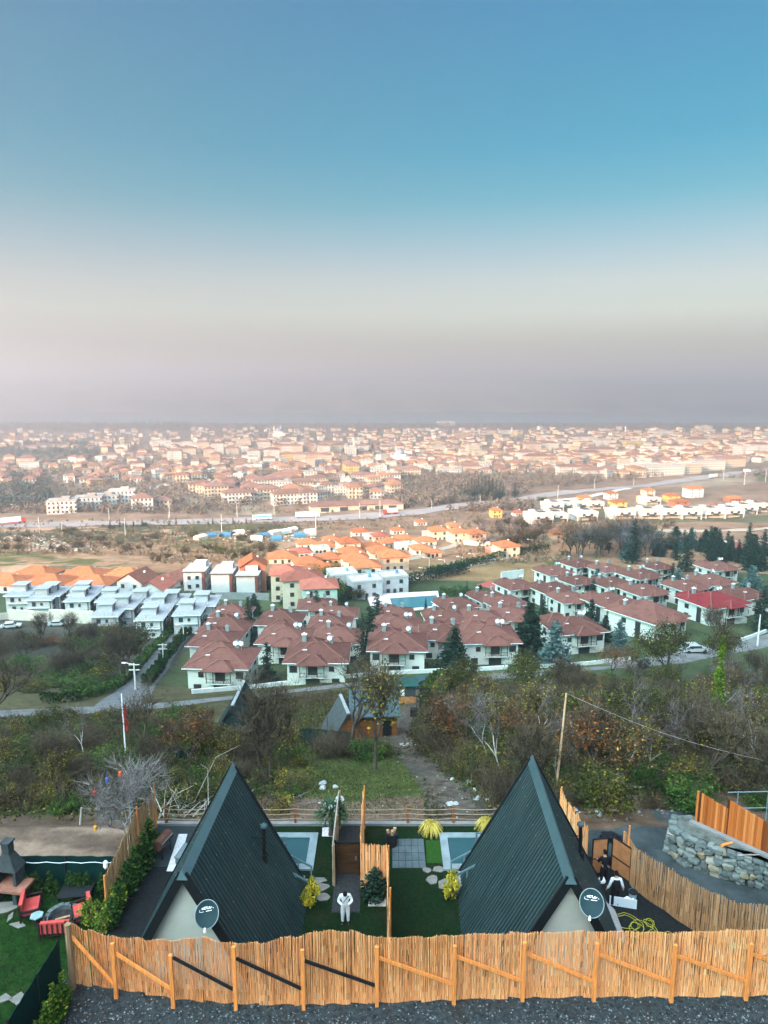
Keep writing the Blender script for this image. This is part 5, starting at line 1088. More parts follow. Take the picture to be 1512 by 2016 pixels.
plant(GB, 613, 1783, h=1.6, label='round golden-yellow bush beside the stair of the palm garden', wide=.55); plant(GB, 890, 1772, h=1.75, label='tall golden-yellow bush at the foot of the right-hand cabin stair', wide=.46)
GG = shrub('golden_shrub', 'shrub', 1.6, 1500, 20, (MA('yellow_green', [(0, (.02, .05, .01)), (.5, (.09, .16, .02)), (.85, (.33, .33, .04)), (1, (.6, .5, .06))], .8), mTwig), 63, lsize=.09, clumps=20); GG.h = 1.6
for a, b, h, l in ((178, 1822, 1.6, 'yellow-green shrub nearest the fire pit'), (205, 1832, 1.5, 'yellow-green shrub right behind the road fence corner'), (228, 1795, 1.7, 'taller yellow-green shrub beside the grey reed screen')): plant(GG, a, b, h=h * .85, label=l, wide=.62)
FG = [None]
def fountain(label, px, py):
    g = np.random.default_rng(64); p = hit(px, py); n = 420; a = g.uniform(0, 6.28, n); r1 = g.uniform(.1, .45, n); A = np.stack([.06 * np.cos(a), .06 * np.sin(a), np.zeros(n)], -1); B = np.stack([np.cos(a) * r1, np.sin(a) * r1, .62 - .5 * r1 ** 2], -1); E = np.stack([np.cos(a) * r1 * 1.75, np.sin(a) * r1 * 1.75, .5 - 1.05 * r1 + g.normal(0, .06, n)], -1); E[:, 2] = np.maximum(E[:, 2], .03)
    c = np.clip(g.normal(.55, .2, n), 0, 1); tag(leafobj('grass_tuft', [(ribbons(A, B, .014, g), c, 0), (ribbons(B, E, .013, g), c, 0)], [MA('straw', [(0, (.25, .20, .03)), (.5, (.58, .46, .09)), (1, (.8, .68, .2))])]), label, 'ornamental grass', 'golden grass tufts'); bpy.data.objects[-1 if False else 0]
    return p
for lab, a, b in (('fountain of golden grass above the slate patio', 848, 1638), ('fountain of golden grass above the right-hand pool', 958, 1632)):
    p = fountain(lab, a, b); [o for o in bpy.data.objects if o.get('label') == lab][0].location = p
# palm
g = np.random.default_rng(65); t = thing('palm_tree', 'small fan palm on a bed of pink pebbles by the rear wall', 'palm', hit(652, 1644)); m = MB(); m.tube([(0, 0, 0), (.03, 0, .6), (0, 0, 1.25)], [.17, .13, .16], 9); m.build('trunk', mBarkD, t); V = []
for k in range(34):
    a = g.uniform(0, 6.28); el = g.uniform(-.35, 1.25); d = np.array([math.cos(a) * math.cos(el), math.sin(a) * math.cos(el), math.sin(el)]); c = np.array([0, 0, 1.28]) + d * g.uniform(.35, .6)
    V.append(ribbons(np.array([[0, 0, 1.25]]), c[None], .02, g))
    for j in range(15):
        w = d + g.normal(0, .42, 3); w /= np.linalg.norm(w); V.append(ribbons(c[None], (c + w * g.uniform(.4, .62) - np.array([0, 0, .08]))[None], .024, g))
V = np.concatenate(V); leafobj('fronds', [(V, g.random(len(V) // 4), 0)], [MA('palm_green', [(0, (.012, .04, .02)), (.6, (.04, .10, .05)), (1, (.12, .18, .09))])], t)
SC = conifer('young_conifer', 'conifer', 1.9, 1.7, 66, mNeedle, 14, 16, 2, 9, -.25); plant(SC, 737, 1768, h=1.75, label='rounded young conifer in front of the short reed panel')
# ------------------------------------------------------------------ roads of the village and the plain
mPave = M('paving', (.16, .165, .16), .9, .3, .9, detail=10, col2=((.10, .095, .08), .25, .8)); mAsph = M('asphalt', (.13, .135, .135), .9, .25, .4, detail=8); mVerge = M('verge_grass', (.075, .10, .03), 1, .4, 1.2, bump=.4)
mainroad = [hit(*p) for p in ((-60, 1408), (0, 1404), (110, 1400), (220, 1396), (330, 1390), (420, 1380), (560, 1362), (700, 1348), (860, 1338), (1060, 1325), (1300, 1303), (1420, 1278), (1512, 1262), (1600, 1240))]
strip('road', mainroad, [5.2, 5.4, 5.6, 5.6, 5.0, 4.6, 4.6, 4.8, 5, 5, 5, 5, 5, 5], mPave, .06)
side = [hit(*p) for p in ((228, 1394), (272, 1352), (312, 1302), (345, 1262), (378, 1228), (402, 1205), (418, 1185))]
strip('side_road', side, [6.2, 5.4, 5.0, 4.6, 4.6, 4.6, 4.6], M('side_paving', (.14, .15, .15), .9, .3, .9, detail=10, col2=((.09, .09, .08), .25, .8)), .075)
strip('verge', [hit(*p) for p in ((385, 1370), (470, 1362), (560, 1353), (700, 1339), (860, 1329), (1060, 1318), (1200, 1310))], 1.6, mVerge, .10)
mYard = M('yard_paving', (.15, .155, .15), .95, .25, .5)
def wallrun(label, pix, h, w, mat, name='garden_wall', cat='wall', off=0):
    pts = [hit(*p) for p in pix]; t = thing(name, label, cat, tuple(pts[0])); m = MB(); P = []
    for a, b in zip(pts, pts[1:]):
        n = max(1, int((b - a).length / 4)); P += [a.lerp(b, k / n) for k in range(n)]
    P.append(pts[-1]); o0 = pts[0]; vs = []
    for i, p in enumerate(P):
        d = (P[min(i + 1, len(P) - 1)] - P[max(i - 1, 0)]); d.z = 0; d.normalize(); nn = Vector((-d.y, d.x, 0)); z = Tz(p.x, p.y)
        for s, zz in ((-1, -.4), (1, -.4), (1, h), (-1, h)): q = p + nn * s * w / 2 - o0; vs.append((q.x, q.y, z - o0.z + zz))
    fs = []
    for i in range(len(P) - 1):
        for k in range(4): a = i * 4 + k; b = i * 4 + (k + 1) % 4; fs.append((a, b, b + 4, a + 4))
    e_ = (len(P) - 1) * 4; fs += [(3, 2, 1, 0), (e_, e_ + 1, e_ + 2, e_ + 3)]; m.add(vs, fs); m.build('wall', mat, t); return t
mWhiteWall = M('white_wall', (.62, .65, .60), .9, .12, .8)
wallrun('long low white garden wall along the verge in front of the villas', [(378, 1366), (470, 1358), (560, 1349), (700, 1334), (860, 1324), (1000, 1317)], .75, .3, mWhiteWall)
wallrun('low white garden wall below the villa with the blue spruce', [(1064, 1316), (1160, 1310), (1240, 1300)], .8, .3, mWhiteWall)
wallrun('pale roadside wall rising to the right edge below the bright red roof', [(1444, 1268), (1480, 1256), (1530, 1240)], .8, .3, mWhiteWall)
mRet = M('cream_wall', (.62, .55, .45), .9, .12, .6)
for i, (pix, h, l) in enumerate([(((-20, 1222), (18, 1219)), 1.7, 'cream retaining wall left below the white flat-roofed villas'), (((18, 1220), (60, 1222), (98, 1226)), 2.6, 'middle stepped cream retaining wall below the white flat-roofed villas'), (((98, 1224), (140, 1226), (186, 1228)), 3.2, 'cream retaining wall under the green plot of the third white villa')]): wallrun(l, pix, h, .35, mRet)
sheet2 = lambda nm, pix, mat, zo: strip(nm, pix[0], pix[1], mat, zo, step=3)
# hedges
def hedge(label, pix, h, w, mats=(mLeafG,), dens=70, seed=1, grp=None):
    g = np.random.default_rng(seed); pts = [hit(*p) for p in pix]; t = thing('hedge', label, 'hedge', tuple(pts[0]), 0, grp); Vs = []; o0 = np.array(pts[0])
    for a, b in zip(pts, pts[1:]):
        d = b - a; L_ = d.length; n = int(L_ * dens * h); s = g.random(n); nn = np.array((-d.y, d.x, 0)) / L_; f = g.uniform(-1, 1, n); z = h * g.random(n) ** .6 * (1 + .15 * np.sin(s * L_ * 1.3)); side_ = np.sign(f) * np.abs(f) ** .5
        P = np.array(a)[None] + s[:, None] * np.array(d)[None] + nn[None] * (side_ * w / 2)[:, None]; P[:, 2] = T(P[:, 0], P[:, 1]) + z; Vs.append(P - o0)
    P = np.concatenate(Vs); leafobj('foliage', [(quads(P, .22, .3, .65, g), np.clip(g.normal(.45, .2, len(P)), 0, 1), 0)], [mats[0]], t); return t
hedge('clipped dark hedge on the far side of the side road, nearest the villas', [(288, 1352), (322, 1306), (358, 1262), (394, 1224), (410, 1204)], 2.0, 1.6, (mThuja,), 60, 2)
hedge('ragged hedge on the scrub side of the side road', [(160, 1378), (215, 1362), (258, 1326), (296, 1288), (330, 1252), (352, 1228)], 1.5, 1.6, (mLeafG,), 45, 3)
hedge('row of young conifer bushes along the left edge of the road', [(78, 1385), (120, 1383), (160, 1379)], 1.4, 1.3, (mThuja,), 60, 4)
hedge('long tall dark hedge behind the turquoise pool', [(655, 1186), (720, 1172), (790, 1156), (850, 1142), (920, 1126)], 3.4, 2.4, (mNeedle,), 32, 5)
hedge('long hedge along the lit road above the dry field', [(838, 1136), (900, 1122), (960, 1107), (1010, 1094), (1080, 1084)], 3.0, 2.2, (mThuja,), 26, 6)
hedge('planted slope of low shrubs behind the pool terrace', [(870, 1172), (900, 1170), (925, 1168)], 1.8, 5, (mLeafG,), 40, 7)
hedge('dark yew hedge in front of the corner villa garden', [(392, 1348), (440, 1346), (500, 1342)], 1.0, 1.6, (mLeafG,), 60, 8); hedge('low planting in front of the second front villa', [(580, 1336), (640, 1330), (690, 1326)], .9, 1.6, (mLeafG,), 60, 9); hedge('dark planting in front of the third front villa', [(750, 1320), (800, 1316), (840, 1312)], 1.2, 1.6, (mLeafG,), 60, 10)

# ------------------------------------------------------------------ red-roofed villas
mWall = M('white_render', (.58, .59, .52), .9, .07, .7); mTile = MT('roof_tile', (.140, .060, .046)); mTileRed = MT('bright_roof_tile', (.19, .026, .028)); mTileOr = MT('orange_tile', (.36, .122, .055)); mTileBr = MT('brown_tile', (.20, .085, .06))
mRidge = M('ridge_tile', (.19, .088, .068), .85, .2, 2); mGlass = M('window_glass', (.030, .038, .042), .12, .2, 1.5, spec=.6); mFrame = M('brown_frame', (.045, .02, .015), .6, .2, 3); mTrimW = M('white_trim', (.74, .76, .72), .8, .06, 2); mChim = M('chimney_grey', (.25, .27, .26), .9, .2, 3); mDishW = M('white_dish', (.72, .74, .74), .5, .06, 3)
def window(t, x, y, z, w, h, face=0, frame=mFrame, name='window'):
    """face: 0 front (-y), 1 right (+x), 2 back, 3 left"""
    a = (0, math.pi / 2, math.pi, -math.pi / 2)[face]; m = MB(); n = (math.sin(a), -math.cos(a)); u = (math.cos(a), math.sin(a)); fr = .09
    for s in (-1, 1): m.box(x + u[0] * s * (w / 2 - fr / 2) + n[0] * .03, y + u[1] * s * (w / 2 - fr / 2) + n[1] * .03, z, fr, .1, h, a)
    m.box(x + n[0] * .03, y + n[1] * .03, z, fr * .8, .09, h, a); m.box(x + n[0] * .03, y + n[1] * .03, z - .002, w + .1, .12, fr, a); m.box(x + n[0] * .03, y + n[1] * .03, z + h - fr, w, .1, fr, a)
    o = m.build(name, frame, t); m = MB(); m.box(x + n[0] * .008, y + n[1] * .008, z + .05, w - .1, .05, h - .1, a); m.build('pane', mGlass, o); return o
def villa(tile, w=10, d=8.6, dishes=1, bay=1, seed=0, lower=False):
    t = thing('villa', 'x', 'villa'); H = 5.5; m = MB(); m.box(0, 0, -1.2, w, d, H + 1.2); bw, bd, bx = 4.3, 1.2, (.6 if bay > 0 else -.6)
    m.box(bx, -d / 2 - bd / 2 + .004, 2.55, bw, bd, .22); m.box(bx + bw / 2 - .5, -d / 2 - bd / 2 + .004, -1, 1.0, bd, 3.5) if lower else None; m.build('wall', mWall, t)
    ri = MB(); m = MB(); m.hip(0, 0, w + 1.5, d + 1.5, H, (d + 1.5) / 2 * .44, rid=ri); m.hip(bx, -d / 2 + .2, bw + 1.0, 4.6, H + .05, 1.35, rid=ri); m.hip(-w * .2, d / 2 - .6, w * .55, 4.4, H + .35, 1.5, rid=ri); r_ = m.build('roof', tile, t); ri.build('ridge_tiles', mRidge, r_)
    m = MB(); m.box(0, -d / 2 - .74, H - .09, w + 1.52, .06, .2); m.box(0, d / 2 + .74, H - .09, w + 1.52, .06, .2); m.box(-w / 2 - .74, 0, H - .09, .06, d + 1.4, .2); m.box(w / 2 + .74, 0, H - .09, .06, d + 1.4, .2); m.build('gutter', mTrimW, t)
    m = MB(); zc = 2.77
    for x in (bx - bw / 2 + .08, bx + bw / 2 - .08, bx - .9, bx + .9): m.box(x, -d / 2 - bd + .08, zc, .12, .12, H - zc)
    m.box(bx, -d / 2 - bd + .06, zc + .9, bw, .07, .08); m.box(bx, -d / 2 - bd + .06, zc + .12, bw, .05, .06)
    for k in range(9): m.bar((bx - bw / 2 + .2 + k * .48, -d / 2 - bd + .06, zc + .12), (bx - bw / 2 + .2 + (k + (1 if k % 2 else -1) * .5) * .46 + .0, -d / 2 - bd + .06, zc + .95), .04, .04)
    m.build('balcony', mFrame, t)
    window(t, bx, -d / 2, 2.8, 1.7, 2.1, 0, name='balcony_door'); sx_ = -1 if bx > 0 else 1; window(t, bx - sx_ * 3.35 if abs(bx - sx_ * 3.35) < w / 2 - .6 else w * .36, -d / 2, 3.3, 1.3, 1.4, 0); window(t, bx + sx_ * 3.3, -d / 2, 3.5, .9, 1.1, 0)
    window(t, bx, -d / 2, .1, 2.4, 2.0, 0, name='terrace_door'); window(t, sx_ * 3.4, -d / 2, .7, 1.3, 1.3, 0)
    for f, x in ((3, -w / 2), (1, w / 2)): window(t, x, -1.6, .3, 1.3, 4.4, f, name='stair_window') if f == 3 else window(t, x, -1.6, 3.3, 1.2, 1.3, f); window(t, x, 2.2, 3.3, 1.2, 1.3, f); window(t, x, 2.2, .7, 1.2, 1.3, f)
    for i, (x, y) in enumerate([(w * .22, d * .16), (-w * .27, d * .30)][:1 + (seed % 2)]):
        m = MB(); m.box(x, y, H + .8, .75, .6, 2.15); c = m.build('chimney', mChim, t); m = MB(); m.box(x, y, H + 2.98, .95, .8, .1); m.tube([(x, y, H + 3.08), (x, y, H + 3.4)], .16, 8); m.build('chimney_cap', mTrimW if i else mChim, c)
    m = MB(); m.box(-w * .22, -d * .20, H + 1.78 - .3, .85, .65, .12); o = m.build('skylight', mDishW, t); 
    for i in range(dishes):
        m = MB(); x, y, z = w * .22 + .95 * i - .2, d * .16 - .5, H + 2.9; N = 14; vs = [(x, y + .07, z)] + [(x + .45 * math.cos(k * 2 * math.pi / N), y - .04 + .12 * math.sin(k * 2 * math.pi / N), z + .45 * math.sin(k * 2 * math.pi / N)) for k in range(N)]; m.add(vs, [(0, 1 + k, 1 + (k + 1) % N) for k in range(N)]); m.tube([(x, y + .08, z - .05), (x, y + .3, z - 1.5)], .03, 5); m.build('satellite_dish', mDishW, t)
    p = Proto(t); p.d = d; return p
VP = [villa(mTile, 10, 8.6, 2, 1, 0), villa(mTile, 10, 8.4, 1, -1, 1), villa(mTile, 9.2, 8.0, 0, 1, 1)]; VR = villa(mTileRed, 12, 10, 2, 1, 1); VBIG = villa(mTile, 10.5, 13, 0, 1, 1)
VL = [(0, 439, 1277, -3, 1, 'white red-roofed villa with two dishes at the corner of the side road'), (2, 426, 1243, -4, .95, 'red-roofed villa directly behind the corner villa'), (1, 446, 1218, -4, .95, 'third red-roofed villa up from the side road corner'), (2, 457, 1193, -4, .85, 'last red-roofed villa at the top of the column beside the side road'),
      (1, 626, 1267, 0, 1, 'white red-roofed villa second from left in the front row'), (0, 562, 1238, -4, .95, 'red-roofed villa behind and left of the second front villa'), (2, 553, 1205, -4, .95, 'red-roofed villa farthest back in the second column'), (1, 668, 1238, -2, .9, 'red-roofed villa right behind the second front villa'), (2, 650, 1214, -2, .9, 'red-roofed villa left of the tall dark conifer pair'), (1, 668, 1195, 0, .8, 'red-roofed villa half hidden by conifers left of the pool'), (2, 624, 1178, 3, .9, 'red-roofed villa with yellowish wall near the dark green house'),
      (1, 783, 1247, -2, 1, 'white red-roofed villa third from left in the front row'), (0, 782, 1218, 2, .95, 'red-roofed villa behind the third front villa, dish on its ridge'), (2, 778, 1196, 2, .85, 'red-roofed villa just below the turquoise pool'), (0, 961, 1233, 3, 1.02, 'white red-roofed villa fourth in the front row beside the round conifer'), (2, 874, 1230, 0, .95, 'recessed red-roofed villa joined between the third and fourth front villas'), (1, 880, 1203, 8, .9, 'red-roofed villa under the right end of the pool'), (2, 948, 1203, 10, .9, 'red-roofed villa behind the fourth front villa'), (2, 1010, 1197, 12, .9, 'red-roofed villa left of the dark conifer by the blue spruce'),
      (0, 1127, 1216, 12, 1.02, 'white red-roofed villa behind the blue spruce'), (1, 898, 1178, 20, .85, 'red-roofed villa right of the turquoise pool'), (2, 962, 1164, 25, .85, 'red-roofed villa beside the red tennis court corner'), (1, 994, 1174, 25, .85, 'red-roofed villa with pale flank below the white sports wall'), (0, 1016, 1141, 25, .85, 'red-roofed villa in front of the white sports wall'), (1, 1088, 1147, 25, .9, 'red-roofed villa in the middle of the right cluster left column'), (2, 1122, 1166, 20, .85, 'red-roofed villa low in the right cluster behind the small conifers'),
      (0, 1090, 1115, 25, .85, 'red-roofed villa at the upper left of the right cluster'), (1, 1140, 1101, 28, .85, 'topmost red-roofed villa beside the dark wood'), (2, 1195, 1110, 28, .85, 'red-roofed villa in the top row, second beside the dark wood'), (1, 1262, 1121, 28, .9, 'red-roofed villa in the top row above the round conifer'), (2, 1293, 1106, 25, .8, 'red-roofed villa tucked against the tall conifers at the top'), (2, 1138, 1133, 26, .85, 'red-roofed villa in the second row, left end'), (1, 1205, 1137, 26, .9, 'red-roofed villa in the second row, middle'), (2, 1268, 1150, 24, .95, 'red-roofed villa in the second row left of the round conifer'),
      (0, 1197, 1168, 30, .95, 'red-roofed villa behind the long corner villa'), (3, 1275, 1192, 33, 1, 'long white red-roofed corner villa with tall stair window'), (4, 1405, 1168, 22, 1, 'white villa with bright crimson roof'), (1, 1398, 1131, 22, .95, 'red-roofed villa directly behind the crimson roof'), (2, 1350, 1142, 24, .9, 'red-roofed villa right of the round conifer'), (0, 1412, 1106, 20, .9, 'red-roofed villa under the tall conifers at the right'), (2, 1470, 1158, 18, .9, 'red-roofed villa at the far right behind the crimson roof')]
for i, px, py, a, s, lab in VL:
    P = (VP + [VBIG, VR])[i]; p = hit(px, py, 6.5 * s); P.put(p, R(a), (s, s, s * .86), lab, 'red-roofed villas')
# pool terrace
pt = [hit(*q) for q in ((722, 1176), (862, 1168), (868, 1196), (735, 1206))]; zt = sum(p.z for p in pt) / 4 + .3
t = thing('swimming_pool', 'large turquoise swimming pool with broad pale deck behind the villas', 'swimming pool', (pt[0].x, pt[0].y, zt)); f = lambda q: (q.x - pt[0].x, q.y - pt[0].y)
m = MB(); m.prism([f(q) for q in pt][::-1], -2, 0); m.build('deck', M('pool_deck', (.62, .52, .50), .9, .1, .5), t)
wq = [pt[0].lerp(pt[1], .30).lerp(pt[3].lerp(pt[2], .30), .28), pt[0].lerp(pt[1], .97).lerp(pt[3].lerp(pt[2], .97), .28), pt[0].lerp(pt[1], .97).lerp(pt[3].lerp(pt[2], .97), .9), pt[0].lerp(pt[1], .30).lerp(pt[3].lerp(pt[2], .30), .9)]; m = MB(); m.prism([f(q) for q in wq][::-1], -.3, .02); m.build('water', M('turquoise_water', (.04, .135, .15), .1, .1, .5), t)
wallrun('white blank wall of the sports court', [(986, 1146), (1030, 1140)], 3.2, .3, mWhiteWall, 'court_wall'); strip('sports_court', [hit(960, 1158), hit(990, 1150)], 9, M('court_red', (.34, .09, .07), .9, .1, 1), .09)

# ------------------------------------------------------------------ conifers among the villas
CF = [conifer('conifer', 'conifer', 10, 5.2, 71, mNeedle), conifer('conifer', 'conifer', 10, 3.0, 72, mNeedle, 24, 11), conifer('blue_spruce', 'spruce', 9, 5.4, 73, mNeedleB, 20, 15), conifer('cypress', 'cypress', 10, 2.4, 74, mNeedle, 26, 12, 2, 6, -.6)]
CL = [(0, 893, 1318, 1233, 'broad blue-green conifer between the third and fourth front villas', 1.25), (2, 1092, 1312, 1221, 'silvery blue spruce in front of a white villa', 1.1), (0, 1042, 1292, 1184, 'tall dark conifer left of the blue spruce', 1.1), (1, 742, 1256, 1166, 'tall dark conifer left of the pool deck', 1.6), (3, 714, 1312, 1205, 'dark columnar cypress behind the tall bare tree', 1.3), (1, 728, 1280, 1190, 'dark conifer just right of the tall cypress', 1.5), (1, 492, 1262, 1172, 'tall slim conifer beside the side road villas', 1.1), (1, 527, 1342, 1262, 'dark conifer right of the corner villa', 1.4), (0, 431, 1278, 1233, 'small conifer on the corner villa roofs line', 1.0), (1, 624, 1225, 1160, 'dark conifer behind the yellowish villa wall', 1.6), (1, 675, 1232, 1164, 'dark conifer between the middle villas', 1.7), (0, 1163, 1235, 1178, 'conifer behind the blue spruce villa', .9), (2, 1218, 1285, 1219, 'smaller blue spruce before the long corner villa', 1.0), (0, 1190, 1262, 1210, 'dark conifer between the blue spruces', 1.1), (2, 1332, 1168, 1118, 'round blue-green conifer among the upper villas', 1.1), (1, 1322, 1160, 1106, 'dark conifer left of the round blue-green one', 1.3), (0, 1253, 1185, 1142, 'pair conifer in front of the second row villas', .9), (1, 1098, 1200, 1165, 'small conifer in the villa courtyard left', 1.5), (1, 1122, 1205, 1172, 'small dark conifer in the villa courtyard right', 1.6), (1, 1070, 1212, 1172, 'conifer behind the dark conifer by the spruce', 1.6), (0, 1083, 1137, 1117, 'round conifer before the upper left villa', 1.0), (0, 1020, 1140, 1118, 'round conifer beside the sports court', 1.0), (2, 503, 1268, 1235, 'bluish conifer at the foot of the slim conifer', 1.1), (2, 627, 1250, 1225, 'small bluish conifer among the middle roofs', .7), (0, 800, 1160, 1150, 'small round bush at the pool hedge', 1.2), (0, 778, 1165, 1150, 'rounded conifer beside the pool hedge', 1.0), (1, 1500, 1240, 1150, 'dark conifer at the right edge beside the crimson roof', 1.6), (2, 1480, 1165, 1112, 'bluish conifer behind the crimson roof', 1.2), (1, 1350, 1125, 1050, 'very tall dark conifer at the top of the villas', 1.4), (1, 1245, 1110, 1018, 'tallest dark conifer in the wood above the villas', 1.2), (0, 945, 1178, 1150, 'conifer above the red court', 1.0), (3, 919, 1176, 1142, 'palm-like slim cypress behind the pool slope', 1.1), (1, 838, 1200, 1176, 'slim conifer before the pool water', 1.0), (1, 660, 1180, 1158, 'dark conifer near the dark red roof house', 1.6)]
for i, bx, by, ty, lab, w in CL: plant(CF[i], bx, by, ty, lab, None, 'conifers among the villas', w * 1.3)
r = random.Random(41)
for k in range(72):
    if k < 20 or k > 59: px, py, ty = r.uniform(1395, 1515), r.uniform(1085, 1128), r.uniform(26, 62)
    elif k < 40: px, py, ty = r.uniform(1190, 1395), r.uniform(1078, 1105), r.uniform(22, 46)
    else: px, py, ty = r.choice([r.uniform(480, 740), r.uniform(1040, 1500)]), r.uniform(1150, 1225), r.uniform(24, 44)
    later(plant(CF[r.choice((0, 1, 1, 1, 2) if k > 30 else (1, 1, 0))], px, py, py - ty, None, None, 'conifers of the wood above the villas' if k < 40 else 'conifers among the villas', r.uniform(1.5, 2.1)), 'dark conifer', 'at the right end of the wood above the villas' if k < 20 or k > 59 else 'in the wood above the villas' if k < 40 else 'deep among the villa roofs')
FT = [tree('bare_tree', 'tree', 9, 81, splits=3, lean=.75, levels=3, r0=.16, trunk=.28, up=.35, fuzz=9, tw=.03), tree('bare_tree', 'tree', 9, 82, twigm=mTwigP, splits=3, lean=.6, levels=3, r0=.14, trunk=.28, up=.45, fuzz=9, tw=.03), tree('bare_tree', 'tree', 9, 83, leaf=mLeafB, nleaf=500, lsize=.3, splits=3, lean=.7, levels=3, r0=.14, trunk=.28, up=.3, fuzz=7, tw=.03)]
for k in range(56):
    px, py = r.uniform(1105, 1300), r.uniform(1062, 1098); later(plant(FT[r.choice((0, 0, 1))], px, py, h=r.uniform(8, 13), group='bare trees of the wood above the villas', wide=1.2), 'bare grey tree', 'in the wood above the villas')
for k in range(18):
    px, py = r.uniform(545, 720), r.uniform(1140, 1182); later(plant(SH1[r.choice((0, 0, 1))], px, py, h=r.uniform(3, 6), group='dark bushes below the orange houses', wide=1.5), 'dark green bush', 'around the dark green house')

# ------------------------------------------------------------------ white flat-roofed villas
mModern = M('modern_white', (.50, .49, .47), .85, .05, .6); mModRoof = M('flat_roof', (.33, .34, .35), .8, .12, .7); mPanel = M('anthracite', (.05, .06, .065), .6, .2, 2); mBrownP = M('brown_cladding', (.16, .06, .045), .8, .25, 2, stretch=(4, 4, .4))
def modern():
    t = thing('modern_villa', 'x', 'villa'); w, d = 6.6, 10.5; m = MB(); m.box(0, 0, -1.5, w, d, 7.6 - .3); m.box(0, -d / 2 - .4, 3.1, w + .3, .8, .2); m.box(w / 2 + .5, -d / 2 + .5, -1.5, .45, .45, 7.3); m.box(-w / 2 - .3, -d / 2 + .3, -1.5, .35, .35, 7.3); m.build('wall', mModern, t)
    m = MB(); m.box(.2, -.1, 5.82, w + 2.0, d + 1.4, .28); r_ = m.build('roof', mModRoof, t); m = MB(); m.box(.2, -d / 2 - .82, 5.78, w + 2.02, .06, .36); m.box(w / 2 + 1.22, -.1, 5.78, .06, d + 1.38, .36); m.build('roof_edge', mTrimW, r_)
    m = MB(); m.box(-.6, .6, 6.1, 3.9, 4.2, 2.3); p = m.build('penthouse', mModern, t); m = MB(); m.box(-.6, .5, 8.4, 4.9, 5.2, .2); m.build('penthouse_roof', mModRoof, p); window(t, 1.35, .6, 6.25, 1.4, 2.0, 1, mPanel, 'penthouse_door')
    m = MB()
    for k in range(8): m.box(-w / 2 - .5 + k * 1.06, -d / 2 - .7, 6.1, .05, .05, .9)
    m.box(.2, -d / 2 - .7, 6.95, w + 1.6, .05, .05); m.box(w / 2 + 1.1, 0, 6.95, .05, d + 1.2, .05)
    for k in range(9): m.box(w / 2 + 1.1, -d / 2 - .6 + k * 1.4, 6.1, .05, .05, .86)
    m.build('roof_railing', mChim, t)
    for x, z in ((-1.6, 3.7), (.8, 3.9), (-1.2, .7), (1.2, .8)): window(t, x, -d / 2, z, 1.2 if x < 0 else .8, 1.4 if x < 0 else 1.0, 0, mPanel)
    for y in (-2.6, 1.2, 3.6): window(t, w / 2, y, 3.4, 1.3, 1.7, 1, mPanel); window(t, w / 2, y, .4, 1.4, 1.9, 1, mPanel)
    m = MB(); m.box(w / 2 + .06, -.7, -.5, .12, 2.0, 6.2); m.build('dark_panel', mPanel, t); return Proto(t)
MV = modern()
ML = [(34, 1206, 0, 'leftmost of the front row, above the stepped wall'), (93, 1207, 0, 'second in the front row'), (158, 1205, 0, 'third in the front row, above the green plot'), (90, 1156, 8.4, 'farthest left in the rear row'), (163, 1158, 8.4, 'second in the rear row'), (223, 1159, 8.4, 'third in the rear row below the orange roofs'), (283, 1161, 8.4, 'fourth in the rear row beside the red-roofed small house'), (247, 1172, 8.4, 'set between the rear and front rows'), (216, 1186, 8.4, 'with broad roof above the round olive tree'), (318, 1172, 8.4, 'in the middle row toward the side road'), (343, 1164, 8.4, 'right behind the middle row toward the big box villas'), (302, 1192, 8.4, 'with brown flank above the scrub'), (374, 1183, 8.4, 'nearest the side road'), (403, 1167, 8.4, 'last before the big box villas')]
for px, py, h, lab in ML: MV.put(hit(px, py, h * .76) + (Vector((0, 4.0, 0)) if h == 0 else Vector((0, -.6, 0))), R(4), .76, 'white flat-roofed villa ' + lab, 'white flat-roofed villas')
def boxvilla():
    t = thing('modern_villa', 'x', 'villa'); w, d = 8.0, 13.5; m = MB(); m.box(0, 0, -1, w, d, 8.4); m.build('wall', mModern, t); m = MB(); m.box(0, -.2, 7.4, w + .9, d + .9, .35); r_ = m.build('roof', mModRoof, t); m = MB(); m.box(0, -d / 2 - .66, 7.36, w + .95, .05, .42); m.box(w / 2 + .46, -.2, 7.36, .05, d + .9, .42); m.build('roof_edge', mPanel, r_)
    m = MB(); m.box(.8, 2.2, 7.75, 4.6, 4.4, 2.0); m.build('penthouse', mModern, t); m = MB(); m.box(w / 2 - .5, -d / 2 - .03, -.9, 1.1, .14, 8.2); m.box(w / 2 + .02, -d / 2 + .6, -.9, .12, 1.2, 8.2); m.build('brown_pilaster', mBrownP, t)
    for y in (-4, -1, 2, 5): window(t, w / 2, y, 4.6, .9, 1.5, 1, mPanel); window(t, w / 2, y, .8, .9, 1.8, 1, mPanel)
    return t
bv = boxvilla(); bvp = Proto(bv); bv2 = None
for i, (px, py, lab) in enumerate([(382, 1163, 'big white box villa with brown corner, leftmost of the three'), (436, 1167, 'big white box villa with brown corner, middle of the three'), (486, 1172, 'big white box villa with brown corner beside the climbing tree')]):
    o = bvp.put(hit(px, py) + Vector((0, 5, 0)), R(2), .74, lab, 'big white box villas')
    if i == 0:
        for x, z in ((-1.9, 4.4), (1.2, 4.5), (1.2, 1.2), (-1.9, .9)): window(o, x, -13.5 / 2, z, 1.3, 1.5, 0, mPanel)
wallrun('grey boundary wall behind the villas below the box villas', [(425, 1180), (480, 1180), (530, 1182)], 2.0, .3, mConc)

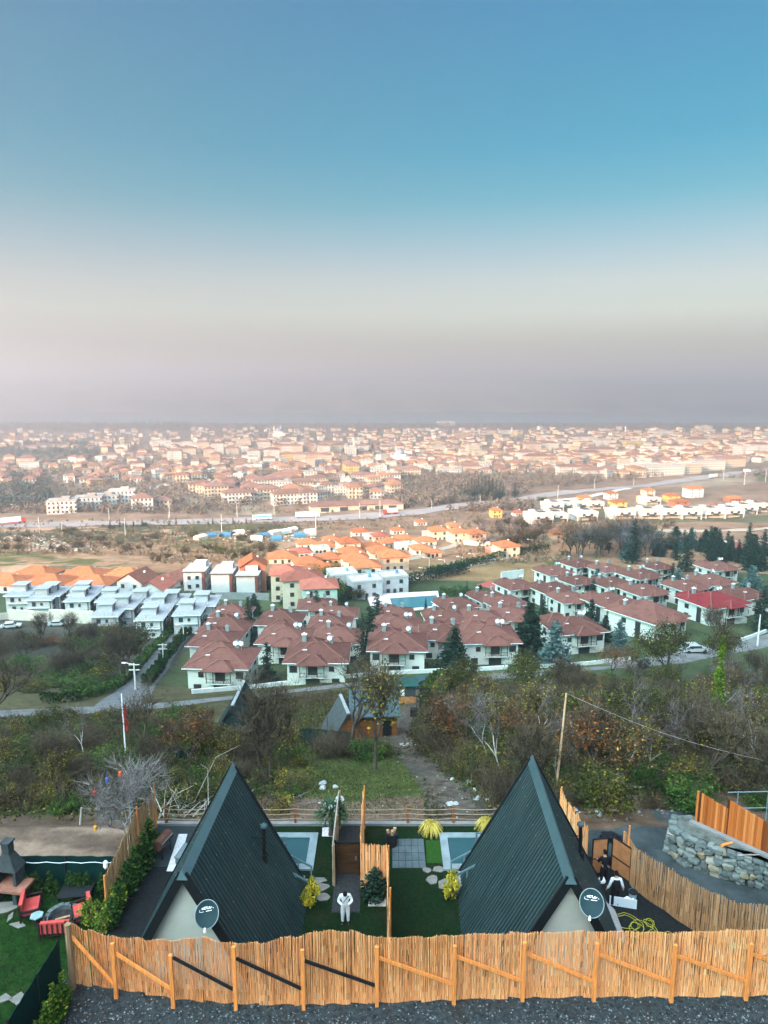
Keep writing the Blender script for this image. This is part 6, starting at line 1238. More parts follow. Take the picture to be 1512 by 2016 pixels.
# ------------------------------------------------------------------ houses of the plain
WC = dict(white=(.56, .53, .48), cream=(.54, .45, .34), peach=(.50, .33, .23), yellow=(.58, .38, .12), grey=(.42, .42, .41), green=(.42, .55, .45), brick=(.34, .14, .09)); RC = dict(orange=mTileOr, red=MT('dull_red_tile', (.33, .11, .075)), brown=mTileBr)
HP = {}
def house(wall, roof, w, d, st, form='hip', windows=True):
    key = (wall, roof, w, d, st, form)
    if key in HP: return HP[key]
    t = thing('house', 'x', 'house'); H = st * 2.9; mw = M('render_' + wall, WC[wall], .9, .1, .6); m = MB(); m.box(0, 0, -1.5, w, d, H + 1.5)
    if form == 'gable': m.add([(-w / 2, -d / 2, H), (w / 2, -d / 2, H), (0, -d / 2, H + w * .3), (-w / 2, d / 2, H), (w / 2, d / 2, H), (0, d / 2, H + w * .3)], [(0, 1, 2), (5, 4, 3)])
    m.build('wall', mw, t); m = MB()
    if form == 'hip': m.hip(0, 0, w + 1.3, d + 1.3, H, min(w, d) / 2 * .48); m.build('roof', RC[roof], t); m = MB(); m.box(w * .2, d * .15, H + .6, .6, .6, 1.6); m.build('chimney', mTrimW, t)
    elif form == 'gable': m.gable(0, 0, w + 1.2, d + 1.2, H - .18, (w + 1.2) * .3); m.build('roof', RC[roof], t); m = MB(); m.box(w * .2, d * .15, H + .6, .6, .6, 1.8); m.build('chimney', mTrimW, t)
    else:
        m.box(0, 0, H - .05, w + .3, d + .3, .25); rf = m.build('roof', M('terrace_roof', (.44, .37, .32), .9, .25, .6), t); m = MB()
        for x, y, a, b in ((0, -d / 2, w, .15), (0, d / 2, w, .15), (-w / 2, 0, .15, d - .2), (w / 2, 0, .15, d - .2)): m.box(x, y, H + .2, a, b, .45)
        m.build('parapet', mw, rf); m = MB(); m.tube([(w * .2, d * .1, H + .2), (w * .2, d * .1, H + 1.4)], .5, 9); m.build('water_tank', M('blue_tank', (.12, .30, .42), .6, .2, 2), t)
    if windows:
        for s in range(st):
            z = s * 2.9 + .9
            for x in (-w * .27, w * .22): window(t, x, -d / 2, z, 1.2, 1.3, 0)
            window(t, w / 2, -d * .15, z, 1.2, 1.3, 1)
        window(t, -.2, -d / 2, .02, 1.0, 2.1, 0, name='door')
    HP[key] = Proto(t); HP[key].H = H + (1.2 if form != 'flat' else .5) + min(w, d) * .12; return HP[key]
def place(px, py, wall, roof, w, d, st, ang, label, form='hip', group=None, s=.86):
    P = house(wall, roof, w, d, st, form); p = hit(px, py, P.H * s); o = P.put(p, R(ang), s, label, group); return o
OL = [(12, 1130, 'at the left edge in the front row'), (97, 1130, 'second in the front row'), (184, 1132, 'third in the front row'), (73, 1114, 'left in the rear row'), (166, 1116, 'middle in the rear row'), (248, 1118, 'right in the rear row, two-part')]
for px, py, l in OL: place(px, py, 'white', 'orange', 15, 11, 1, -8, 'wide white house with bright orange hip roof ' + l, group='orange-roofed houses behind the white villas', s=.82)
place(307, 1141, 'white', 'red', 8, 9, 2, -6, 'small white house with red gable roof beside the box villas', 'gable'); place(346, 1122, 'white', 'brown', 9, 16, 1, -25, 'long low house with brown roof behind the box villas'); place(270, 1126, 'grey', 'brown', 9, 9, 2, -15, 'shaded grey house with dark gable roof below the two-part orange roof', 'gable'); place(497, 1097, 'brick', 'orange', 8.5, 8.5, 3, 12, 'tall brick house with orange gable roof above the box villas', 'gable')
place(628, 1136, 'green', 'red', 10, 9, 3, 8, 'green three-storey house with dark red roof in the shade'); place(594, 1121, 'cream', 'red', 12, 9, 3, 10, 'cream house with reddish L-shaped roof left of the green house'); place(563, 1111, 'cream', 'red', 9, 9, 3, 5, 'cream house with arched balconies and red roof beside the brick house')
MH = [(556, 1083, 'cream', 12, 10, 1, 'lowest left, before the parked tents'), (605, 1094, 'white', 11, 9, 1, 'in front, left of the wide one'), (605, 1059, 'green', 11, 9, 1, 'with green wall at the upper left'), (641, 1064, 'white', 11, 9, 1, 'just right of the green-walled one'), (649, 1086, 'peach', 10, 9, 1, 'with brick flank in the middle'), (685, 1056, 'cream', 10, 10, 2, 'taller, with dusky roof at the back'), (652, 1053, 'cream', 9, 8, 1, 'farthest back left'), (690, 1075, 'white', 11, 9, 1, 'in the centre'), (700, 1087, 'white', 10, 9, 2, 'above the lowest right one'), (719, 1099, 'white', 10, 9, 2, 'lowest, beside the flat-roofed shops'), (728, 1066, 'cream', 11, 9, 1, 'second from the front in the right column'), (749, 1073, 'cream', 10, 9, 2, 'in the right column, middle'), (773, 1081, 'peach', 11, 9, 2, 'at the right end beside the lane'), (709, 1038, 'white', 11, 9, 1, 'topmost, alone by the scrub'), (766, 1058, 'cream', 11, 9, 1, 'at the upper right'), (796, 1051, 'cream', 10, 9, 1, 'left of the flat terraces at the top'), (836, 1055, 'white', 11, 9, 1, 'right of the upper pair'), (827, 1069, 'white', 9, 9, 1, 'with steep white gable over the lane'), (863, 1035, 'cream', 11, 10, 2, 'tall, behind the lane'), (901, 1038, 'cream', 10, 9, 2, 'second of three behind the dry field'), (935, 1040, 'peach', 10, 9, 2, 'third of three behind the dry field'), (892, 1027, 'peach', 8, 8, 1, 'small, behind the three'), (782, 1036, 'white', 8, 7, 1, 'small, with dark tree beside it'), (632, 1108, 'grey', 14, 9, 1, 'wide and low in front of the reddish house'), (828, 1021, 'white', 8, 7, 1, 'far back beside the lane end'), (850, 1078, 'peach', 8, 5, 1, 'low annex beside the lane')]
for k, (px, py, wl, w, d, st, l) in enumerate(MH): place(px, py, wl, 'orange', w, d, st, 14 + (k * 7) % 9 - 4, f'{wl if wl != "peach" else "brick-toned"} house with orange hip roof {l}', group='orange-roofed houses of the lit quarter')
place(592, 1076, 'white', 'red', 9, 8, 1, 16, 'small house with redder roof among the orange ones'); place(747, 1046, 'peach', 'red', 9, 8, 1, 14, 'small house with pale red roof at the top of the lit quarter')
for px, py, wl, w, d, st, l in [(673, 1118, 'white', 9, 9, 2, 'white flat-roofed house below the wide orange roof'), (717, 1130, 'grey', 10, 9, 2, 'grey flat-roofed workshop beside the green wall'), (772, 1123, 'grey', 9, 8, 2, 'grey flat-roofed block with blue tank beside the car park'), (630, 1073, 'white', 8, 6, 1, 'small flat-roofed house between the orange roofs'), (800, 1066, 'white', 11, 8, 1, 'white flat-roofed terrace among the orange roofs'), (848, 1044, 'cream', 9, 7, 1, 'flat-roofed house beside the upper lane'), (735, 1048, 'grey', 10, 7, 1, 'blue-grey flat-roofed shed behind the lit quarter')]: place(px, py, wl, 'orange', w, d, st, 15, l, 'flat')
place(996, 1063, 'cream', 'orange', 10, 9, 2, 18, 'cream two-storey house with orange roof and dishes beside the dry field'); place(1104, 1042, 'peach', 'orange', 12, 9, 1, 10, 'house with orange roof half hidden by bare trees above the dark wood'); place(975, 1074, 'brick', 'brown', 7, 7, 1, 18, 'brick annex left of the cream two-storey house', 'flat')
place(1445, 1066, 'brick', 'red', 12, 9, 1, 15, 'low red-roofed house behind the dark conifers'); place(1410, 1062, 'white', 'red', 9, 5, 1, 5, 'pale blue flat shed behind the dark conifers', 'flat')
wallrun('cream wall beside the dry field', [(912, 1072), (965, 1076)], 2.2, .3, mRet); wallrun('long pale wall along the lit road', [(835, 1128), (920, 1110), (1000, 1094)], 1.2, .3, mRet, 'roadside_wall'); strip('lane', [hit(780, 1108), hit(840, 1092), hit(890, 1076), hit(912, 1064)], 5, M('lane_dust', (.40, .32, .24), .95, .15, .4), .10)
strip('side_road', [hit(760, 1152), hit(850, 1132), hit(950, 1108), hit(1040, 1090)], 6, MATS['lane_dust'], .12)
# flat white terraces on the right
def terrace():
    t = thing('terraced_house', 'x', 'house'); m = MB(); m.box(0, 0, 2.9, 14, 14, 3.0); m.box(0, 2, -1.5, 13, 10, 4.4); m.box(-6.6, -6.6, -1.5, .5, .5, 4.4); m.box(6.6, -6.6, -1.5, .5, .5, 4.4); m.build('wall', M('render_white', (.40, .32, .25), .9, .1, .6), t); m = MB(); m.box(0, 0, 5.9, 14.3, 14.3, .18); rf = m.build('roof', M('gravel_roof', (.52, .40, .32), .95, .15, .4), t); m = MB(); m.box(3, 3, 6.08, 4.5, 5, .25); m.build('roof_panel', mPanel, rf)
    m = MB(); m.box(-3, 3, 6.08, 3, 3, 1.5); m.build('stair_box', MATS['render_white'], t)
    for x in (-2.5, 2.5): window(t, x, -7, 3.3, 1.8, 1.5, 0, mPanel)
    m = MB(); m.box(.0, -7.3, 2.85, 3.4, .7, .9); m.build('balcony', mPanel, t); return Proto(t)
TR = terrace()
TL = [(1226, 1023, 'at the left end of the lit row'), (1277, 1023, 'second in the lit row'), (1317, 1022, 'third in the lit row, behind the tallest conifer'), (1357, 1022, 'fourth in the lit row'), (1403, 1021, 'fifth in the lit row'), (1441, 1020, 'sixth in the lit row'), (1468, 1013, 'set back near the right end'), (1497, 1010, 'at the right edge of the view'), (1152, 1026, 'behind the dark wood, half hidden'), (1092, 1030, 'low, at the head of the wooded lane'), (1063, 1032, 'lowest left, behind bare trees'), (1145, 1003, 'left of the upper pair'), (1170, 1003, 'right of the upper pair'), (1090, 1006, 'leftmost in the upper row'), (1115, 1005, 'second in the upper row'), (1283, 994, 'white-winged, among the yellow houses')]
for px, py, l in TL: TR.put(hit(px, py) + Vector((0, 6, 0)), R(10), .95 if py < 1010 else 1.05, 'white flat-roofed terraced house ' + l, 'white terraced houses')
for px, py, wl, rf, w, d, st, l in [(1150, 974, 'yellow', 'orange', 12, 9, 2, 'yellow house with orange roof at the left of the yellow group'), (1216, 982, 'yellow', 'orange', 14, 9, 2, 'yellow house with orange roof in front of the white one'), (1203, 966, 'white', 'orange', 11, 9, 2, 'white house with orange roof behind two yellow ones'), (1276, 960, 'cream', 'orange', 11, 9, 2, 'cream house with orange roof at the back of the yellow group'), (1271, 972, 'yellow', 'orange', 14, 9, 2, 'yellow house with long orange roof in the middle of the group'), (1322, 970, 'yellow', 'orange', 13, 9, 2, 'yellow house with orange roof right of the middle'), (1365, 956, 'white', 'orange', 16, 11, 3, 'big white house with orange roof behind the yellow ones'), (1337, 981, 'brick', 'orange', 15, 10, 2, 'brown house with broad orange roof behind bare trees'), (1415, 990, 'brick', 'brown', 13, 9, 2, 'brown brick house with mossy roof'), (1444, 976, 'brick', 'orange', 14, 9, 1, 'brown house with low orange roof near the highway'), (1490, 986, 'cream', 'orange', 14, 9, 2, 'cream house with orange roof at the right edge'), (872 + 104, 998, 'yellow', 'orange', 8, 8, 2, 'small yellow house with orange roof among bare trees'), (1020, 1003, 'white', 'red', 9, 8, 1, 'small white house with red roof beside the upper terraces')]: place(px, py, wl, rf, w, d, st, 12, l)

# ------------------------------------------------------------------ the highway, its traffic and lamps
hw = [hit(*p) for p in ((-120, 1042), (0, 1036), (150, 1033), (350, 1028), (520, 1023), (700, 1018), (820, 1010), (960, 992), (1100, 972), (1220, 960), (1330, 947), (1420, 936), (1512, 925), (1640, 908))]
strip('highway', hw, [24, 24, 24, 22, 22, 22, 20, 20, 20, 20, 24, 26, 26, 26], M('highway_asphalt', (.30, .25, .23), .9, .12, .1), .35, cross=8, step=8)
def along(px, py): 
    p = hit(px, py); i = min(range(len(hw) - 1), key=lambda k: (hw[k] - p).length + (hw[k + 1] - p).length); d = hw[i + 1] - hw[i]; return p + Vector((0, 0, .4)), math.atan2(d.y, d.x)
mTyre = M('tyre', (.02, .02, .02), .9, .2, 5)
def wheels(t, xs, w, r_=.5):
    for x in xs:
        for y in (-w / 2 + .15, w / 2 - .15): m = MB(); m.tube([(x, y - .15, r_), (x, y + .15, r_)], r_, 12); m.build('wheel', mTyre, t)
def truck(label, px, py, cab, box_, skirt, flip=0, L_=15):
    p, a = along(px, py); t = thing('truck', label, 'truck', tuple(p), a + (math.pi if flip else 0), 'trucks on the highway'); m = MB(); m.box(-1.5, 0, 1.35, L_ - 3.5, 2.5, 2.65); m.build('cargo_box', M('paint_' + box_[0], box_[1], .5, .06, 1), t)
    m = MB(); m.box(-1.5, 0, .75, L_ - 3.5, 2.45, .59); m.build('chassis', M('paint_' + skirt[0], skirt[1], .5, .06, 1), t); m = MB(); m.add([(L_ / 2 - 3, -1.22, .6), (L_ / 2 - .4, -1.22, .6), (L_ / 2 - .4, -1.22, 2.0), (L_ / 2 - .9, -1.22, 3.2), (L_ / 2 - 3, -1.22, 3.4), (L_ / 2 - 3, 1.22, .6), (L_ / 2 - .4, 1.22, .6), (L_ / 2 - .4, 1.22, 2.0), (L_ / 2 - .9, 1.22, 3.2), (L_ / 2 - 3, 1.22, 3.4)], [(0, 1, 2, 3, 4), (9, 8, 7, 6, 5), (0, 5, 6, 1), (1, 6, 7, 2), (2, 7, 8, 3), (3, 8, 9, 4), (4, 9, 5, 0)]); c = m.build('cab', M('paint_' + cab[0], cab[1], .4, .06, 1), t)
    m = MB(); m.bar((L_ / 2 - .36, 0, 2.1), (L_ / 2 - .82, 0, 3.1), 2.2, .06); m.build('windscreen', mGlass, c); wheels(t, (-L_ / 2 + 1, -L_ / 2 + 2.3, L_ / 2 - 1.6, L_ / 2 - 4), 2.5)
red, wht, blu = ('red', (.5, .06, .04)), ('white', (.75, .74, .72)), ('blue', (.12, .36, .58))
truck('long truck with white box and red cab and chassis at the left edge', 10, 1034, red, wht, red, 0, 24); truck('white box truck in the middle of the highway', 606, 1020, wht, wht, wht, 0, 17); truck('red-cabbed white truck near the sheds', 768, 1013, red, wht, red, 1, 11); truck('white lorry on the far right stretch of highway', 1406, 941, wht, wht, wht, 0, 16); truck('second white lorry farther up the right stretch of highway', 1471, 931, wht, wht, wht, 0, 12)
p, a = along(516, 1024); t = thing('bus', 'white coach with blue side on the highway', 'bus', tuple(p), a); m = MB(); m.box(0, 0, .5, 12.5, 2.5, 1.2); m.box(0, 0, 2.75, 12.5, 2.48, .45); m.build('body', MATS['paint_white'], t); m = MB(); m.box(0, 0, 1.7, 12.4, 2.44, 1.05); m.build('windows', M('paint_blue', blu[1], .3, .06, 1), t); wheels(t, (-4, 4), 2.5)
def car(label, p, a, col, s=1.0):
    t = thing('parked_car' if 'parked' in label else 'car', label, 'car', tuple(p), a); t.scale = (s, s, s); prof = [(-2.1, .35), (2.1, .35), (2.15, .7), (1.2, .88), (.55, 1.42), (-1.1, 1.45), (-1.9, .95), (-2.15, .85)]; m = MB(); n = len(prof); vs = [(x, -.86, z) for x, z in prof] + [(x, .86, z) for x, z in prof]; m.add(vs, [tuple(range(n)), tuple(range(2 * n - 1, n - 1, -1))] + [(i, n + i, n + (i + 1) % n, (i + 1) % n) for i in range(n)]); o = m.build('body', M('car_' + col[0], col[1], .3, .05, 1, metal=.3, spec=.6), t); b = o.modifiers.new('b', 'BEVEL'); b.width = .08; b.segments = 2
    m = MB(); m.bar((1.16, 0, .92), (.60, 0, 1.38), 1.5, .06); m.build('windscreen', mGlass, t); m = MB(); m.bar((-1.15, 0, 1.4), (-1.82, 0, 1.0), 1.45, .06); m.build('rear_window', mGlass, t)
    for y in (-.87, .87): m = MB(); m.prism([(-1.3, -.012), (.75, -.012), (.75, .012), (-1.3, .012)], 0, .36); q = m.build('side_window', mGlass, t); q.location = (0, y, .98)
    for x in (-1.3, 1.35):
        for y in (-.8, .8): m = MB(); m.tube([(x, y - .1, .32), (x, y + .1, .32)], .32, 12); m.build('wheel', mTyre, t)
    for y in (-.6, .6): m = MB(); m.box(2.12, y, .62, .08, .3, .12); m.build('headlight', mTrimW, t)
car('dark teal car parked on the paved road beside the kiosk', hit(838, 1354) + Vector((0, 0, .08)), R(18), ('teal', (.03, .08, .085)), 1.2); car('silver car parked below the cream retaining walls', hit(115, 1232), R(5), ('silver', (.5, .52, .52))); car('white parked car in the lot at the left edge', hit(22, 1236), R(20), ('white', (.7, .7, .7)))
car('silver car parked on the lit road beside the cream two-storey house', hit(962, 1106) + Vector((0, 0, .15)), R(25), MATS and ('silver', (.5, .52, .52)), 1.2); car('pale covered car parked under the corner villa', hit(1366, 1284), R(5), ('silver', (.5, .52, .52)), 1.3)
def lamp(label, bx, by, ty, grp, arm=1.6, mat=mConc, r_=.09, cross=False, name='street_lamp', double=False):
    p = hit(bx, by); h = hgt(p, bx, ty); t = thing(name, label, name.replace('_', ' '), tuple(p), 0, grp); k = max(1, h / 9); m = MB(); m.tube([(0, 0, -.2), (0, 0, h)], [r_ * k, r_ * .7 * k], 7); m.build('pole', mat, t)
    if cross:
        for z in (h - .3, h - 1.2): m = MB(); m.box(0, 0, z, 1.8 * k, .12, .12); m.build('crossarm', mat, t)
    if arm: m = MB(); m.bar((0, 0, h - .15), (-arm, 0, h + .1), .08, .08); a_ = m.build('arm', mat, t); m = MB(); m.box(-arm - .25, 0, h + .02, .7, .28, .14); m.build('lamp_head', mDishW, a_)
    return later(t, label, '') if False else t
mPole = M('concrete_pole', (.60, .58, .52), .85, .1, 2)
lamp('concrete power pole with crossarms and lamp at the road junction', 267, 1358, 1306, None, 1.4, mPole, .16, True, 'power_pole'); lamp('concrete power pole halfway up the side road', 322, 1305, 1267, None, 0, mPole, .15, True, 'power_pole'); lamp('white lamp post near the top of the side road', 362, 1262, 1231, None, 1.0, mPole, .12); lamp('tall thin white post at the head of the side road', 388, 1236, 1196, None, 0, mPole, .1, False, 'power_pole'); lamp('pale concrete pole by the street at the right edge', 1491, 1272, 1210, None, 0, mPole, .2, False, 'power_pole')
lamp('thin pole beside the grey-roofed cabin', 645, 1452, 1400, None, 0, mBarkD, .05, False, 'pole'); lamp('wooden pole by the track with white insulators beside the car', 828, 1410, 1352, None, 0, mBlack, .08, True, 'power_pole'); lamp('small green post lamp in front of the round conifer', 866, 1320, 1280, None, 0, mRail, .06, False, 'lamp_post')
HWL = [(78, 1050, 1018), (123, 1052, 1028), (215, 1024, 1000), (247, 1054, 1020), (334, 1018, 985), (437, 1055, 1012), (333, 1035, 1008), (467, 1018, 990), (540, 1014, 988), (622, 1055, 1005), (708, 1020, 990), (748, 1020, 985), (850, 1002, 985), (945, 996, 975), (1098, 980, 955), (1170, 962, 942), (1247, 957, 940), (1424, 945, 925), (1465, 955, 930), (1507, 948, 925)]
for bx, by, ty in HWL: later(lamp('x', bx, by, ty, 'lamp posts along the highway', 0, mPole, .16, False, 'lamp_post'), 'thin pale lamp post', 'along the highway')
for bx, by, ty in [(875, 1122, 1102), (845, 1130, 1098), (838, 1138, 1118), (910, 1112, 1096), (933, 1108, 1090), (980, 1100, 1083), (1047, 1090, 1062), (1160, 1062, 1030), (1346, 1078, 1042)]: later(lamp('x', bx, by, ty, 'lamp posts along the lit road', 1.6, mPole, .10, False, 'lamp_post'), 'slim lamp post', 'along the lit road by the dry field')
# flagpole
p = hit(248, 1492); h = hgt(p, 246, 1366); t = thing('flagpole', 'tall white flagpole with drooping red flag in the left thicket', 'flagpole', tuple(p)); m = MB(); m.tube([(0, 0, -.2), (0, 0, h)], [.075, .05], 8); m.build('pole', mWhitePrint, t)
m = MB(); vs = []
for i in range(9):
    z = h - .9 - i * .28; wv = .30 + .06 * math.sin(i * 1.4); vs += [(.05, 0, z), (.05 + wv * .5, .08 * math.sin(i * 1.1), z - .1), (.05 + wv, -.07 * math.sin(i * .9), z - .25)]
fs = []
for i in range(8):
    for j in range(2): a = i * 3 + j; fs.append((a, a + 1, a + 4, a + 3))
m.add(vs, fs); m.add([(x, y + .01, z) for x, y, z in vs], [q[::-1] for q in fs]); m.build('flag', M('flag_red', (.42, .03, .03), .85, .2, 2), t)

# ------------------------------------------------------------------ sheds and cabins on the slope
def aframe(label, px0, py0, L_, ang, H, hb, roof, front):
    a = hit(px0, py0); t = thing('cabin', label, 'cabin', tuple(a), R(ang), 'small A-frames on the slope')
    for s in (-1, 1): m = MB(); vs = [(s * .03, -.2, H), (s * hb, -.2, -.6), (s * hb, L_, -.6), (s * .03, L_, H)]; n = Vector((s * H, 0, hb)).normalized() * .12; m.add(vs + [Vector(v) + n for v in vs], [(0, 1, 2, 3), (7, 6, 5, 4), (0, 4, 5, 1), (1, 5, 6, 2), (2, 6, 7, 3), (3, 7, 4, 0)]); m.build('roof_panel', roof, t)
    m = MB(); m.bar((0, -.22, H + .12), (0, L_, H + .12), .3, .12); m.build('ridge_cap', mChim, t); m = MB(); m.add([(-hb + .1, .1, -.6), (hb - .1, .1, -.6), (0, .1, H - .1), (-hb + .1, L_ - .2, -.6), (hb - .1, L_ - .2, -.6), (0, L_ - .2, H - .1)], [(0, 1, 2), (5, 4, 3), (0, 3, 4, 1)]); m.build('gable_wall', front, t); return t
mWood = M('orange_wood', (.20, .075, .025), .8, .3, 1.5, stretch=(.5, 1, 6)); mSlate2 = M('grey_shingle', (.055, .066, .066), .85, .25, 2)
aframe('dark green A-frame with pale ridge left of the bare multi-stemmed tree', 461, 1457, 5.5, 0, 3.6, 2.6, M('dark_green_sheet', (.012, .03, .03), .75, .2, 1), M('dark_green_sheet', (0, 0, 0))); aframe('small grey-roofed A-frame with orange wooden gable behind the tall bare tree', 686, 1457, 4.2, 14, 2.7, 2.0, mSlate2, mWood)
p = hit(738, 1452); t = thing('shed', 'orange wooden shed with blue-grey roof behind the yellow tree', 'shed', tuple(p), R(3)); m = MB(); m.box(0, 2, -.5, 4.4, 3.4, 2.7); m.build('wall', mWood, t); m = MB(); m.add([(-2.5, -.3, 2.2), (2.5, -.3, 2.2), (2.5, 4.0, 3.1), (-2.5, 4.0, 3.1), (-2.5, -.3, 2.32), (2.5, -.3, 2.32), (2.5, 4.0, 3.22), (-2.5, 4.0, 3.22)], [(3, 2, 1, 0), (4, 5, 6, 7), (0, 1, 5, 4), (1, 2, 6, 5), (2, 3, 7, 6), (3, 0, 4, 7)]); m.build('roof', M('blue_grey_sheet', (.05, .085, .095), .6, .2, 1), t); m = MB(); m.box(1.2, .29, -.4, .9, .06, 2.0); m.build('door', mBlack, t)
p = hit(785, 1386); t = thing('kiosk', 'small kiosk with dark green roof and plank base beside the parked car', 'kiosk', tuple(p), R(4)); m = MB(); m.box(0, 1.2, 0, 4.6, 2.4, 1.0); m.build('base', M('plank_base', (.40, .19, .08), .8, .25, 2, stretch=(5, 5, .5)), t); m = MB(); m.box(0, 1.2, 1.0, 4.5, 2.3, 1.5); m.build('window_band', mPanel, t); m = MB(); m.box(0, 1.1, 2.5, 5.2, 3.0, .14); m.build('roof', M('green_roof', (.014, .06, .05), .6, .15, 1), t)
for x in (-1.3, -.4, .5): m = MB(); m.box(x, -.02, 1.15, .5, .05, .9); m.build('notice', mWhitePrint, t)
net_fence('net_fence', 'green shade net fence in front of the A-frames on the slope', [hit(488, 1473), hit(560, 1466), hit(625, 1468), hit(690, 1476)], 1.7); net_fence('net_fence', 'green shade net fence below the flagpole', [hit(238, 1510), hit(320, 1502), hit(400, 1500)], 1.3)
hedge('dense evergreen hedge on the right bank of the dirt track by the car', [(848, 1400), (862, 1372), (885, 1352)], 3.0, 3.2, (MA('cover_green', []),), 60, 21)
t = thing('waste_bin', 'small black bin on the track near the kiosk', 'bin', hit(814, 1412)); m = MB(); m.box(0, 0, 0, .7, .6, .95); m.build('bin', mBlack, t); m = MB(); m.box(0, 0, .95, .76, .66, .08); m.build('lid', mBlack, t)
# ------------------------------------------------------------------ the town on the plain
WT = {k: MW('far_' + k, scl(v, .74)) for k, v in dict(white=(.78, .72, .64), cream=(.72, .58, .44), peach=(.66, .42, .28), yellow=(.72, .50, .20), grey=(.45, .42, .40)).items()}
mRoofFar = dict(red=M('far_red_roof', (.21, .112, .088), .9, .2, .15, ovar=.2), orange=M('far_orange_roof', (.28, .135, .085), .9, .2, .15, ovar=.2), flat=M('far_flat_roof', (.38, .33, .29), .9, .2, .15, ovar=.2))
FP = {}
def far_block(wall, roof, w, d, st, name='apartment_block', cat='apartment block'):
    k = (wall, roof, w, d, st, name)
    if k not in FP:
        t = thing(name, 'x', cat); m = MB(); H = st * 3.0; m.box(0, 0, -3, w, d, H + 3); m.build('wall', WT[wall], t); m = MB()
        if roof == 'flat': m.box(0, 0, H - .02, w + .6, d + .6, .5); m.box(w * .1, 0, H + .48, w * .3, d * .4, 1.8)
        else: m.hip(0, 0, w + 1.4, d + 1.4, H, min(w, d) * .22)
        m.build('roof', mRoofFar[roof], t)
        if st >= 3:
            for s in range(1, st): m = MB(); m.box(-w * .22, -d / 2 - .55, s * 3, w * .22, 1.1, 1.0); m.build('balcony', WT[wall], t)
        FP[k] = Proto(t)
    return FP[k]
ABL = []
def ab(px, py, wall, roof, w, d, st, ang=0, lab=None):
    o = far_block(wall, roof, w, d, st).put(hit(px, py), R(ang), 1, lab, 'apartment blocks of the town'); ABL.append((px, py))
    if not lab: later(o, f'{wall} {st}-storey block with {"flat roof" if roof == "flat" else roof + " roof"}', twhere(px, py))
def twhere(px, py):
    if py > 950: return 'in the front rows behind the highway' if px < 800 else 'beside the cypress row'
    if px < 250: return 'by the evergreen wood' if py > 868 else 'near the hazy shore wood'
    if px < 400: return 'left of the tall blocks'
    if px < 720: return 'in the rows of tall blocks' if py > 872 else 'around the twin minarets'
    if px < 860: return 'near the domed mosque'
    if px < 1130: return 'above the cypress row' if py > 885 else 'toward the shore behind the mosque'
    if px < 1330: return 'left of the highway curve' if py > 885 else 'in the dense far quarter'
    return 'above the highway curve' if py > 885 else 'in the farthest right quarter'
for px, py, st, l in [(126, 1009, 3, 'white three-storey flat block alone left beside the highway'), (177, 1001, 3, 'second unfinished white flat block from left by the highway'), (210, 997, 3, 'third unfinished white flat block by the highway'), (243, 995, 4, 'fourth, largest unfinished white flat block by the highway')]: ab(px, py, 'white', 'flat', 19, 14, st, 15, l)
ab(282, 1002, 'white', 'red', 15, 13, 3, 15, 'white block with red roof beside the unfinished flat ones'); ab(323, 999, 'cream', 'red', 12, 11, 2, 15, 'cream block with red roof right of the white one')
for px, py, w in [(395, 970, 20), (425, 976, 20), (466, 990, 22), (497, 978, 18), (527, 982, 18), (566, 992, 24), (604, 990, 14), (522, 962, 24), (560, 958, 20), (593, 966, 20), (640, 972, 12), (625, 957, 18)]: ab(px, py, 'cream' if px % 2 else 'white', 'red', w, 12, 3, 22)
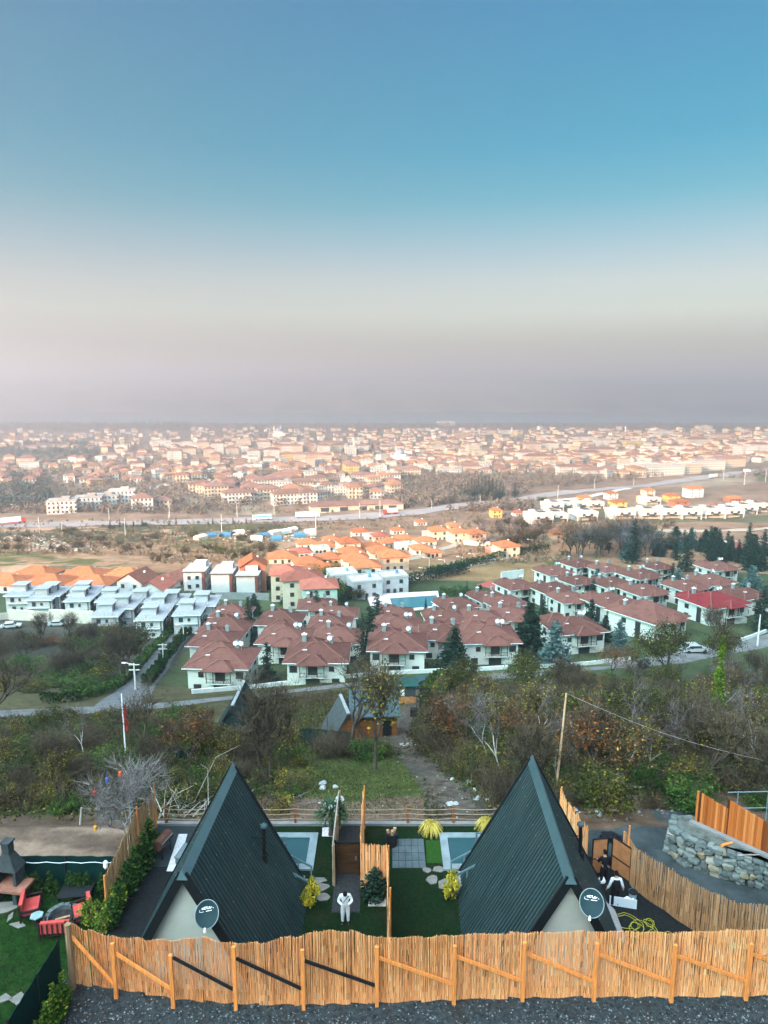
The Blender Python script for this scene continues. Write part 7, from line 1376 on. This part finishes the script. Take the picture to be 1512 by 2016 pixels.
for px, py, wl, rf, w, d, st in [(412, 906, 'cream', 'red', 16, 14, 6), (430, 893, 'white', 'red', 20, 14, 6), (400, 890, 'cream', 'red', 22, 14, 6), (345, 906, 'white', 'red', 22, 16, 5), (372, 900, 'cream', 'red', 24, 16, 5), (425, 914, 'peach', 'red', 14, 13, 5), (458, 900, 'cream', 'red', 20, 13, 5), (500, 905, 'white', 'red', 20, 13, 5), (535, 907, 'white', 'red', 24, 14, 6), (548, 896, 'peach', 'red', 16, 13, 6), (565, 898, 'white', 'red', 18, 13, 6), (585, 898, 'cream', 'red', 18, 13, 6), (608, 897, 'peach', 'red', 18, 13, 6), (636, 897, 'white', 'red', 20, 13, 6), (662, 896, 'cream', 'red', 18, 13, 6), (690, 900, 'white', 'flat', 18, 15, 6), (716, 893, 'white', 'red', 20, 15, 5), (566, 913, 'yellow', 'red', 18, 13, 5), (590, 914, 'cream', 'red', 18, 13, 5), (616, 914, 'peach', 'red', 18, 13, 5), (640, 915, 'cream', 'red', 18, 13, 5), (530, 918, 'white', 'red', 16, 13, 4), (490, 927, 'white', 'flat', 34, 22, 2), (690, 938, 'yellow', 'red', 14, 40, 5), (715, 951, 'white', 'red', 26, 12, 3), (772, 950, 'white', 'red', 16, 13, 3), (575, 945, 'peach', 'red', 20, 13, 3), (577, 932, 'white', 'red', 18, 12, 2), (610, 888, 'white', 'red', 20, 13, 5), (560, 885, 'cream', 'red', 24, 13, 5), (520, 885, 'white', 'red', 24, 13, 5), (480, 880, 'cream', 'flat', 28, 14, 5), (650, 882, 'peach', 'red', 30, 14, 4), (697, 878, 'white', 'flat', 24, 14, 4), (318, 878, 'white', 'flat', 44, 26, 4), (362, 880, 'white', 'flat', 70, 14, 3), (212, 876, 'peach', 'flat', 22, 12, 4), (212, 886, 'peach', 'red', 18, 12, 4), (240, 888, 'white', 'flat', 24, 12, 4), (197, 878, 'white', 'red', 20, 12, 3), (60, 885, 'white', 'red', 30, 12, 2), (100, 882, 'white', 'red', 70, 12, 2), (6, 886, 'peach', 'flat', 16, 10, 4), (62, 927, 'white', 'flat', 24, 16, 4), (56, 918, 'cream', 'red', 24, 16, 4), (218, 906, 'white', 'red', 22, 14, 3), (273, 925, 'white', 'red', 18, 14, 3),
  (878, 838, 'white', 'flat', 60, 24, 5), (930, 897, 'cream', 'flat', 20, 14, 6), (942, 902, 'cream', 'flat', 20, 14, 4), (1047, 890, 'cream', 'red', 30, 14, 5), (1080, 888, 'white', 'red', 32, 14, 5), (1033, 905, 'white', 'red', 26, 14, 4), (1056, 913, 'cream', 'red', 36, 14, 4), (883, 938, 'white', 'flat', 26, 15, 3), (924, 930, 'cream', 'red', 24, 14, 3), (1118, 938, 'white', 'red', 26, 12, 4), (806, 938, 'cream', 'red', 24, 14, 3), (770, 950, 'white', 'flat', 12, 10, 4), (1180, 898, 'cream', 'red', 50, 14, 4), (1155, 901, 'white', 'red', 40, 14, 3), (1177, 940, 'white', 'red', 46, 14, 3), (1258, 932, 'white', 'grey' if False else 'flat', 50, 16, 4), (1300, 936, 'white', 'flat', 50, 16, 4), (1340, 932, 'cream', 'flat', 44, 16, 4), (1390, 925, 'white', 'flat', 40, 16, 4), (1430, 920, 'cream', 'red', 44, 14, 4), (1465, 900, 'white', 'flat', 30, 16, 6), (1490, 896, 'white', 'red', 34, 16, 6), (1245, 880, 'yellow', 'flat', 34, 14, 4), (1190, 878, 'white', 'flat', 44, 14, 4), (1384, 852, 'cream', 'flat', 40, 16, 6), (1300, 858, 'white', 'flat', 60, 16, 4), (1420, 866, 'cream', 'red', 60, 16, 4), (1145, 870, 'white', 'red', 50, 16, 4), (910, 862, 'peach', 'flat', 40, 14, 4), (960, 856, 'cream', 'red', 40, 14, 4), (1000, 855, 'white', 'red', 50, 14, 4), (1370, 880, 'cream', 'red', 40, 14, 5), (860, 882, 'yellow', 'flat', 34, 14, 4), (860, 890, 'cream', 'flat', 26, 14, 4)]: ab(px, py, wl, rf, w, d, st, 10)
# mosques
mLead = M('lead_dome', (.24, .25, .28), .6, .15, .5); mMin = M('minaret_stone', (.70, .64, .58), .85, .08, .5)
def minaret(label, px, py, ty, r_=1.6, grp=None):
    p = hit(px, py); h = hgt(p, px, ty); t = thing('minaret', label, 'minaret', tuple(p), 0, grp); m = MB(); m.tube([(0, 0, -2), (0, 0, h * .86)], [r_, r_ * .8], 10); m.build('shaft', mMin, t); m = MB(); m.tube([(0, 0, h * .66), (0, 0, h * .68), (0, 0, h * .70)], [r_ * .9, r_ * 1.7, r_ * 1.7], 10); m.build('gallery', mMin, t); m = MB(); m.tube([(0, 0, h * .86), (0, 0, h)], [r_ * 1.0, .05], 10); m.build('spire', mLead, t)
minaret('left one of two thin white minarets far off near the shore', 540, 860, 836, 2.2, 'twin minarets'); minaret('right one of two thin white minarets far off near the shore', 553, 860, 837, 2.2, 'twin minarets'); minaret('single white minaret above the tall blocks', 697, 886, 858, 1.8); minaret('white minaret beside the domed mosque', 781, 905, 879, 1.5); minaret('small pale minaret in the far right quarter', 1007, 858, 839, 2); minaret('thin pale mast-like minaret in the farthest right quarter', 1231, 852, 838, 2)
def mosque(label, px, py, w):
    t = thing('mosque', label, 'mosque', tuple(hit(px, py)), R(10)); m = MB(); m.box(0, 0, -3, w, w, 3 + w * .4); m.box(0, 0, w * .4, w * .6, w * .6, w * .14); m.build('prayer_hall', mMin, t); bm = bmesh.new(); bmesh.ops.create_uvsphere(bm, u_segments=16, v_segments=10, radius=w * .3); m = MB(); m.add([(v.co.x, v.co.y, max(0, v.co.z) + w * .54) for v in bm.verts], [tuple(v.index for v in f.verts) for f in bm.faces]); bm.free(); m.build('dome', mLead, t, smooth=True)
mosque('white mosque with grey dome at the left of the far town', 787, 911, 24); mosque('hazy white mosque below the twin minarets', 549, 862, 30)
# single town houses, nearest ones each by itself, the far rest as one mass
HT_ = [('white', 'red', 12, 11, 2), ('cream', 'red', 13, 10, 2), ('white', 'orange', 11, 10, 2), ('peach', 'red', 12, 10, 2), ('white', 'flat', 12, 10, 3), ('cream', 'orange', 12, 12, 3), ('yellow', 'red', 13, 10, 2)]
def town_ok(px, py):
    hy = np.interp(px, [0, 700, 830, 960, 1100, 1220, 1330, 1420, 1512], [1028, 1012, 1002, 985, 966, 953, 940, 929, 916])
    if py > hy - 8: return False
    if 800 < px < 1130 and py > 936: return False
    if px < 400 and py > 958: return False
    if 400 < px < 480 and py > 975: return False
    if px < 190 and 886 < py < 912: return False
    if 640 < px < 800 and py > 982: return False
    if px < 640 and px > 480 and py > 986: return False
    return True
r = random.Random(61); near = []; k = 0
for px, py, wl, rf in [(172, 935, 'white', 'red'), (180, 921, 'white', 'orange'), (158, 932, 'peach', 'red'), (200, 938, 'peach', 'orange'), (190, 944, 'peach', 'orange'), (262, 918, 'white', 'red'), (246, 935, 'peach', 'orange'), (273, 932, 'peach', 'orange'), (297, 935, 'yellow', 'red'), (325, 935, 'yellow', 'red'), (353, 935, 'yellow', 'red'), (380, 938, 'white', 'red'), (103, 925, 'peach', 'red'), (30, 928, 'peach', 'red'), (220, 915, 'white', 'red'), (205, 918, 'cream', 'red'), (150, 905, 'white', 'red'), (170, 903, 'peach', 'red'), (345, 925, 'cream', 'red'), (320, 920, 'cream', 'red'), (430, 960, 'peach', 'orange'), (450, 955, 'cream', 'red'), (680, 965, 'cream', 'red'), (650, 945, 'cream', 'red'), (660, 955, 'peach', 'red')]:
    w_, r_, a, b, st = (wl, rf, 12, 10, 2); o = far_block(w_, r_, a, b, st, 'house', 'house').put(hit(px, py), R(r.uniform(-15, 25)), 1, None, 'houses of the far town'); later(o, f'{w_} far house with {r_} roof', twhere(px, py)); near.append(hit(px, py))
cand = []
while len(cand) < 1250:
    z = r.random(); px, py = (r.uniform(760, 1520), 846 + 95 * r.random()) if z < .60 else (r.uniform(380, 780), 846 + 140 * r.random() ** 1.1) if z < .86 else (r.uniform(-10, 400), 850 + 106 * r.random() ** 1.1)
    if not town_ok(px, py): continue
    if any(abs(px - a) < 11 and -6 < py - b < 4 for a, b in ABL): continue
    p = hit(px, py)
    if any((p.x - q.x) ** 2 + (p.y - q.y) ** 2 < 240 for q in near): continue
    near.append(p); cand.append((p, px, py))
cand.sort(key=lambda c: c[0].y); mass = MB(); massr = MB()
for i, (p, px, py) in enumerate(cand):
    w_, r_, a, b, st = r.choice(HT_); an = r.choice((8, 12, 20, -15, 40)) + r.uniform(-4, 4); s = r.uniform(.85, 1.2)
    if i < 175: o = far_block(w_, r_, a, b, st, 'house', 'house').put(p, R(an), s, None, 'houses of the far town'); later(o, f'{w_} far house with {r_ + " roof" if r_ != "flat" else "flat roof"}', twhere(px, py))
    else:
        H = st * 3 * s; col = r.random(); mass.box(p.x, p.y, p.z - 3, a * s, b * s, H + 3, R(an), 0, col); q = MB(); 
        if r_ == 'flat': q.box(0, 0, H, a * s + .5, b * s + .5, .5)
        else: q.hip(0, 0, a * s + 1.3, b * s + 1.3, H, min(a, b) * s * .22)
        ca, sa = math.cos(R(an)), math.sin(R(an)); massr.add([(p.x + x * ca - y * sa, p.y + x * sa + y * ca, p.z + z) for x, y, z in q.v], q.f, 0, .9 if r_ == 'flat' else r.random() * .75)
n0 = len(mass.v); mass.v += massr.v; mass.f += [tuple(i + n0 for i in q) for q in massr.f]; mass.m += [1] * len(massr.f); mass.c += massr.c
kind(mass.build('distant_town', [MA('town_wall', [(0, (.56, .52, .46)), (.45, (.52, .44, .35)), (.7, (.48, .34, .25)), (.85, (.50, .38, .20)), (1, (.36, .34, .32))]), MA('town_roof', [(0, (.20, .10, .075)), (.4, (.26, .125, .085)), (.75, (.32, .15, .09)), (.85, (.36, .31, .27)), (1, (.42, .38, .34))])]), 'stuff')

# ------------------------------------------------------------------ trees of the plain
CY = Proto(None) if False else CF[3]
for i, (px, h) in enumerate([(902, 24), (908, 28), (915, 30), (921, 34), (928, 40), (934, 36), (941, 44), (948, 40), (955, 46), (962, 44), (969, 40), (976, 38), (984, 34), (990, 28), (1013, 34), (895, 22)]): later(plant(CY, px, 980 + (i * 5) % 7, 980 - h, None, None, 'cypress row of the plain', 1.6), 'dark tall cypress', 'in the cypress row before the far town')
for px, by, ty in [(217, 1038, 1022), (236, 1038, 1021), (247, 1038, 1023), (263, 1037, 1024), (280, 1037, 1020), (333, 1035, 1019), (347, 1035, 1018), (410, 1033, 1022), (419, 1033, 1019), (459, 1031, 1017), (485, 1031, 1017), (500, 1050, 1040)]: later(plant(CF[1], px, by, ty, None, None, 'small conifers along the highway', 1.3), 'small dark conifer', 'along the near edge of the highway')
for px, by, ty, l in [(996, 880, 862, 'tall dark poplar-like tree above the cream blocks'), (1036, 940, 915, 'lone dark cypress in the far town'), (1073, 945, 932, 'second lone dark cypress in the far town'), (1067, 990, 975, 'round green tree at the bend of the lane'), (725, 1000, 985, 'dark tree before the sheds by the highway'), (285, 1036, 1026, 'round olive tree by the highway')]: plant(CF[3] if 'cyp' in l or 'pop' in l else SH1[0], px, by, ty, l)
r = random.Random(71)
for k in range(46): later(plant(FT[r.choice((0, 1, 2))], *(lambda a: (a, r.uniform(1036, 1092)))(r.uniform(940, 1075)), h=r.uniform(5, 8.5), group='bare trees behind the dry field', wide=1.15), 'tall bare tree', 'behind the dry field')
for k in range(60):
    px, py = r.uniform(0, 560), r.uniform(1040, 1108)
    if px < 300 and py > 1092: py -= 20
    later(plant(r.choice((FT[0], FT[2], FT[2], FT[2], SH1[2], SH1[1]) if k < 40 else (FT[0], FT[2])), px, py, h=r.uniform(2, 4.5), group='scrub below the highway', wide=1.5), 'brown scrub tree or bush', 'in the scrub below the highway')
def mass_trees(name, n, box, hs, stops, seed, per=46, dens=None, size=.10):
    g = np.random.default_rng(seed); px = g.uniform(box[0], box[2], n * 3); py = box[1] + (box[3] - box[1]) * g.random(n * 3) ** 1.0; PX = []
    grid = {}
    d = np.stack([(px - 756) / F, math.cos(PITCH) - (py - 1008) / F * math.sin(PITCH), -math.sin(PITCH) - (py - 1008) / F * math.cos(PITCH)], -1)
    ty = np.interp(py, *TAB); t = ty / d[:, 1]; x, y = d[:, 0] * t, ty
    hy = np.interp(px, [0, 700, 830, 960, 1100, 1220, 1330, 1420, 1512], [1031, 1015, 1006, 989, 970, 957, 944, 933, 921]); ok = np.abs(py - hy) > np.where(px > 1100, 11, 8)
    if dens is not None: ok &= dens(px, py, g)
    x, y = x[ok][:n], y[ok][:n]; m_ = len(x); z = T(x, y); h = g.uniform(*hs, m_) ; tree_c = g.random(m_); k = np.repeat(np.arange(m_), per); c = g.normal(size=(m_ * per, 3)); c /= np.linalg.norm(c, axis=1)[:, None]; c *= (g.random(m_ * per) ** .45)[:, None]; c[:, 2] = c[:, 2] * .55 + .52; c[:, :2] *= .42
    P = np.stack([x, y, z], -1)[k] + c * h[k][:, None]; kind(leafobj(name, [(quads(P, size * h[k], .3, .7, g), np.clip(tree_c[k] + g.normal(0, .1, len(k)), 0, 1), 0)], [MA(name + '_leaf', stops, .95)]), 'stuff')
_py = np.linspace(1125, 836, 300); _Y = np.array([hit(756, float(q)).y for q in _py]); TAB = (_py[::-1], _Y[::-1])
bst = [(0, (.09, .075, .062)), (.3, (.15, .115, .092)), (.6, (.20, .15, .12)), (.85, (.24, .175, .13)), (1, (.12, .12, .075))]
mass_trees('brown_woods', 3400, (-20, 842, 1530, 1000), (4, 8), bst, 81, dens=lambda px, py, g: ~((px > 1050) & (py > 945)) & ~((px > 380) & (px < 800) & (py > 940) & (g.random(len(px)) < .7)))
mass_trees('brown_woods', 900, (-20, 925, 480, 1020), (3.5, 7), bst, 82, dens=lambda px, py, g: (py > 950) | (px < 120))
mass_trees('brown_woods', 1500, (780, 935, 1180, 1008), (3.5, 7.5), bst, 83, dens=lambda px, py, g: ~((px > 1050) & (py > 958)))
mass_trees('brown_woods', 2600, (-20, 843, 1530, 945), (5, 10), bst, 91, 36)
mass_trees('scrub', 2600, (-20, 1000, 1530, 1108), (.8, 2.2), [(0, (.07, .062, .035)), (.3, (.14, .105, .06)), (.6, (.22, .15, .09)), (1, (.28, .19, .115))], 84, 40, dens=lambda px, py, g: ((px < 540) | (py < 1045) | ((px > 900) & (px < 1120))) & ~((px > 1060) & (py > 985) & (py < 1062)) & ~((px < 300) & (py > 1095)), size=.14)
mass_trees('evergreen_woods', 420, (-10, 872, 195, 908), (7, 12), [(0, (.02, .045, .045)), (1, (.05, .075, .06))], 85, 30)
mass_trees('evergreen_woods', 150, (-10, 945, 100, 1010), (6, 12), [(0, (.02, .045, .045)), (1, (.05, .075, .06))], 86, 30); mass_trees('evergreen_woods', 60, (690, 880, 760, 900), (8, 14), [(0, (.02, .045, .045)), (1, (.05, .075, .06))], 87, 30); mass_trees('evergreen_woods', 90, (380, 930, 640, 970), (4, 9), [(0, (.02, .045, .045)), (1, (.05, .075, .06))], 88, 30)
mass_trees('shore_woods', 900, (-20, 837, 380, 849), (10, 20), [(0, (.10, .11, .10)), (1, (.17, .15, .13))], 89, 20); mass_trees('shore_woods', 700, (380, 838, 1530, 846), (9, 18), [(0, (.11, .11, .10)), (1, (.19, .155, .13))], 90, 20)
# camp of tents and tarpaulins, rubble
for i, (px, py, c) in enumerate([(445, 1057, 'blue'), (520, 1058, 'blue'), (505, 1065, 'white'), (560, 1050, 'white'), (590, 1058, 'blue'), (575, 1046, 'white'), (610, 1050, 'white'), (540, 1052, 'cream'), (470, 1052, 'white'), (395, 1062, 'cream'), (415, 1058, 'blue'), (545, 1064, 'blue')]):
    t = thing('tent', 'x', 'tent', tuple(hit(px, py)), R(i * 33 % 60), 'tents of the camp'); m = MB(); m.add([(-3, -2, 0), (3, -2, 0), (3, 2, 0), (-3, 2, 0), (-3, -2, 1.7), (3, -2, 1.7), (3, 2, 1.7), (-3, 2, 1.7), (-2.8, 0, 2.7), (2.8, 0, 2.7)], [(0, 1, 5, 4), (2, 3, 7, 6), (4, 5, 9, 8), (6, 7, 8, 9), (1, 2, 6, 9, 5), (3, 0, 4, 8, 7)]); m.build('canvas', dict(blue=M('tarp_blue', (.06, .17, .26), .8, .15, 1), white=mWhiteWall, cream=mRet)[c], t); later(t, f'{c} tarpaulin tent', 'in the camp below the highway')
def rubble():
    g = np.random.default_rng(95); m = MB()
    for _ in range(900):
        z = g.random(); px, py = (g.normal(115, 35), g.normal(1075, 5)) if z < .5 else (g.normal(40, 30), g.normal(1060, 3)) if z < .65 else (g.uniform(430, 620), g.normal(1056, 5)); p = hit(px, py); s = g.uniform(.3, 1.1); m.box(p.x, p.y, p.z - .2, s * 1.6, s, s * g.uniform(.3, .8), g.uniform(0, 3), 0, g.random())
    kind(m.build('rubble', MA('rubble_stone', [(0, (.26, .20, .15)), (.6, (.48, .38, .30)), (1, (.62, .54, .46))])), 'stuff')
rubble()
t = thing('warehouse', 'brown-roofed workshop range with open bays beside the highway', 'warehouse', tuple(hit(690, 1002)), R(12)); m = MB(); m.box(0, 0, -2, 60, 16, 6); m.build('wall', WC and M('render_cream', WC['cream'], .9, .1, .6), t); m = MB(); m.hip(0, 0, 62, 18, 4, 2.4); m.build('roof', mRoofFar['red'], t)
for x in (-20, -6, 8, 22): m = MB(); m.box(x, -8, 0, 6, .2, 3.0); m.build('bay_door', mPanel, t)
t = thing('warehouse', 'second brown-roofed workshop near the red-cabbed truck', 'warehouse', tuple(hit(745, 1000)), R(4)); m = MB(); m.box(0, 0, -2, 36, 14, 6); m.build('wall', MATS['render_cream'], t); m = MB(); m.hip(0, 0, 38, 16, 4, 2.2); m.build('roof', mRoofFar['red'], t)
for x in (-10, 0, 10): m = MB(); m.box(x, -7, 0, 6, .2, 3.0); m.build('bay_door', mPanel, t)
strip('road', [hit(*q) for q in ((232, 977), (300, 962), (360, 948), (400, 938))], 14, M('pale_road', (.52, .44, .38), .9, .08, .1), .5, step=8); strip('road', [hit(*q) for q in ((1060, 990), (1110, 984), (1180, 974), (1240, 962))], 7, MATS['pale_road'], .4, step=6); strip('road', [hit(*q) for q in ((1130, 1050), (1250, 1046), (1400, 1046), (1530, 1040))], 12, MATS['lane_dust'], .2, step=5); strip('road', [hit(*q) for q in ((60, 939), (150, 934), (190, 930))], 10, MATS['pale_road'], .4, step=8)
def loose_stones():
    g = np.random.default_rng(97); m = MB()
    for _ in range(700):
        z = g.random(); px, py = (np.interp(-(q := g.uniform(1440, 1602)), [-a[1] for a in TRACK], [a[0] for a in TRACK]) + g.normal(0, 24), q) if z < .5 else (g.uniform(1110, 1330), g.normal(1578, 16)) if z < .8 else (g.uniform(560, 1000), g.normal(1594, 7)); p = hit(float(px), float(py))
        if p.y < 36 and p.x < 10.6: continue
        s = g.uniform(.03, .13); m.add([(p.x + s * a, p.y + s * b, p.z + s * c) for a, b, c in ((1, 0, 0), (0, 1.2, 0), (-1, .2, 0), (-.2, -1, 0), (.1, .1, .9))], [(0, 1, 4), (1, 2, 4), (2, 3, 4), (3, 0, 4)], 0, g.random())
    kind(m.build('loose_stones', MA('clods', [(0, (.05, .04, .03)), (.6, (.12, .10, .08)), (.9, (.2, .19, .18)), (1, (.45, .45, .43))])), 'stuff')
loose_stones()
# ------------------------------------------------------------------ the air
def haze():
    m = bpy.data.materials.new('haze'); m.use_nodes = True; t = m.node_tree; t.nodes.clear()
    o = t.nodes.new('ShaderNodeOutputMaterial'); v = t.nodes.new('ShaderNodeVolumePrincipled')
    v.inputs['Color'].default_value = (.98, .87, .89, 1); v.inputs['Density'].default_value = .00066; v.inputs['Anisotropy'].default_value = .60
    t.links.new(v.outputs[0], o.inputs['Volume'])
    mb = MB(); mb.box(0, 2900, -121, 16400, 8400, 121 + 156); kind(mb.build('haze', m), 'stuff')
haze()
finish_labels()
